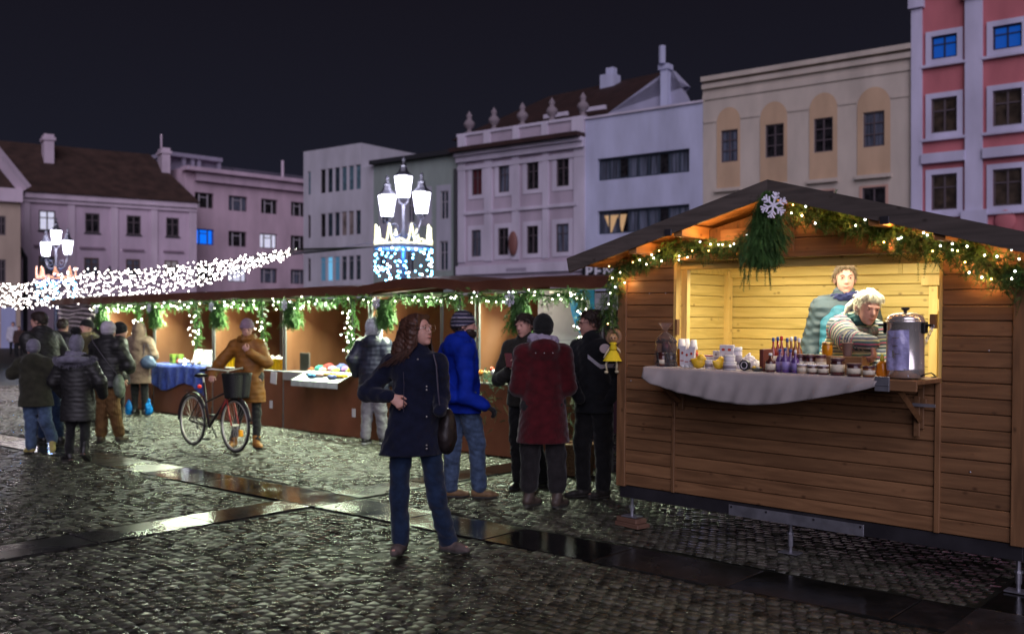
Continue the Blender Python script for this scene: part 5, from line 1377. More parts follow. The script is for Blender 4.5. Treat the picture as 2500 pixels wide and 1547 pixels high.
for k in range(-4, 3):
    t = thing('market_stall', stl[k], 'market stall', SX(k), ra_, 'brown market stalls in the row')
    g = .01; Wd = SW-.02
    for x, y in ((.02, .02), (Wd-.02, .02), (.02, 1.33), (Wd-.02, 1.33)): b = MB(); b.tube([(x, y, 0), (x, y, 2.06)], .016, 8); b.build('post', pole, t)
    b = MB(); b.tube([(.02, .02, 2.03), (Wd-.02, .02, 2.03)], .014, 6); b.tube([(.02, .02, 2.04), (Wd/2, .67, 2.16)], .012, 6); b.tube([(Wd-.02, .02, 2.04), (Wd/2, .67, 2.16)], .012, 6); b.tube([(.02, 1.33, 2.04), (Wd-.02, 1.33, 2.04)], .014, 6); b.tube([(.03, .02, 2.02), (.03, 1.33, 2.02)], .012, 6); b.build('canopy_frame', pole, t)
    bul = .085 if k == 1 else .02
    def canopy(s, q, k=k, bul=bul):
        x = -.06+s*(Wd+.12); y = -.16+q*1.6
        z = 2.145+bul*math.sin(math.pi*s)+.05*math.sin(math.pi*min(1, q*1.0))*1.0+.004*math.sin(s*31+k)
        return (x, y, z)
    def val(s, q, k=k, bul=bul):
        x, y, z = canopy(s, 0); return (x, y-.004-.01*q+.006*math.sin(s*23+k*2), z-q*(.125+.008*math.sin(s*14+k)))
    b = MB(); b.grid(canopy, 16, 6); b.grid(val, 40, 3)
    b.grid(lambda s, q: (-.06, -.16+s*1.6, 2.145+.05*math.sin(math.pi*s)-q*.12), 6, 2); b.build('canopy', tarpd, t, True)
    side = -.6 if k == 2 else 0
    def sw(s, q, k=k):
        y = .03+s*1.28; z = .02+q*2.0
        f = .012*math.sin(s*7+q*3+k)+.006*math.sin(s*19-q*8)
        if k == 2: f = .05*math.sin((s*.9-q*1.1)*9)*(.3+.7*q)+.02*math.sin(s*15-q*12)
        return (.012+f*(1-abs(2*s-1)**4), y, z)
    b = MB(); b.grid(sw, 40, 40); b.build('side_wall', sheetm if k == -4 else tarp, t, True)
    if k != 2:
        b = MB(); b.grid(lambda s, q: (.02+s*(Wd-.04), 1.35+.012*math.sin(s*17+k)+.008*math.sin(q*9+s*5), .02+q*2.02), 40, 16); b.build('back_wall', sheetm if k == -4 else tarp, t, True)
    b = MB(); b.grid(lambda s, q: (.02+s*(Wd-.04), -.015-.006*math.sin(s*21+k*3)*(1-q)-.012*math.sin(s*5+k)*(1-q)*.6, .015+q*.865), 50, 8); b.build('counter_front', sheetm if k == -4 else tarpf, t, True)
    b = MB(); b.cbox(.02, Wd-.02, -.01, .62, .88, .90); b.build('counter_top', board, t)
    if k in (-1, 0, -2): b = MB(); x = {0: 1.78, -1: 1.80, -2: 1.3}[k]; b.box(x, x+.085, -.032, -.030, .30, .42); b.build('price_card', paper, t)
    if k == -4:
        for i in range(6):
            z = 2.0-.085*i; b = MB(); b.tube([(.15+.25*j+.03*i, -.09+.03*math.sin(j*1.7+i*2), z+.018*math.sin(j*1.3+i*1.1)) for j in range(8-i//3)], [.035, .045, .038, .046, .036, .044, .04, .03][:8-i//3], 10, flat=.8); b.build('rolled_sheet', mat('pale_sheeting', (.36, .30, .31), .4, var=(9, .4), bump=(25, .8)), t, True)
    if k > -4:
        b = MB(); b.box(.9, 1.3, .35, .41, 2.0, 2.03); b.build('lamp_housing', mat('white_enamel', (.7, .7, .7), .4), t)
        e = {-3: 8, -2: 7, -1: 7, 0: 6, 1: 9, 2: 15}[k]
        light('POINT', (.34 if k < 2 else .7, .16, 1.80), e, (1., .84, .62), t, .05)
        light('AREA', (1.1, .0, 1.95), 130 if k < 2 else 75, (.86, 1., .70), t, 1.6, (R(-30), 0, 0), .15)

# garlands on the stalls
swag = {-3: (1.9, .75, .3), -2: (1.95, .72, .1), -1: (1.85, .95, .08), 0: (1.98, .70, .05), 1: (2.06, .85, .05), 2: (1.9, .62, .0)}
gl_ = {-3: 'lit fir garland on the stall behind the hooded shoppers', -2: 'lit fir garland on the stall with the blue tablecloth', -1: 'lit fir garland on the stall behind the bicycle', 0: 'lit fir garland on the stall with knitted goods', 1: 'lit fir garland on the stall behind the navy coat', 2: 'lit fir garland on the stall next to the chalet'}
for k in range(-3, 3):
    x, L, dx = swag[k]
    top_ = [ST(k, .05+(x-.05)*i/8, -.20, 1.99-.05*math.sin(math.pi*i/4)**2) for i in range(9)]
    dn = [ST(k, x+dx*.5*math.sin(2.5*i/6), -.20, 1.95-L*i/6) for i in range(1, 7)]
    pth = top_+dn
    bl = bulbs_on(top_, 19, .035, 20+k, -.03)+bulbs_on(dn, 18 if k != 1 else 22, .045, 40+k)
    if k == -3: bl += bulbs_on([ST(k, 1.95, -.2, 1.5), ST(k, 2.0, -.2, 1.15), ST(k+1, .25, -.15, .98)], 12, .02, 77)
    bl = [p-rn*.06 for p in bl]
    garland(gl_[k], pth, .065, 400, bl, .0095 if k < 1 else .008, ST(k, 1, -.16, 1.9), group='lit garlands on the stalls', m=firb if k < 1 else fir, tl=(.06, .12), nn=6, nl=.028, nw=.0065, seed=30+k, bm=lambda i: bulb_m if i % 4 else bulb_n, down=.55)
    bx = {-3: .5, -2: .55, -1: .6, 0: .58, 1: .62, 2: .95}[k]
    p0_ = ST(k, bx, -.24, 1.97); bt_ = thing('fir_bunch', {-3: 'hanging fir bunch with snowflake behind the grey beanie', -2: 'hanging fir bunch with snowflake above the blue tablecloth', -1: 'hanging fir bunch with snowflake left of the woman with the bicycle', 0: 'hanging fir bunch with snowflake over the knitted goods', 1: 'hanging fir bunch with snowflake just behind the navy coat woman', 2: 'hanging fir bunch with snowflake over the dark beanie'}[k], 'fir bunch', p0_, ra_, 'fir bunches on the stalls')
    rg = np.random.default_rng(60+k); n = 420; hz = rg.uniform(0, 1, n); sc = 1.0 if k != 2 else 1.15
    P = np.stack([rg.normal(0, .05+.05*hz, n)+.05*hz, rg.normal(-.02, .03, n), -hz*.33*sc], 1)
    dr = np.stack([P[:, 0]*4+rg.normal(0, .4, n), rg.normal(-.1, .3, n), -np.ones(n)], 1); dr /= np.linalg.norm(dr, axis=1)[:, None]
    V, Q = sprays(P, dr, rg.uniform(.06, .13, n), 6, .032, .008, 61+k); npmesh('foliage', V, Q, firb, bt_)
    snowflake(bt_, .085, snow_m, (-.07, -.09, -.06))
# garland where the last stall meets the chalet
pth = [ST(2, 1.5, -.2, 1.98), ST(2, 1.85, -.2, 1.92), ST(2, 2.02, -.2, 1.72), ST(2, 2.1, -.2, 1.45), ST(2, 2.1, -.2, 1.32)]
garland('short lit fir garland in the gap between last stall and chalet corner', pth, .06, 260, [p-rn*.05 for p in bulbs_on(pth, 14, .03, 91)], .009, pth[2], m=fir, tl=(.06, .12), nn=7, nl=.02, nw=.003, seed=93)

# ------------------------------------------------------------------ goods on the stalls
t = thing('blue_tablecloth', 'blue tablecloth draped over the stall counter', 'tablecloth', SX(-2), ra_)
def bc(s, q):
    x = .0+s*1.95; 
    if q < .4: return (x, .5-q/.4*.53, .906)
    f = (q-.4)/.6; dp = .36+.10*math.sin(s*7)+.10*s; return (x, -.035-.012*math.sin(s*38)*f-.02*f, .904-dp*f)
b = MB(); b.grid(bc, 90, 16); b.build('cloth', mat('blue_cloth', (.035, .06, .30), .8, var=(10, .35), bump=(30, .6)), t, True)
def sthing(k, x, y, name, label, cat_, group=None, z=.903): return thing(name, label, cat_, ST(k, x, y, z), ra_, group)
for i, (x, h) in enumerate(((.95, .27), (1.28, .26), (1.58, .25))):
    t = sthing(-2, x, .25, 'greeting_card', ['white card with a big drawing, left of the trio on the blue cloth', 'white card with columns of drawings, middle of the trio on the blue cloth', 'white card with small pictures, right of the trio on the blue cloth'][i], 'card')
    b = MB(); b.add([(0, 0, 0), (.29, 0, 0), (.29, .07, h), (0, .07, h), (.29, .14, 0), (0, .14, 0)], [(0, 1, 2, 3), (1, 4, 2), (4, 5, 3, 2), (5, 0, 3)]); b.build('card_sheet', paper, t)
    b = MB()
    for q in range(7): x0 = .02+random.random()*.2; z0 = .03+random.random()*(h-.09); b.add([(x0, z0*.07/h-.002, z0), (x0+.05, z0*.07/h-.002, z0), (x0+.05, (z0+.04)*.07/h-.002, z0+.04), (x0, (z0+.04)*.07/h-.002, z0+.04)], [(0, 1, 2, 3)])
    b.build('print', greyprint, t)
for i, x in enumerate((.45, .68)):
    t = sthing(-2, x, .08, 'tea_box', ['green box left of its twin on the blue cloth', 'green box right of its twin, beside the white cards'][i], 'box'); b = MB(); b.cbox(0, .12, 0, .10, 0, .17, .004); b.build('carton', mat('olive_green', (.22, .33, .05), .6, var=(20, .3)), t); b = MB(); b.box(.03, .09, -.002, -.0003, .04, .12); b.build('print', mat('dark_green_print', (.04, .07, .02), .6), t)
for i, (x, y, c) in enumerate(((.9, .02, (.5, .05, .04)), (1.0, .0, (.6, .6, .6)), (1.15, -.02, (.6, .5, .5)), (1.45, .0, (.5, .4, .4)), (1.62, .03, (.6, .55, .3)))):
    t = sthing(-2, x, y, 'ornament', ['small red bauble before the cards', 'white ornament beside the red bauble', 'pinkish ornament in the middle of the blue cloth', 'dull pink ornament right of the string of lights', 'cream ornament at the right end of the blue cloth'][i], 'ornament'); b = MB(); b.ball((0, 0, .045), .04, n=12); b.tube([(0, 0, .08), (0, 0, .1)], .01, 6); b.build('ornament_body', mat('ornament%d' % i, c, .35), t, True)
p_ = [ST(-2, 1.1+.25*i/5, .02, .93+.03*(i % 2)) for i in range(6)]
t = thing('light_string', 'small heap of lit fairy lights on the blue cloth', 'fairy lights', p_[0])
b = MB(); b.tube([p-p_[0] for p in p_], .004, 4); b.build('wire', wire_m, t)
for q in bulbs_on(p_, 12, .03, 3, 0): bulb(t, q-p_[0], bulb_n, .011)
# yellow crates
yc = mat('yellow_plastic', (.78, .48, .01), .4, var=(6, .1)); clm = mat('white_plastic_bag', (.62, .60, .56), .5, bump=(20, .6))
def crate(k, x, y, w, d, h, label, fill=True):
    t = sthing(k, x, y, 'plastic_crate', label, 'crate'); th = .012
    b = MB(); b.box(0, w, 0, d, 0, .012); b.box(0, w, 0, th, .012, h); b.box(0, w, d-th, d, .012, h); b.box(0, th, th, d-th, .012, h); b.box(w-th, w, th, d-th, .012, h); b.box(-.01, w+.01, -.012, -.0003, h-.03, h)
    for i in range(1, 6): b.box(w*i/6-.006, w*i/6+.006, -.010, -.0003, .02, h-.03)
    b.build('crate_body', yc, t)
    return t
crate(-1, .12, .10, .50, .35, .20, 'yellow plastic crate left of the woman with the bicycle')
crate(-1, 1.38, .02, .62, .40, .17, 'yellow plastic crate with white packets right of the woman with the bicycle')
for i, (x, c) in enumerate(((1.5, clm), (1.68, clm), (1.85, clm))):
    t = sthing(-1, x, .2, 'packet', ['white packet at the left of the right yellow crate', 'white packet in the middle of the right yellow crate', 'white packet at the right of the right yellow crate'][i], 'packet', z=1.03)
    V, Q = sdf_mesh([ell((0, 0, .03), (.08, .07, .045)), cone((-.04, 0, .05), (.05, 0, .09), .02, .01)], .012, noise=(.006, 40, i)); npmesh('packet_body', V, Q, c, t, True)
t = sthing(-1, 1.82, -.03, 'price_sheet', 'white sheet clipped below the right yellow crate', 'sheet', z=.70); b = MB(); b.M = Matrix.Rotation(.12, 4, 'Y'); b.box(0, .17, -.004, 0, 0, .19); b.build('sheet_paper', paper, t)
# knitted goods stall
t = sthing(0, .22, .14, 'chalkboard', 'small black chalkboard standing at the left of the knitted goods', 'chalkboard'); b = MB(); b.cbox(0, .26, 0, .02, 0, .28, .004); b.build('board_frame', W_d, t); b = MB(); b.box(.02, .24, -.003, -.0003, .02, .26); b.build('slate', mat('slate_black', (.012, .012, .012), .5), t)
b = MB(); b.cbox(.03, .80, -.045, -.018, .76, .90); o = thing('shelf_edge', 'pale grey board along the counter edge left of the white display tray', 'board', SX(0), ra_); b.build('edge_board', board, o)
kn = [((.5, .12, .05), 'orange red'), ((.06, .3, .25), 'teal'), ((.65, .05, .05), 'bright red'), ((.55, .5, .35), 'cream'), ((.5, .25, .35), 'pink'), ((.1, .12, .4), 'dark blue'), ((.55, .55, .1), 'yellow green'), ((.35, .15, .4), 'purple'), ((.6, .45, .2), 'ochre'), ((.25, .35, .15), 'olive'), ((.5, .1, .3), 'magenta'), ((.6, .6, .55), 'off-white')]
for i, (c, nm) in enumerate(kn):
    x = .45+i*.112; y = .18+.09*(i % 3); r = .05+.02*((i*7) % 3)
    t = sthing(0, x, y, 'knitted_hat', '%s knitted piece in the heap of knitted goods' % nm, 'knitwear')
    V, Q = sdf_mesh([ell((0, 0, r*.6), (r*1.1, r, r*.75)), ell((.04*((i % 3)-1), 0, r*.5), (r*.8, r*.9, r*.6))], .013, noise=(.007, 50, i), cuts=[((0, 0, 0), (0, 0, -1))]); npmesh('knit_body', V, Q, fabric('knit%d' % i, c), t, True)
for x, h, c, lb in ((1.50, .27, (.05, .35, .25), 'green bottle shaped figure behind the knitted heap'), (1.57, .17, (.55, .45, .05), 'yellow figure before the green one')):
    t = sthing(0, x, .2 if h > .2 else .1, 'figurine', lb, 'figurine'); b = MB(); b.lathe([(.05, 0), (.06, .02), (.035, h*.5), (.025, h*.6), (.04, h*.75), (.02, h*.95), (.003, h)], n=14); b.build('figure_body', mat('fig%g' % h, c, .5), t, True)
t = thing('display_tray', 'tilted white tray of folded scarves hung on the stall front', 'tray', SX(0), ra_)
b = MB(); trf = lambda x, q: (x, -.05-.30*q, .93-.13*q)
b.grid(lambda s, q: trf(.72+s*1.16, q), 12, 5); b.grid(lambda s, q: (.72+s*1.16, -.352-.004*math.sin(s*40), .80-.085*q), 30, 2); b.build('tray_cloth', mat('white_tray', (.55, .62, .58), .7, var=(8, .2), bump=(20, .5)), t, True)
for i, (x, c, nm) in enumerate(((.95, (.6, .6, .6), 'white'), (1.1, (.05, .2, .4), 'petrol blue'), (1.25, (.55, .35, .3), 'pinkish'), (1.42, (.75, .42, .03), 'orange yellow'), (1.6, (.1, .13, .3), 'navy'), (1.74, (.75, .45, .03), 'amber'), (1.35, (.5, .55, .5), 'pale grey'))):
    q = .35+.22*((i*2) % 3)/2; p = trf(x, q); t = thing('scarf', '%s folded scarf on the tilted white tray' % nm, 'scarf', ST(0, p[0], p[1], p[2]), ra_)
    V, Q = sdf_mesh([cone((-.10, 0, .02), (.10, .02, .015), .028, .024), cone((-.06, -.04, .015), (.08, -.03, .02), .02, .022)], .011, noise=(.005, 60, i), cuts=[((0, 0, 0), (0, .4, -1))]); npmesh('scarf_body', V, Q, fabric('scarf%d' % i, c), t, True)
# silver tube hanging in the next stall
t = thing('hanging_tube', 'crumpled silver tube lamp hanging from the canopy behind the navy coat woman', 'lamp', ST(1, 1.42, .35, 1.98), ra_); b = MB(); b.tube([(0, 0, 0), (.02, 0, -.08), (.06, 0, -.25)], [.012, .035, .03], 10); b.build('tube_body', mat('foil', (.6, .6, .6), .3, .6, bump=(30, 1.0)), t, True)
# wreath stall
t = thing('fir_wreath_pile', 'fir wreaths with red and silver baubles on the counter right of the blue jacket', 'wreaths', ST(2, .55, .0, .93), ra_)
rg = np.random.default_rng(5); n = 420; P = np.stack([rg.uniform(-.42, .5, n), rg.uniform(-.18, .35, n), rg.uniform(-.04, .10, n)], 1); dr = rg.normal(size=(n, 3))+np.array([0, -.3, .4]); dr /= np.linalg.norm(dr, axis=1)[:, None]
V, Q = sprays(P, dr, rg.uniform(.07, .13, n), 7, .024, .0042, 5); npmesh('foliage', V, Q, mat('bluish_fir', (.06, .14, .08), .6, var=(20, .4)), t)
for i in range(16):
    c = [(.55, .06, .03), (.6, .6, .6), (.75, .25, .04), (.5, .4, .2)][i % 4]; b = MB(); b.ball((0, 0, 0), .022+.008*(i % 3), n=10); o = b.build('bauble', mat('bauble%d' % (i % 4), c, .2), t, True); o.location = (rg.uniform(-.4, .45), rg.uniform(-.2, .1), .10+rg.uniform(-.02, .05))
t = thing('slatted_crate', 'small wooden crate among the wreaths behind the phone', 'crate', ST(2, .70, .12, .95), ra_)
b = MB()
for i in range(4): b.cbox(0, .34, 0, .012, .02+i*.055, .06+i*.055, .002)
b.cbox(0, .03, .012, .2, 0, .24, .002); b.cbox(.31, .34, .012, .2, 0, .24, .002); b.build('slats', W_d, t)
# fir hanging on that stall's front and low pots of greenery by the basket
for i, (x, y, z, w, lb) in enumerate(((.25, -.07, .62, .16, 'fir sprigs hanging on the stall front beside the blue jacket'), (1.55, -.15, .42, .14, 'potted dark fir beside the wicker basket'), (1.75, -.12, .78, .12, 'fir branches on the counter beside the man with glasses'))):
    t = thing('fir_sprigs', lb, 'fir sprigs', ST(2, x, y, z), ra_); n = 120 if i else 45
    P = np.stack([rg.normal(0, w, n), rg.normal(0, .05, n), rg.normal(0, .12, n)], 1); dr = rg.normal(size=(n, 3))+np.array([0, -.2, -.6 if i == 0 else .6]); dr /= np.linalg.norm(dr, axis=1)[:, None]
    V, Q = sprays(P, dr, rg.uniform(.08, .14, n), 7, .024, .004, 50+i); npmesh('foliage', V, Q, mat('dark_fir', (.02, .045, .014), .7, var=(18, .4)), t)
    if i == 1: b = MB(); b.lathe([(.10, -.42), (.13, -.15), (.12, -.15)], n=16); b.build('pot', mat('dark_pot', (.04, .03, .03), .6), t, True)
wk = mat('wicker', (.30, .17, .09), .6, var=(40, .4), bump=(60, .8))
q = G(1411, 1158); t = thing('wicker_basket', 'round wicker basket on the setts behind the man with glasses', 'basket', q)
b = MB()
for r_ in range(15):
    z = .012+r_*.022; rad = .145+.045*r_/14; n = 44
    pts = [((rad+.006*math.cos(i*math.pi+(r_ % 2)*math.pi))*math.cos(i/n*6.2832), (rad+.006*math.cos(i*math.pi+(r_ % 2)*math.pi))*math.sin(i/n*6.2832), z) for i in range(n+1)]
    b.tube(pts, .0115, 5, False)
b.lathe([(.14, 0), (.145, .02), (.185, .32), (.175, .32), (.13, .02)], n=24); b.build('weave', wk, t, True)
b = MB(); b.ring((0, 0, .335), (0, 0, 1), .19, .014, 30, 6); b.build('rim', wk, t, True)
# roll-up banner
p = D(1382, 900, 12.3); t = thing('roll_up_banner', 'white roll-up banner with blue corner and clover mark behind the group', 'banner', (p.x, p.y, 0), -.35)
bw, bh = .37, 2.05
b = MB(); b.box(-bw, bw, -.004, .004, .08, bh); b.build('banner_sheet', mat('banner_white', (.22, .22, .27), .6, var=(1.2, .1)), t)
b = MB(); b.box(-bw-.02, bw+.02, -.06, .06, 0, .08); b.box(-bw, bw, -.012, .012, bh, bh+.02); b.build('banner_base', galv, t)
n = 12; b = MB(); b.add([(bw, -.0065, bh), (bw-.33, -.0065, bh)]+[(bw-.33*math.cos(math.pi/2*i/n)**1.0, -.0065, bh-.66*math.sin(math.pi/2*i/n)) for i in range(n+1)], [tuple(range(n+3))]); b.build('blue_corner', mat('banner_blue', (.01, .22, .55), .5), t)
b = MB()
for dx, dz_ in ((-.035, .05), (.035, .05), (-.035, -.02), (.035, -.02)): b.ball((bw-.13+dx, -.009, bh-.20+dz_), .036, .002, .038, 10)
b.tube([(bw-.13, -.009, bh-.22), (bw-.11, -.009, bh-.29)], .006, 5); b.build('clover_mark', mat('banner_mark', (.65, .68, .75), .5), t)
b = MB()
for i in range(9): z = 1.42-.045*i; b.box(-.22, .22-.05*(i % 3), -.0068, -.0045, z, z+.012)
b.box(-.33, -.16, -.0068, -.0045, 1.83, 1.87); b.box(-.33, -.18, -.0068, -.0045, 1.74, 1.78); b.build('text_lines', mat('banner_text', (.16, .16, .2), .6), t)
for i in range(10): b = MB(); b.ball((-.28+.055*i, -.008, .82+.05*math.sin(i*2.1)), .03, .003, .03, 8); b.build('fruit_picture', mat('fruit%d' % (i % 4), [(.5, .2, .03), (.35, .05, .03), (.12, .10, .08), (.5, .4, .2)][i % 4], .6), t, True)
# pale tent behind
p = D(1440, 900, 14.5); t = thing('pale_tent', 'pale grey tent roof and dark side seen behind the man with glasses', 'tent', (p.x, p.y, 0), -.5)
b = MB(); b.add([(-.9, 0, 2.0), (1.2, 0, 2.0), (1.2, 1.6, 2.16), (-.9, 1.6, 2.16)], [(0, 1, 2, 3)]); b.add([(-.9, 0, 2.0), (-.9, -.01, 1.88), (1.2, -.01, 1.8), (1.2, 0, 2.0)], [(0, 1, 2, 3)]); b.build('tent_roof', mat('tent_white', (.34, .33, .33), .7), t)
b = MB(); b.add([(-.5, .3, 0), (1.2, .3, 0), (1.2, .3, 2.0), (-.5, .3, 2.0)], [(0, 1, 2, 3)]); b.build('tent_side', mat('dark_side', (.05, .02, .03), .7), t)
for x in (-.88, .2): b = MB(); b.tube([(x, 0, 0), (x, 0, 2.1)], .02, 8); b.build('tent_pole', pole, t)
# blue carrier bag on the ground
p = G(352, 1004)
for i, (px, lb) in enumerate(((363, 'bright blue plastic bag right of the hooded woman\'s legs'), (315, 'bright blue plastic bag left of the hooded woman\'s legs'))):
    q = D(px, 980, 17.6); t = thing('plastic_bag', lb, 'bag', (q.x, q.y, 0))
    V, Q = sdf_mesh([ell((0, 0, .10), (.07, .05, .12)), cone((-.03, 0, .18), (-.01, 0, .27), .02, .01), cone((.03, 0, .18), (.01, 0, .28), .02, .01)], .014, noise=(.008, 30, i), cuts=[((0, 0, .0), (0, 0, -1))]); npmesh('bag_body', V, Q, mat('blue_bag', (.0, .17, .50), .5), t, True)

# ------------------------------------------------------------------ three-headed street lamps with light crowns
lampglow = mat('lantern_glow', (.9, .9, .95), .4, emit=(.86, .86, 1.0), es=5.0, sample=False); iron = mat('cast_iron', (.055, .055, .07), .4, .3, var=(8, .2))
def street_lamp(loc, label):
    t = thing('street_lamp', label, 'street lamp', loc, 0, 'three-headed street lamps')
    b = MB(); b.lathe([(.24, 0), (.24, .1), (.16, .25), (.14, .9), (.09, 1.1), (.065, 2.6), (.055, 3.6), (.075, 3.7), (.075, 3.85), (.04, 4.0), (.035, 4.4), (.05, 4.55)], n=14); b.build('pole', iron, t, True)
    for x, z in ((0, 4.70), (-.40, 4.24), (.445, 4.31)):
        if x:
            b = MB(); s = 1 if x > 0 else -1
            b.tube([(0, 0, 3.85), (s*.18, 0, 3.74), (s*.34, 0, 3.82), (x, 0, z-.12)], .028, 8); b.ring((s*.22, 0, 3.98), (0, 1, 0), .09, .016, 16, 5); b.tube([(x-.09, 0, z), (x-.06, 0, z-.10), (x, 0, z-.16), (x+.06, 0, z-.10), (x+.09, 0, z)], .016, 6); b.build('arm', iron, t, True)
        else:
            b = MB(); b.tube([(-.11, 0, z), (-.10, 0, z-.10), (0, 0, z-.20), (.10, 0, z-.10), (.11, 0, z)], .02, 6); b.build('arm', iron, t, True)
        L = MB(); L.lathe([(.005, .52), (.235, .52), (.24, .535), (.12, .64), (.08, .75), (.10, .78), (.05, .82), (.03, .9), (.05, .94), (.01, 1.02)], (x, 0, z), 6)
        for i in range(6): a = i*math.pi/3; L.tube([(x+.15*math.cos(a), .15*math.sin(a), z), (x+.23*math.cos(a), .23*math.sin(a), z+.52)], .009, 4)
        L.lathe([(.15, -.02), (.155, .0)], (x, 0, z), 6); L = L.build('lantern', iron, t)
        b = MB(); b.lathe([(.142, .0), (.222, .515)], (x, 0, z), 6); b.build('lantern_glass', lampglow, L)
        light('POINT', (x, -.34, z+.25), 110, (.86, .84, 1.0), t, .2)
    return t
def crown(loc, label, warm=False, n=100):
    t = thing('lamp_decoration', label, 'lamp decoration', loc, 0, 'light crowns on the lamps')
    b = MB(); N_ = 64; pts = []
    for i in range(N_*6+1):
        f = i/(N_*6); a = f*2*math.pi; ph_ = (f*8) % 1
        sp = max(0, 1-abs(ph_-.5)/.13); z = .02+.42*sp+.07*(1-sp)*abs(math.cos(ph_*math.pi*2)); pts.append((.69*math.cos(a), .69*math.sin(a), z))
    rope = mat('warm_rope_light', (.9, .5, .3), .4, emit=(1, .42, .22), es=.9, sample=False) if warm else mat('rope_light', (.8, .8, .5), .4, emit=(1, .93, .55), es=1.6, sample=False)
    b.tube(pts, .026, 6, False); b.ring((0, 0, .0), (0, 0, 1), .69, .022, 60, 6); b.build('rope_light', rope, t, True)
    b = MB(); b.ring((0, 0, -.07), (0, 0, 1), .68, .05, 48, 6); b.tube([(-.68, 0, -.05), (.68, 0, -.05)], .012); b.tube([(0, -.68, -.05), (0, .68, -.05)], .012); b.build('hoop', mat('pale_hoop', (.25, .35, .6), .5), t, True)
    rg = random.Random(5)
    for i in range(n):
        a = rg.uniform(0, 6.283); z = -.12-.75*rg.random()**1.5; bulb(t, (.69*math.cos(a), .69*math.sin(a), z), bulb_b if i % 4 else bulb_n, .021)
    b = MB()
    for i in range(26): a = i/26*6.283; b.tube([(.69*math.cos(a), .69*math.sin(a), -.05), (.69*math.cos(a), .69*math.sin(a), -.5-.35*rg.random())], .004, 4)
    b.build('drop_wire', wire_m, t)
    light('POINT', (0, -.25, -.25), 90, (.04, .30, 1.0), t, .1)
    return t
L1 = D(985, 500, 24.0); L2 = D(137, 500, 38.0)
street_lamp((L1.x, L1.y, 0), 'three-headed lamp rising behind the stalls in the middle'); crown((L1.x, L1.y, 3.56), 'yellow light crown with blue dripping lights on the middle lamp')
street_lamp((L2.x, L2.y, 0), 'distant three-headed lamp at the left above the curtain of lights'); crown((L2.x, L2.y, 3.36), 'distant orange light crown on the left lamp', True, 60)

# strings of lights slung from the lamp crown towards the left
up_ = [(720, 607), (695, 613), (600, 628), (480, 646), (340, 660), (200, 664), (60, 692), (-260, 700)]
lo_ = [(720, 622), (695, 628), (600, 660), (480, 698), (340, 726), (200, 744), (60, 752), (-260, 735)]
NS = 13
for i in range(NS):
    f = i/(NS-1); pts = []
    for (a, c) in zip(up_, lo_):
        x = a[0]; y = a[1]+(c[1]-a[1])*(f*.97+.03*math.sin(i*2.3)); fr = (720-x)/980
        pts.append(D(x, y+2.2*math.sin(x/37+i*1.9), 24.3+fr*(4+6*((i*5) % NS)/NS)))
    o_ = pts[0]; t = thing('light_string', 'one of the sagging strings', 'light string', o_, 0, 'strings of white lights slung to the left')
    t['label'] = 'one of the sagging strings of white bulbs slung left from the middle lamp'
    P_ = [L1+Vector((-.65, -.1, 3.5-L1.z))]+pts
    b = MB(); b.tube([p-o_ for p in P_], .006, 4); b.build('wire', wire_m, t)
    n = 100; rg = np.random.default_rng(100+i)
    cut = rg.uniform(0, .12)*abs(f-.5)*2
    q = [Vector(p) for p in pts]; P = np.array([tuple(p) for p in q]); seg = np.linalg.norm(np.diff(P, axis=0), axis=1); cum = np.concatenate([[0], np.cumsum(seg)])
    for s in np.linspace(cum[-1]*cut, cum[-1], n)+rg.normal(0, .03, n):
        s = min(max(s, 0), cum[-1]-1e-4); j_ = int(np.searchsorted(cum, s, 'right')-1); u_ = (s-cum[j_])/seg[j_]
        p = P[j_]*(1-u_)+P[j_+1]*u_; bulb(t, Vector(p)+Vector((rg.normal(0, .03), rg.normal(0, .05), rg.normal(0, .05)))-o_, bulb_c, (.010, .0125, .014)[int(rg.integers(0, 3))])
t = thing('overhead_wire', 'thin pale cable running from the middle lamp towards the white block', 'cable', D(912, 591, 24)); o_ = D(912, 591, 24)
b = MB(); b.tube([D(912, 591, 24)-o_, D(860, 600, 25)-o_, D(780, 612, 26)-o_, D(715, 620, 27)-o_], .012, 5); b.build('cable_run', mat('pale_cable', (.35, .32, .45), .5), t)
# white light from the strings on the square
light('AREA', (-13, 24, 2.6), 260, (1, .84, .86), None, 9, (0, 0, 0), 3).name = 'string_light_glow'

# ------------------------------------------------------------------ the people
def sc(py): return (py-HY)/EH            # photo pixels per metre for feet on this row
navy = fabric('navy_wool', (.0055, .0075, .022), 260, .4); jeans = fabric('dark_jeans', (.010, .021, .050), 400, .4, v=.35); jeansl = fabric('blue_jeans', (.055, .085, .15), 400, .4, v=.4)
blackc = fabric('black_cloth', (.012, .012, .013), 260, .3); brownb = mat('brown_leather', (.10, .06, .05), .5, var=(20, .3), bump=(90, .2)); blackb = mat('black_leather', (.012, .011, .011), .35, bump=(90, .2))
auburn = mat('auburn_hair', (.065, .027, .017), .45, var=(60, .4), bump=(120, .6), stretch=(1, 1, .15)); dkhair = mat('dark_brown_hair', (.028, .016, .012), .45, var=(60, .4), bump=(120, .6)); 
metal_b = mat('button_metal', (.35, .33, .33), .3, .9)

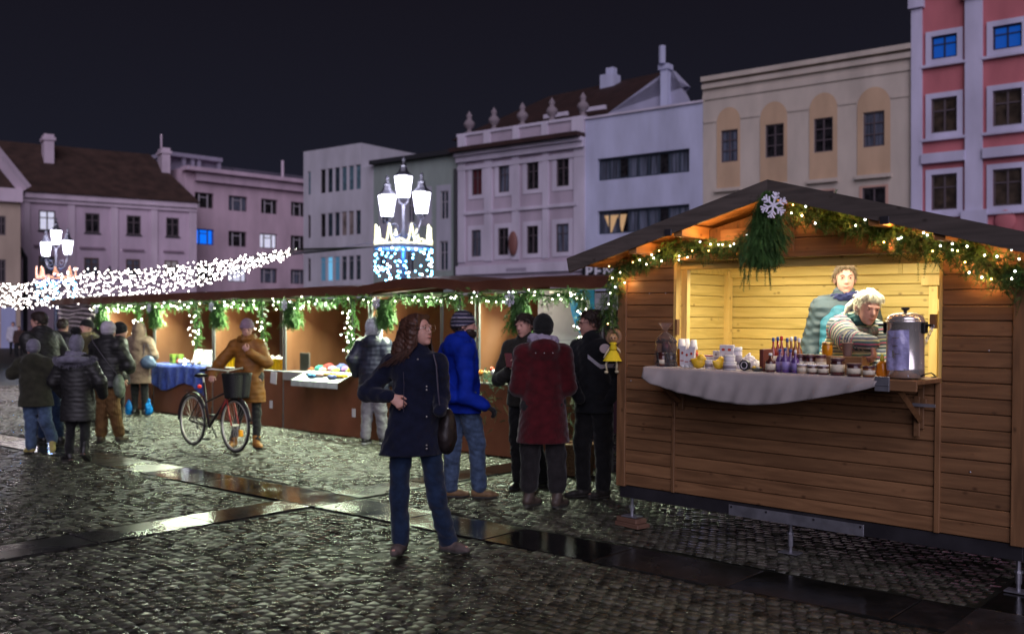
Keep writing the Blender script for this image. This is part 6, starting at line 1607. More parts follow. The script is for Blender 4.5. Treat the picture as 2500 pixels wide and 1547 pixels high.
# woman in navy
p = G(1023, 1350); K = sc(1350)
o = lambda px, py, y=0: ((px-1023)/K, y, (1350-py)/K)
root, lc = person('woman in a long navy coat and glasses standing in front, one hand at her hip', p, 1.68, 22, head=52, pitch=9,
    pose=dict(pel=(-.03, .02, .92), neck=(-.02, .0, 1.405), Lel=o(893, 960, .03), Lwr=o(962, 964, -.15), Lhd=(.55, -.12, -.45), Lpn=(.1, .95, -.3), Lcu=.75, Rel=o(1078, 965, -.02), Rwr=o(1078, 1000, -.14), Rhd=(-.1, -.3, -.6),
              Lkn=o(975, 1200, -.03), Lan=o(977, 1318, .02), Lft=-12, Rkn=o(1068, 1215, -.02), Ran=(.205, .05, .085), Rft=62, Lsh=(-.185, .02, 1.345), Rsh=(.135, -.04, 1.35)),
    wear=dict(coat=dict(m=navy, hem=.705, hemc=(-.05, 0, 0), flare=1.24, t=.018, collar=True), trousers=(jeans, .008, .066, .97), shoes=(mat('grey_brown_suede', (.10, .075, .07), .8, var=(20, .3), bump=(60, .4)), 'boot', .10), hide='R'), res=.011, bres=.0065, detail=True)
H = lc['H']; fw = lc['fw']
rg0 = random.Random(4); roots = [(rg0.uniform(-1, 1), rg0.random()) for _ in range(420)]
def ctl(r, rg):
    a = math.pi*(.5+.72*r[0])          # around the head: back half and sides
    c, s_ = math.sin(a-math.pi/2), -math.cos(a-math.pi/2)
    top = H(.05*c, -.02+.06*s_, .12); m1 = H(.092*c, -.015+.11*s_, .03); 
    L = .09+.10*r[1]; fl = A3((-.05-.13*r[1], .02, .02))*max(0, .6-c*.6)
    m2 = H(.098*c, -.03+.115*s_, -.10); e1 = H(.10*c, -.03+.13*s_, -.10-L*.5)+fl*.5; e2 = H(.10*c, -.02+.14*s_, -.10-L)+fl+A3((rg.gauss(0, .02), rg.gauss(0, .02), 0))
    return [top, m1, m2, e1, e2]
strands('hair', auburn, root, roots, ctl, .0045)
hcx = lc['hc']; V, Q = sdf_mesh([ell(H(0, -.03, .03), (.096, .115, .108), lc['HM']), cone(H(0, -.07, .02), hcx+A3((-.12, .03, -.13)), .085, .075, None, .04), cone(hcx+A3((-.10, .03, -.11)), hcx+A3((-.165, .02, -.19)), .065, .028, None, .04), cone(H(-.075, .02, .06), hcx+A3((-.065, -.05, -.20)), .035, .03, None, .03), cone(H(.08, .0, .06), H(.09, -.02, -.12), .028, .02, None, .03), cone(H(-.05, .07, .10), H(.05, .075, .10), .022, .02, None, .02)], .009, cuts=[(H(0, .068, .066), lc['hf']*.8-lc['hu']*.0+lc['hl']*-.0)], noise=(.007, 60, 9)); npmesh('hair', V, Q, auburn, root, True)
b = MB(); gmet = mat('glasses_metal', (.6, .55, .5), .2, 1.)
for s in (-1, 1): b.ring(H(s*.033, .118, .012), lc['hf'], .024, .0014, 20, 5); b.tube([H(s*.057, .116, .016), H(s*.08, .06, .014), H(s*.082, -.01, .008)], .0014, 5)
b.tube([H(-.01, .12, .016), H(.01, .12, .016)], .0014, 5); b.build('glasses', gmet, root, True)
b = MB(); 
for py in (940, 948, 1012, 1080, 1088, 875): q = o(1046 if py > 900 else 1025, py, -.155); b.ball(q, .0085, .005, .0085, 8)
co = [c for c in root.children if c.name.startswith('coat')][0]; b.build('button', metal_b, co, True)
b = MB(); b.tube([o(991, 905, -.165), o(993, 935, -.18), o(992, 1000, -.18)], .0022, 5); b.tube([o(1062, 862, -.13), o(1070, 890, -.17), o(1074, 950, -.17), o(1080, 1010, -.15)], .006, 4, flat=.3); b.build('strap', mat('dark_strap', (.04, .035, .06), .5), co)
b = MB(); b.tube([o(1026, 1110, -.1), o(1027, 1140, -.1), o(1026, 1165, -.1)], .003, 5); b.build('cord', blackc, co)
# shoulder bag
q = o(1092, 1050, .04); t = thing('shoulder_bag', 'dark brown shoulder bag hanging at the side of the woman in navy', 'bag', Vector(q)+p)
V, Q = sdf_mesh([ell((0, 0, 0), (.065, .12, .16)), ell((-.01, 0, -.06), (.07, .13, .11))], .012, noise=(.006, 25, 2)); npmesh('bag_body', V, Q, mat('bag_leather', (.018, .013, .013), .45, bump=(60, .4), var=(20, .3)), t, True)
b = MB(); b.tube([(0, .05, .15), (-.06, .03, .4), (-.11, .0, .60)], .008, 5, flat=.4); b.build('strap', MATS['dark_strap'], t)

# man in blue jacket
p = G(1132, 1214); K = sc(1214); o = lambda px, py, y=0: ((px-1132)/K, y, (1214-py)/K)
bluej = mat('royal_blue_shell', (.003, .020, .27), .8, bump=(26, .8), var=(6, .3), spec=.2); boots_t = mat('tan_boots', (.17, .10, .045), .6, var=(20, .3), bump=(90, .3))
stripeh = None
def striped(name, cols, scale, off=0., rough=.9):
    m = bpy.data.materials.new(name); m.use_nodes = True; nt = m.node_tree; N = nt.nodes; L = nt.links; b = N['Principled BSDF']; b.inputs['Roughness'].default_value = rough
    tc = N.new('ShaderNodeTexCoord'); sx = N.new('ShaderNodeSeparateXYZ'); L.new(tc.outputs['Object'], sx.inputs[0])
    n = N.new('ShaderNodeTexNoise'); n.inputs['Scale'].default_value = 6; L.new(tc.outputs['Object'], n.inputs['Vector'])
    ad = N.new('ShaderNodeMath'); ad.operation = 'MULTIPLY_ADD'; ad.inputs[1].default_value = .02; L.new(n.outputs['Fac'], ad.inputs[0]); L.new(sx.outputs['Z'], ad.inputs[2])
    mu = N.new('ShaderNodeMath'); mu.operation = 'MULTIPLY_ADD'; mu.inputs[1].default_value = scale; mu.inputs[2].default_value = off; L.new(ad.outputs[0], mu.inputs[0])
    fr = N.new('ShaderNodeMath'); fr.operation = 'FRACT'; L.new(mu.outputs[0], fr.inputs[0])
    r = N.new('ShaderNodeValToRGB'); r.color_ramp.interpolation = 'CONSTANT'
    for i, c in enumerate(cols):
        e = r.color_ramp.elements[i] if i < 1 else r.color_ramp.elements[1] if i == 1 else r.color_ramp.elements.new(i/len(cols))
        e.position = i/len(cols); e.color = (*c, 1)
    L.new(fr.outputs[0], r.inputs['Fac']); L.new(r.outputs['Color'], b.inputs['Base Color'])
    n2 = N.new('ShaderNodeTexNoise'); n2.inputs['Scale'].default_value = 220; L.new(tc.outputs['Object'], n2.inputs['Vector']); bp = N.new('ShaderNodeBump'); bp.inputs['Strength'].default_value = .3; bp.inputs['Distance'].default_value = .01
    L.new(n2.outputs['Fac'], bp.inputs['Height']); L.new(bp.outputs['Normal'], b.inputs['Normal']); MATS[name] = m; return m
hatm = striped('striped_knit', [(.02, .02, .035), (.16, .14, .2), (.02, .02, .035), (.02, .02, .035), (.3, .27, .33), (.03, .03, .08)], 14)
root, lc = person('man in a bright blue hooded jacket and striped beanie seen from behind', p, 1.74, 128, head=92,
    pose=dict(pel=(-.02, 0, .93), neck=(-.02, 0, 1.435), Lel=(-.24, -.02, 1.12), Lwr=(-.10, -.22, .95), Rel=o(1140, 962, -.22), Rwr=o(1186, 985, -.20), Rhd=(.6, 0, -.35), Rpn=(0, .3, -.9), Rcu=.6,
              Lan=(-.125, .02, .09), Lkn=(-.105, 0, .50), Lft=92, Ran=(.145, -.03, .09), Rkn=(.125, -.02, .50), Rft=92, Rsh=(.02, -.16, 1.37), Lsh=(-.15, .10, 1.38)),
    wear=dict(coat=dict(m=bluej, hem=.80, t=.035, hood=True, collar=True, n=.010, nf=13), trousers=(jeansl, .02, .07, .96), shoes=(boots_t, 'boot', .12), hat=('beanie', hatm), gloves=blackc, hair=(dkhair, 'short'), hide='L'), res=.011, bres=.009, detail=True)
Hh = lc['H']; V, Q = sdf_mesh([ell(Hh(0, .06, -.075), (.058, .058, .05), lc['HM']), ell(Hh(0, .045, -.05), (.07, .05, .05), lc['HM'])], .008, noise=(.002, 90, 2)); npmesh('beard', V, Q, dkhair, root, True)

# man with phone
p = G(1285, 1192); K = sc(1192); o = lambda px, py, y=0: ((px-1285)/K, y, (1192-py)/K)
root, lc = person('smiling dark haired man holding a phone, half hidden behind the red coat', p, 1.72, -25, head=-38, pitch=-6, tilt=6,
    pose=dict(Lel=(-.27, .02, 1.08), Lwr=o(1250, 900, -.28), Lhd=(-.05, -.2, .9), Lpn=(.6, -.5, .2), Lcu=.5, Lan=(-.07, 0, .09), Ran=(.16, .05, .09), Lft=-30, Rft=40),
    wear=dict(coat=dict(m=fabric('dark_olive_jacket', (.022, .020, .016)), hem=.82, t=.03, collar=True), trousers=(blackc, .012, .07, .95), shoes=(blackb, 'boot', .1), hair=(dkhair, 'bowl')), bres=.008, detail=True)
t = thing('phone', 'phone held up by the dark haired man', 'phone', Vector(o(1243, 876, -.33))+p, .3); b = MB(); b.M = Matrix.Rotation(-.5, 4, 'X'); b.cbox(-.037, .037, -.005, .005, -.075, .075, .003); b.build('phone_body', mat('dark_red_case', (.12, .02, .025), .4), t)
b = MB(); b.M = Matrix.Rotation(-.5, 4, 'X'); b.box(-.033, .033, .0052, .006, -.068, .068); b.build('screen', mat('dim_screen', (.1, .1, .1), .3, emit=(.5, .4, .4), es=.3), t)

# woman in dark red coat
p = G(1326, 1236); K = sc(1236); o = lambda px, py, y=0: ((px-1326)/K, y, (1236-py)/K)
redc = fabric('dark_red_coat', (.062, .0045, .0075), 90, .6, v=.3, sheen=.3)
root, lc = person('woman in a dark red hooded coat, black beanie and lilac scarf seen from behind', p, 1.69, 183, head=172,
    pose=dict(Lel=o(1264, 945, -.02), Lwr=o(1275, 930, .20), Rel=o(1388, 945, -.0), Rwr=o(1368, 925, .22), Lan=(-.125, .02, .09), Ran=(.125, -.05, .09), Lkn=(-.115, 0, .48), Rkn=(.115, 0, .48), Lft=140, Rft=145),
    wear=dict(coat=dict(m=redc, hem=.575, t=.040, hood=True, flare=1.12, n=.004, nf=14), trousers=(fabric('black_wide', (.018, .016, .017)), .028, .085, .72), shoes=(mat('worn_brown_boots', (.07, .05, .04), .5, var=(20, .4), bump=(60, .4)), 'boot', .45), hat=('beanie', fabric('black_rib', (.012, .013, .013), 120, .8), None, -.045), scarf=(fabric('lilac_fleece', (.36, .31, .42), 120, .7), .044, .03), hide='LR'), res=.011, bres=.012, build=1.02)
b = MB()
for dx in (-.075, 0, .075): b.ball(o(1327+dx*K, 860, -.195), .005, .003, .005, 6)
co = [c for c in root.children if c.name.startswith('coat')][0]; b.build('snap', metal_b, co)

# man with glasses
p = G(1447, 1212); K = sc(1212); o = lambda px, py, y=0: ((px-1447)/K, y, (1212-py)/K)
blk = fabric('black_softshell', (.012, .013, .016))
root, lc = person('young man with glasses and a black jacket with white chest stripe beside the chalet', p, 1.76, -48, head=-78, pitch=-3,
    pose=dict(Lel=(-.235, -.02, 1.12), Lwr=(-.13, -.2, .93), Rel=(.25, .02, 1.12), Rwr=(.14, -.18, .92), Lan=(-.09, -.0, .09), Ran=(.09, -.06, .09), Lkn=(-.10, -.03, .5), Rkn=(.10, -.04, .5), Lft=-75, Rft=-55, pel=(.01, 0, .94), neck=(-.0, 0, 1.455)),
    wear=dict(coat=dict(m=blk, hem=.80, t=.028, collar=True), trousers=(blackc, .022, .072, .94), shoes=(mat('dark_boots', (.025, .022, .02), .5, bump=(60, .4)), 'boot', .2), hair=(dkhair, 'bowl'), hide='LR'), res=.011, bres=.008, detail=True)
H = lc['H']; b = MB(); bf = mat('black_frame', (.01, .01, .012), .3)
for s in (-1, 1): b.ring(H(s*.034, .118, .010), lc['hf'], .025, .0025, 18, 5); b.tube([H(s*.06, .116, .016), H(s*.082, .05, .014), H(s*.084, -.01, .008)], .003, 5)
b.tube([H(-.01, .12, .014), H(.01, .12, .014)], .0025, 5); b.build('glasses', bf, root, True)
co = [c for c in root.children if c.name.startswith('coat')][0]
def conform(dst, path, w, m, name, off=.004, n=26):
    """ribbon laid on a garment by casting rays towards the body axis"""
    me = dst.data; from mathutils.bvhtree import BVHTree
    T = BVHTree.FromPolygons([v.co[:] for v in me.vertices], [pp.vertices[:] for pp in me.polygons])
    vs = []; fs = []; last = None
    for i in range(n+1):
        f = i/n*(len(path)-1); k_ = min(int(f), len(path)-2); q = Vector(path[k_]).lerp(Vector(path[k_+1]), f-k_)
        row = []
        for dz in (-w/2, 0, w/2):
            c = Vector((0, 0, q.z+dz)); oo = Vector((q.x, q.y, q.z+dz)); d = (c-oo); d.z = 0; d.normalize()
            h = T.ray_cast(oo-d*.3, d)
            row.append(tuple((h[0] if h[0] else oo)-d*off))
        vs += row
    for i in range(n):
        for k_ in (0, 1): a = i*3+k_; fs.append((a, a+3, a+4, a+1))
    bb_ = MB(); bb_.add(vs, fs); oo = bb_.build(name, m, dst, True); return oo
conform(co, [o(1412, 868, -.3), o(1440, 878, -.32), o(1475, 893, -.3), o(1500, 890, -.1)], .038, mat('white_stripe', (.42, .40, .46), .7), 'chest_stripe')

# woman pushing the bicycle
p = G(607, 1092); K = sc(1092); o = lambda px, py, y=0: ((px-607)/K, y, (1092-py)/K)
must = mat('mustard_quilt', (.22, .085, .012), .6, wave=(4.5, .25, 'Z'), var=(9, .3)); boots_m = mat('ochre_boots', (.38, .17, .04), .6, var=(20, .2))
root, lc = person('woman in a mustard quilted coat and pink-grey beanie holding her bicycle', p, 1.67, -8, head=12, pitch=-14,
    pose=dict(pel=(.02, 0, .92), neck=(-.02, 0, 1.39), Lel=o(532, 893, .0), Lwr=o(527, 915, -.18), Lhd=(.2, -.8, -.3), Lpn=(0, 0, -1), Lcu=.8, Rel=o(655, 885, -.08), Rwr=o(618, 858, -.24), Rhd=(-.45, -.1, .55), Rpn=(0, .8, .4), Rcu=.9,
              Lan=o(568, 1076, .02), Lkn=o(585, 1005, 0), Lft=-5, Ran=o(628, 1077, -.03), Rkn=o(628, 1005, -.02), Rft=35),
    wear=dict(coat=dict(m=must, hem=.60, t=.035, collar=True, flare=1.02), trousers=(fabric('grey_trousers', (.035, .035, .035)), .0, .05, .93), shoes=(boots_m, 'boot', .16), hat=('beanie', fabric('pinkish_knit', (.24, .16, .21), 120, .7), None, .03), scarf=(must, .045)), bres=.009, detail=True)

# bicycle
r0 = G(470, 1087); f0 = G(574, 1105); bd = (f0-r0); wbL = bd.length; be = bd.normalized(); ba = math.atan2(be.y, be.x)
t = thing('bicycle', 'dark and red city bicycle with a black front basket', 'bicycle', r0, ba)
rub = mat('tyre_rubber', (.018, .018, .018), .6); rim = mat('alloy_rim', (.6, .57, .52), .4, .5); frd = mat('dark_frame', (.03, .02, .025), .35); frr = mat('red_frame', (.42, .06, .05), .35)
WR = .345
for x in (0, wbL):
    b = MB(); b.ring((x, 0, WR), (0, 1, 0), WR-.016, .016, 48, 8); w = b.build('wheel', rub, t, True)
    b = MB(); b.ring((x, 0, WR), (0, 1, 0), WR-.040, .014, 48, 6); b.build('rim', rim, w, True)
    b = MB()
    for i in range(28):
        a = i/28*6.2832; b.tube([(x+.018*math.cos(a+.8*(-1)**i), .025*(-1)**i, WR+.018*math.sin(a+.8*(-1)**i)), (x+(WR-.045)*math.cos(a), 0, WR+(WR-.045)*math.sin(a))], .0014, 3, False)
    b.build('spokes', rim, w); b = MB(); b.tube([(x, -.045, WR), (x, .045, WR)], .018, 10); b.build('hub', rim, w)
bb_ = (.44, 0, .28); sd_ = (.30, 0, .86); hd = (wbL-.17, 0, .88); hb = (wbL-.135, 0, .72)
b = MB(); b.tube([bb_, sd_], .016, 8); b.tube([(.31, 0, .80), hd], .0001, 3); b.tube([bb_, hb], .020, 8); b.tube([(.36, 0, .60), (hb[0], 0, hb[2]+.06)], .014, 8)
for s in (-1, 1): b.tube([bb_, (.02, s*.05, WR)], .010, 6); b.tube([(.325, s*.02, .74), (0, s*.055, WR)], .008, 6)
b.build('frame', frd, t, True)
b = MB(); b.tube([(hb[0]-.02, 0, hb[2]), (wbL-.36, 0, .47)], .0215, 8); b.build('frame_panel', frr, t, True)
b = MB(); b.tube([(hd[0]-.0, 0, hd[2]), (hb[0]+.01, 0, hb[2]-.04)], .018, 8)
for s in (-1, 1): b.tube([(hb[0]+.015, s*.045, hb[2]-.05), (wbL-.06, s*.05, .5), (wbL, s*.05, WR)], .012, 6)
b.build('fork', frr, t, True)
V, Q = sdf_mesh([cone((.20, 0, .945), (.34, 0, .95), .075, .03, ((0, 0, 1), .4)), cone((.32, 0, .95), (.43, 0, .955), .035, .022, ((0, 0, 1), .6))], .008); npmesh('saddle', V, Q, blackb, t, True)
b = MB(); b.tube([sd_, (.285, 0, .93)], .013, 8); b.build('seat_post', rim, t)
b = MB(); b.tube([(hd[0], 0, hd[2]), (hd[0]-.01, 0, 1.02)], .013, 8); b.tube([(hd[0]-.16, -.28, 1.04), (hd[0]-.02, -.22, 1.06), (hd[0], 0, 1.03), (hd[0]-.02, .22, 1.06), (hd[0]-.16, .28, 1.04)], .011, 8); hbr = b.build('handlebar', rim, t, True)
for s in (-1, 1): b = MB(); b.tube([(hd[0]-.18, s*.285, 1.04), (hd[0]-.07, s*.25, 1.052)], .017, 8); b.build('grip', blackb, hbr)
def bsk(s, q):
    a = s*6.2832; w = .115+.03*q; l = .13+.03*q; n = 4
    cx_ = abs(math.cos(a))**(2/n)*math.copysign(1, math.cos(a)); sy_ = abs(math.sin(a))**(2/n)*math.copysign(1, math.sin(a))
    return (wbL+.04+w*cx_, l*sy_, .70+.30*q)
b = MB(); b.grid(bsk, 44, 14); 
b.add([bsk(i/44, 0) for i in range(44)], [tuple(range(44))]); bk = b.build('basket', mat('black_wicker', (.016, .015, .017), .5, bump=(90, 1.0), wave=None), t, True, solid=.012)
b = MB(); b.tube([bsk(i/44, 1) for i in range(45)], .012, 6, False); b.build('basket_rim', blackb, bk)
b = MB(); b.tube([(WR*math.cos(a)*1.07, 0, WR+WR*math.sin(a)*1.07) for a in np.linspace(.5, 3.2, 16)], .022, 6, flat=.5); b.tube([(wbL+WR*math.cos(a)*1.07, 0, WR+WR*math.sin(a)*1.07) for a in np.linspace(.2, 2.6, 16)], .022, 6, flat=.5); b.build_each('mudguard', frd, t, True)
b = MB(); b.ring(bb_, (0, 1, 0), .075, .006, 24, 5); b.tube([(.44, .04, .28), (.50, .07, .14)], .009, 6); b.tube([(.44, -.04, .28), (.38, -.07, .42)], .009, 6); b.box(.46, .56, -.12, -.06, .125, .15); b.box(.32, .43, .06, .12, .41, .435); b.ring((0, .0, WR), (0, 1, 0), .04, .008, 18, 5); b.tube([(0, .04, WR+.04), (.44, .04, .355)], .004, 4); b.tube([(0, .04, WR-.04), (.44, .04, .205)], .004, 4); b.tube([(.03, .05, WR-.02), (.05, .05, WR-.13)], .014, 5); b.build('crankset', mat('crank_metal', (.06, .06, .06), .4, .6), t)
b = MB(); b.tube([(-.12, -.06, .73), (.28, -.06, .76)], .006, 5); b.tube([(-.12, .06, .73), (.28, .06, .76)], .006, 5); b.tube([(-.12, -.06, .73), (-.12, .06, .73)], .006, 5); b.tube([(0, .06, .73), (0, .06, WR)], .005, 5); b.build('rack', frd, t)
b = MB(); b.ball((.19, 0, .80), .028, .03, .028, 10); b.build('rear_light', mat('red_reflector', (.6, .02, .01), .3, emit=(1, .05, .02), es=.25), t, True)
b = MB(); b.box(wbL+.12, wbL+.16, -.02, .02, .22, .30); b.build('reflector', mat('amber_reflector', (.8, .35, .02), .3, emit=(1, .4, .02), es=.25), t)

# group at the left ------------------------------------------------
pdark = mat('dark_down', (.017, .016, .017), .5, wave=(7, .13, 'Z'), var=(10, .3)); polive = fabric('dark_olive', (.028, .027, .018)); pgrey = fabric('grey_wool', (.16, .15, .20), 120, .7)
p = G(118, 1082); root, lc = person('tall dark haired man in a dark jacket and jeans facing left at the far left', p, 1.80, -115, head=-95, pitch=-12, pose=dict(Lan=(-.10, .05, .09), Ran=(.16, -.02, .09), Lkn=(-.08, 0, .5), Rkn=(.10, 0, .5), neck=(-.10, 0, 1.48), pel=(-.03, 0, .96)),
    wear=dict(coat=dict(m=pdark, hem=.78, t=.05, collar=True), trousers=(jeans, .015, .07), shoes=(blackb, 'boot', .1), hair=(dkhair, 'short')), res=.014, bres=.010, detail=True, build=1.12)
p = G(88, 1108); K = sc(1108); o = lambda px, py, y=0: ((px-88)/K, y, (1108-py)/K)
root, lc = person('boy in a lilac-grey beanie, dark jacket and blue jeans walking away at the far left', p, 1.47, 196, head=230, pose=dict(Lel=o(35, 912, -.05), Lwr=o(58, 872, .10), Lhd=(.1, .2, .6), Lan=o(76, 1090, .0), Lkn=o(76, 1040, 0), Lft=235, Ran=(.155, .12, .17), Rkn=(.12, .0, .42), Rtoe=(.19, .03, .035), Rel=(.23, .02, .93), Rwr=(.2, .16, .80), neck=(-.03, 0, 1.17), pel=(.0, 0, .80), Lsh=(-.19, 0, 1.12), Rsh=(.14, 0, 1.12)),
    wear=dict(coat=dict(m=polive, hem=.60, t=.045, hood=True, flare=1.08), trousers=(jeansl, .022, .07, .95), shoes=(mat('yellow_boots', (.28, .23, .07), .6, var=(20, .3)), 'boot', .1), hat=('beanie', pgrey, None, -.03), hide='R'), res=.013, bres=.012)
p = G(190, 1128); K = sc(1128); o = lambda px, py, y=0: ((px-190)/K, y, (1128-py)/K)
root, lc = person('woman in a black quilted coat, grey bobble hat and fur-edged hood walking away', p, 1.50, 182, pose=dict(neck=(-.02, 0, 1.21), pel=(0, 0, .85), Lan=(-.12, .04, .09), Lkn=(-.08, 0, .46), Ran=(.13, -.12, .17), Rkn=(.07, .04, .45), Rtoe=(.135, -.0, .035), Rft=182, Lft=235, Lel=(-.28, .0, .95), Lwr=(-.22, .14, .78), Rel=(.26, 0, .95), Rwr=(.24, .13, .78)),
    wear=dict(coat=dict(m=pdark, hem=.49, t=.045, flare=1.0), trousers=(blackc, .005, .05), shoes=(blackb, 'boot', .3), hat=('cone', pgrey, blackc, -.06), scarf=(pgrey, .05), hide='LR'), res=.013, bres=.012)
nk = lc['nk']; rg = np.random.default_rng(3); n = 900; a = rg.uniform(0, 6.283, n); ring = np.stack([np.cos(a)*.20, np.sin(a)*.13-.02, -.02+.03*np.cos(a*2)], 1)+nk
b = MB(); b.ring(tuple(nk+A3((0, -.02, -.02))), (0, .15, 1), .165, .045, 30, 8); b.build('hood_edge', MATS['grey_wool'], root, True)
dr = rg.normal(size=(n, 3))*.6+np.stack([np.cos(a), np.sin(a), -.2+0*a], 1); dr /= np.linalg.norm(dr, axis=1)[:, None]
V, Q = sprays(ring*[1, 1, 1], dr, .055, 3, .03, .0022, 4); npmesh('fur_trim', V, Q, mat('grey_fur', (.20, .19, .24), .8), root)
p = G(262, 1080); K = sc(1080); root, lc = person('person in a dark jacket, white beanie and brown corduroy trousers', p, 1.64, 160, head=150, pose=dict(Lan=(-.09, .0, .09), Ran=(.12, .12, .09), Lft=190, Rft=165, Rel=(.29, 0, 1.06), Rwr=(.24, .2, 1.0), Lel=(-.22, .1, 1.05), Lwr=(-.1, .25, 1.0)),
    wear=dict(coat=dict(m=pdark, hem=.76, t=.055, flare=.98, collar=True), trousers=(mat('brown_cord', (.15, .075, .025), .85, wave=(14, .4, 'X'), var=(8, .3)), .028, .075, .9), shoes=(mat('brown_boots', (.06, .04, .025), .6), 'boot', .2), hat=('beanie', fabric('white_knit', (.40, .36, .42), 120, .7), None, -.05), hide='LR'), res=.013, bres=.012, build=1.08)
t = thing('crossbody_bag', 'greenish crossbody bag at the hip of the white beanie wearer', 'bag', Vector((.20, -.10, .80))+p); V, Q = sdf_mesh([ell((0, 0, 0), (.07, .10, .15)), ell((.02, 0, -.08), (.06, .09, .10))], .013, noise=(.006, 25, 2)); npmesh('bag_body', V, Q, mat('greenish_bag', (.13, .16, .12), .5, var=(12, .3)), t, True)
b = MB(); b.tube([(0, -.02, .12), (-.12, -.12, .32), (-.30, -.13, .58), (-.36, -.04, .68)], .012, 5, flat=.4); b.build('strap', mat('grey_strap', (.09, .08, .10), .6), t)
for (px, py, hgt, face, head, lab, cm, ex) in ((152, 1034, 1.70, 150, 170, 'dark haired person in black standing behind the bobble hat', pdark, dict(hair=(dkhair, 'short'))),
        (214, 1040, 1.67, -30, -35, 'person in a black beanie and olive parka with fur hood facing the camera', fabric('olive_parka', (.075, .065, .03)), dict(hat=('beanie', blackc, None, .04), scarf=(fabric('tan_fur', (.20, .17, .08), 60, 1.0), .05))),
        (290, 1055, 1.63, 110, 130, 'person in a black beanie hidden behind the white beanie wearer', pdark, dict(hat=('beanie', blackc, None, -.02)))):
    person(lab, G(px, py), hgt, face, head=head, wear=dict(coat=dict(m=cm, hem=.72, t=.05, hood=True), trousers=(blackc, .01, .06), shoes=(blackb, 'boot', .2), **ex), res=.016, bres=.012, detail=face < 0)
p = G(340, 1012); K = sc(1012); taupe = fabric('taupe_coat', (.17, .115, .085), 90, .5)
root, lc = person('woman in a taupe hooded coat with blue shoulder bag at the stall', p, 1.62, 172, pose=dict(Lan=(-.08, 0, .09), Ran=(.10, 0, .09), Rel=(.25, .0, 1.08), Rwr=(.2, .22, 1.02), Lel=(-.24, .04, 1.05), Lwr=(-.15, .2, 1.0)), wear=dict(coat=dict(m=taupe, hem=.565, t=.05, flare=.98), trousers=(blackc, .012, .058), shoes=(blackb, 'boot', .2), hide='LR'), res=.014, bres=.014)
H = lc['H']; V, Q = sdf_mesh([ell(H(0, -.02, .02), (.115, .13, .135), lc['HM']), cone(H(0, -.04, -.02), lc['nk']+A3((0, 0, -.02)), .11, .13, None, .05)], .013, noise=(.004, 25, 1)); npmesh('hood', V, Q, taupe, root, True)
t = thing('shoulder_bag', 'blue-grey shoulder bag on the arm of the woman in the taupe hooded coat', 'bag', Vector((.20, -.12, .95))+p); V, Q = sdf_mesh([ell((0, 0, 0), (.13, .07, .12)), ell((.03, 0, -.04), (.14, .07, .08))], .013, noise=(.006, 25, 2)); npmesh('bag_body', V, Q, mat('bluegrey_bag', (.07, .10, .17), .45, var=(10, .2)), t, True)
b = MB(); b.tube([(-.08, 0, .1), (-.06, -.01, .30), (-.07, .06, .42)], .012, 5, flat=.4); b.tube([(.08, 0, .1), (.0, -.01, .30), (-.03, .06, .42)], .010, 5, flat=.4); b.build('strap', MATS['dark_strap'], t)
# person at the knitted goods stall
p = G(912, 1084); root, lc = person('person in a dark down jacket, grey trousers and white fluffy hat at the knitted goods', p, 1.66, 165, head=160, pose=dict(Lan=(-.11, 0, .09), Ran=(.12, .05, .09), Lel=(-.28, -.02, 1.15), Lwr=(-.25, .12, .95)), wear=dict(coat=dict(m=mat('navy_down', (.02, .022, .04), .45, wave=(5, .3, 'Z'), var=(9, .3)), hem=.66, t=.055, hood=True), trousers=(fabric('grey_joggers', (.19, .18, .20)), .025, .068, .95), shoes=(blackb, 'sneaker'), solemat=mat('white_sole', (.5, .5, .5), .6), hide='LR'), res=.013, bres=.013)
H = lc['H']; n = 1500; rg = np.random.default_rng(6); v = rg.normal(size=(n, 3)); v /= np.linalg.norm(v, axis=1)[:, None]
V0, Q0 = sdf_mesh([ell(H(0, -.01, .03), (.10, .115, .12), lc['HM']), ell(H(-.07, 0, .10), (.045, .045, .05)), ell(H(.07, 0, .10), (.045, .045, .05)), cone(H(-.09, 0, -.02), H(-.12, -.05, -.15), .035, .03), cone(H(.09, 0, -.02), H(.12, -.05, -.15), .035, .03)], .012, noise=(.006, 60, 3)); V, Q = sprays(np.array(H(0, -.01, .04))+v*[.1, .11, .12], v, .02, 3, .016, .002, 3)
npmesh('fluffy_hat', *cat((V0, Q0), (V, Q)), mat('white_fleece', (.60, .62, .66), .9, bump=(60, 1.0)), root, True)
p = ST(1, 1.45, .95, 0); person('stallholder with light reddish hair glimpsed behind the striped beanie', Vector((p.x-.12, p.y, 0)), 1.63, -20, wear=dict(coat=dict(m=pdark, hem=.75, t=.04), trousers=(blackc, .01, .06), shoes=(blackb, 'boot', .2), hair=(mat('ginger_hair', (.50, .26, .14), .6, bump=(90, .6)), 'long')), res=.016, bres=.012)
# two far figures at the left edge
for px, py, hgt, lab, cm in ((32, 868, 1.7, 'far off person in a white coat near the pale shopfront', fabric('white_coat', (.5, .48, .55))), (47, 872, 1.5, 'far off person in dark brown beside the white coat', fabric('dark_brown', (.06, .035, .03)))):
    q = G(px, py); person(lab, q, hgt, 20, wear=dict(coat=dict(m=cm, hem=.7, t=.05), trousers=(blackc, .01, .06), shoes=(blackb, 'plain'), hair=(dkhair, 'short')), res=.03, bres=.02)

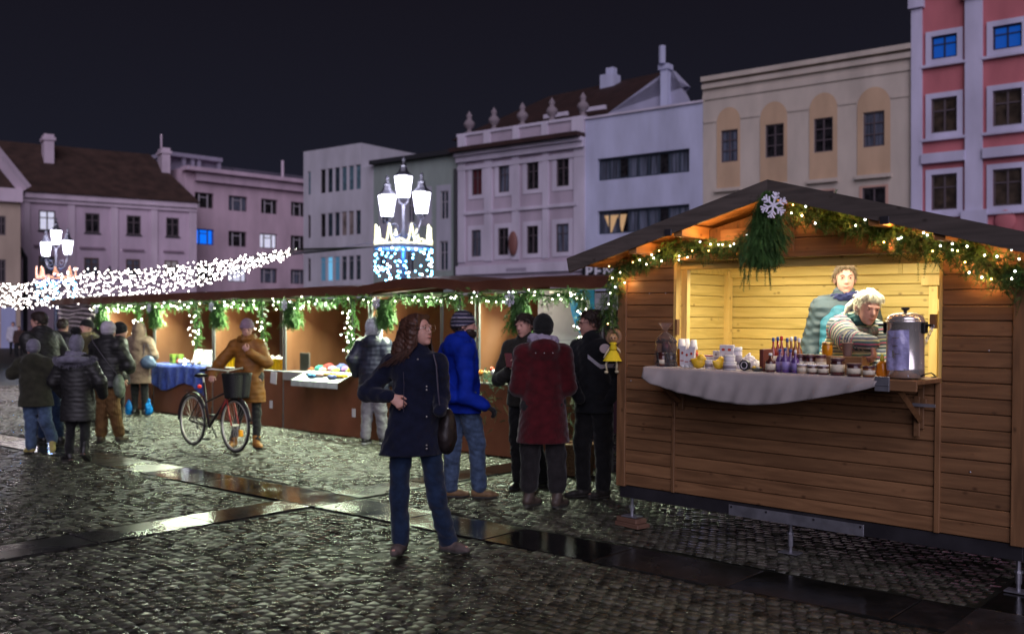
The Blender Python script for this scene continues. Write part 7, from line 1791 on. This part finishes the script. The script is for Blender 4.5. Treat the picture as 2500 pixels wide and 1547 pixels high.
# the two people inside the chalet ----------------------------------
FLW = .105
vx = CH(1.30, 1.12, FLW)+Vector((.095, 0, -.01)); teal = mat('teal_down', (.045, .075, .095), .5, wave=(4.5, .7, 'Z'), var=(8, .2)); cyan = mat('cyan_down', (.03, .17, .25), .5, wave=(4.5, .7, 'Z'), var=(8, .15)); shair = mat('light_brown_hair', (.13, .085, .045), .6, var=(60, .4), bump=(100, .8))
root, lc = person('young man with short brown hair in a blue-green down jacket inside the chalet', vx, 1.765, -14, head=-12, pitch=-2, pose=dict(), wear=dict(coat=dict(m=teal, hem=.75, t=.045, collar=True), trousers=(blackc, .01, .06), shoes=(blackb, 'boot', .2), hair=(shair, 'short'), scarf=(fabric('navy_buff', (.02, .025, .09)), .030), hide='LR'), res=.012, bres=.0065, detail=True, build=.92)
H = lc['H']; k_ = lc['k']; b = MB()
for s in (-1, 1): b.tube([H(s*.014, .108, .032), H(s*.032, .106, .038), H(s*.050, .093, .032)], [.0035, .004, .002], 6)
b.build('eyebrow', shair, root, True)
co = [c for c in root.children if c.name.startswith('coat')][0]
V, Q = sdf_mesh([cone(A3((-.12, -.04, 1.28))*k_, A3((-.12, -.04, 1.02))*k_, .09, .10, ((0, 1, 0), .75)), cone(A3((.12, -.04, 1.28))*k_, A3((.12, -.04, 1.02))*k_, .09, .10, ((0, 1, 0), .75)), cone(A3((-.06, -.06, 1.36))*k_, A3((.06, -.06, 1.36))*k_, .085, .085)], .012); V[:, 1] -= .014; npmesh('chest_panel', V, Q, cyan, co, True)
strm = striped('striped_fleece', [(.55, .55, .5), (.05, .10, .12), (.5, .15, .22), (.08, .22, .22), (.55, .55, .35), (.10, .12, .2), (.35, .4, .4), (.03, .07, .09)], 10.5)
blond = mat('blond_hair', (.74, .69, .52), .55, var=(60, .2), bump=(110, .7), stretch=(1, 1, .2))
wx = CH(1.86, .42, FLW); K = F/wx.y
oc = lambda px, py, d=0.: tuple(Vector(((px-1250)/F*(wx.y+d), wx.y+d, EH+(HY-py)/F*(wx.y+d)))-Vector(wx))
hx = Vector(oc(2117, 752, -.20)); nkx = Vector(oc(2092, 795, -.08))
root, lc = person('blond woman in a striped multicoloured fleece leaning over the jars in the chalet', wx, 1.66, 10, head=6, pitch=-15, tilt=-6,
    pose=dict(pel=tuple(Vector((nkx.x-.02, .22, .93))), neck=tuple(nkx), headoff=tuple((hx-nkx)), Lsh=oc(2052, 802, -.12), Lel=oc(2074, 832, -.36), Lwr=oc(2128, 838, -.56), Lhd=(.1, -.3, -.9), Lpn=(-.6, .4, -.2), Lcu=.7, Rsh=oc(2135, 812, .0), Rel=oc(2160, 868, .0), Rwr=oc(2152, 905, -.25)),
    wear=dict(coat=dict(m=strm, hem=.75, t=.035, collar=True), trousers=(blackc, .01, .06), shoes=(blackb, 'boot', .2), hair=(blond, 'short'), scarf=(fabric('dark_teal_scarf', (.03, .09, .09)), .036)), res=.011, bres=.0065, detail=True)
H = lc['H']; b = MB(); rg0 = random.Random(2)
for i in range(520):
    a = rg0.uniform(-1.5, 1.5); x = .08*math.sin(a); z0_ = .135+rg0.uniform(-.01, .01)
    b.tube([H(x*.3, -.02, z0_), H(x*.8, .075, .105+rg0.uniform(-.01, .01)), H(x*1.15, .092 if abs(x) < .05 else .06, .075+rg0.uniform(-.02, .012))], [.002, .002, .0007], 3, False)
b.tube([H(-.05, -.10, .02), H(-.08, -.12, -.03), H(-.085, -.12, -.09), H(-.08, -.11, -.14)], [.026, .026, .02, .006], 8); b.build('hair', blond, root, True)
b = MB(); b.ball(H(-.083, -.01, -.045), .006, n=8); b.build('earring', metal_b, root, True)
def sleeve(a, c, r0, r1, name='sleeve'):
    a, c = Vector(a), Vector(c); d = c-a; n_ = 16
    bb2 = MB(); bb2.lathe([((r0+(r1-r0)*i/n_)*(1+.05*math.sin(i*2.2)), d.length*i/n_) for i in range(n_+1)], n=20)
    ob = bb2.build(name, strm, root, True); ob.rotation_mode = 'QUATERNION'; ob.rotation_quaternion = d.to_track_quat('Z', 'Y'); ob.location = a; return ob
jj = lc['j']; e_ = Vector(jj['Lel']); s_v = Vector(jj['Lsh']); w_v = Vector(jj['Lwr'])
sleeve(s_v.lerp(e_, -.05), e_.lerp(s_v, -.08), .094, .084); sleeve(e_.lerp(w_v, -.08), w_v.lerp(e_, .12), .084, .055)
b = MB(); b.tube([w_v.lerp(e_, .16), w_v.lerp(e_, .02)], [.050, .046], 14); b.build('cuff', blackc, root, True)
b = MB(); tq = lc['nk']
for i in range(9):
    a = -1.2+i*.3; b.ball(A3((math.sin(a)*.085, -.13-.02*math.cos(a*2), -.03-.02*math.cos(a)))+tq, .034, .03, .04, 8)
b.build('scarf_folds', mat('patterned_scarf', (.10, .05, .05), .8, var=(40, .9), varcol=(.02, .07, .06)), root, True)
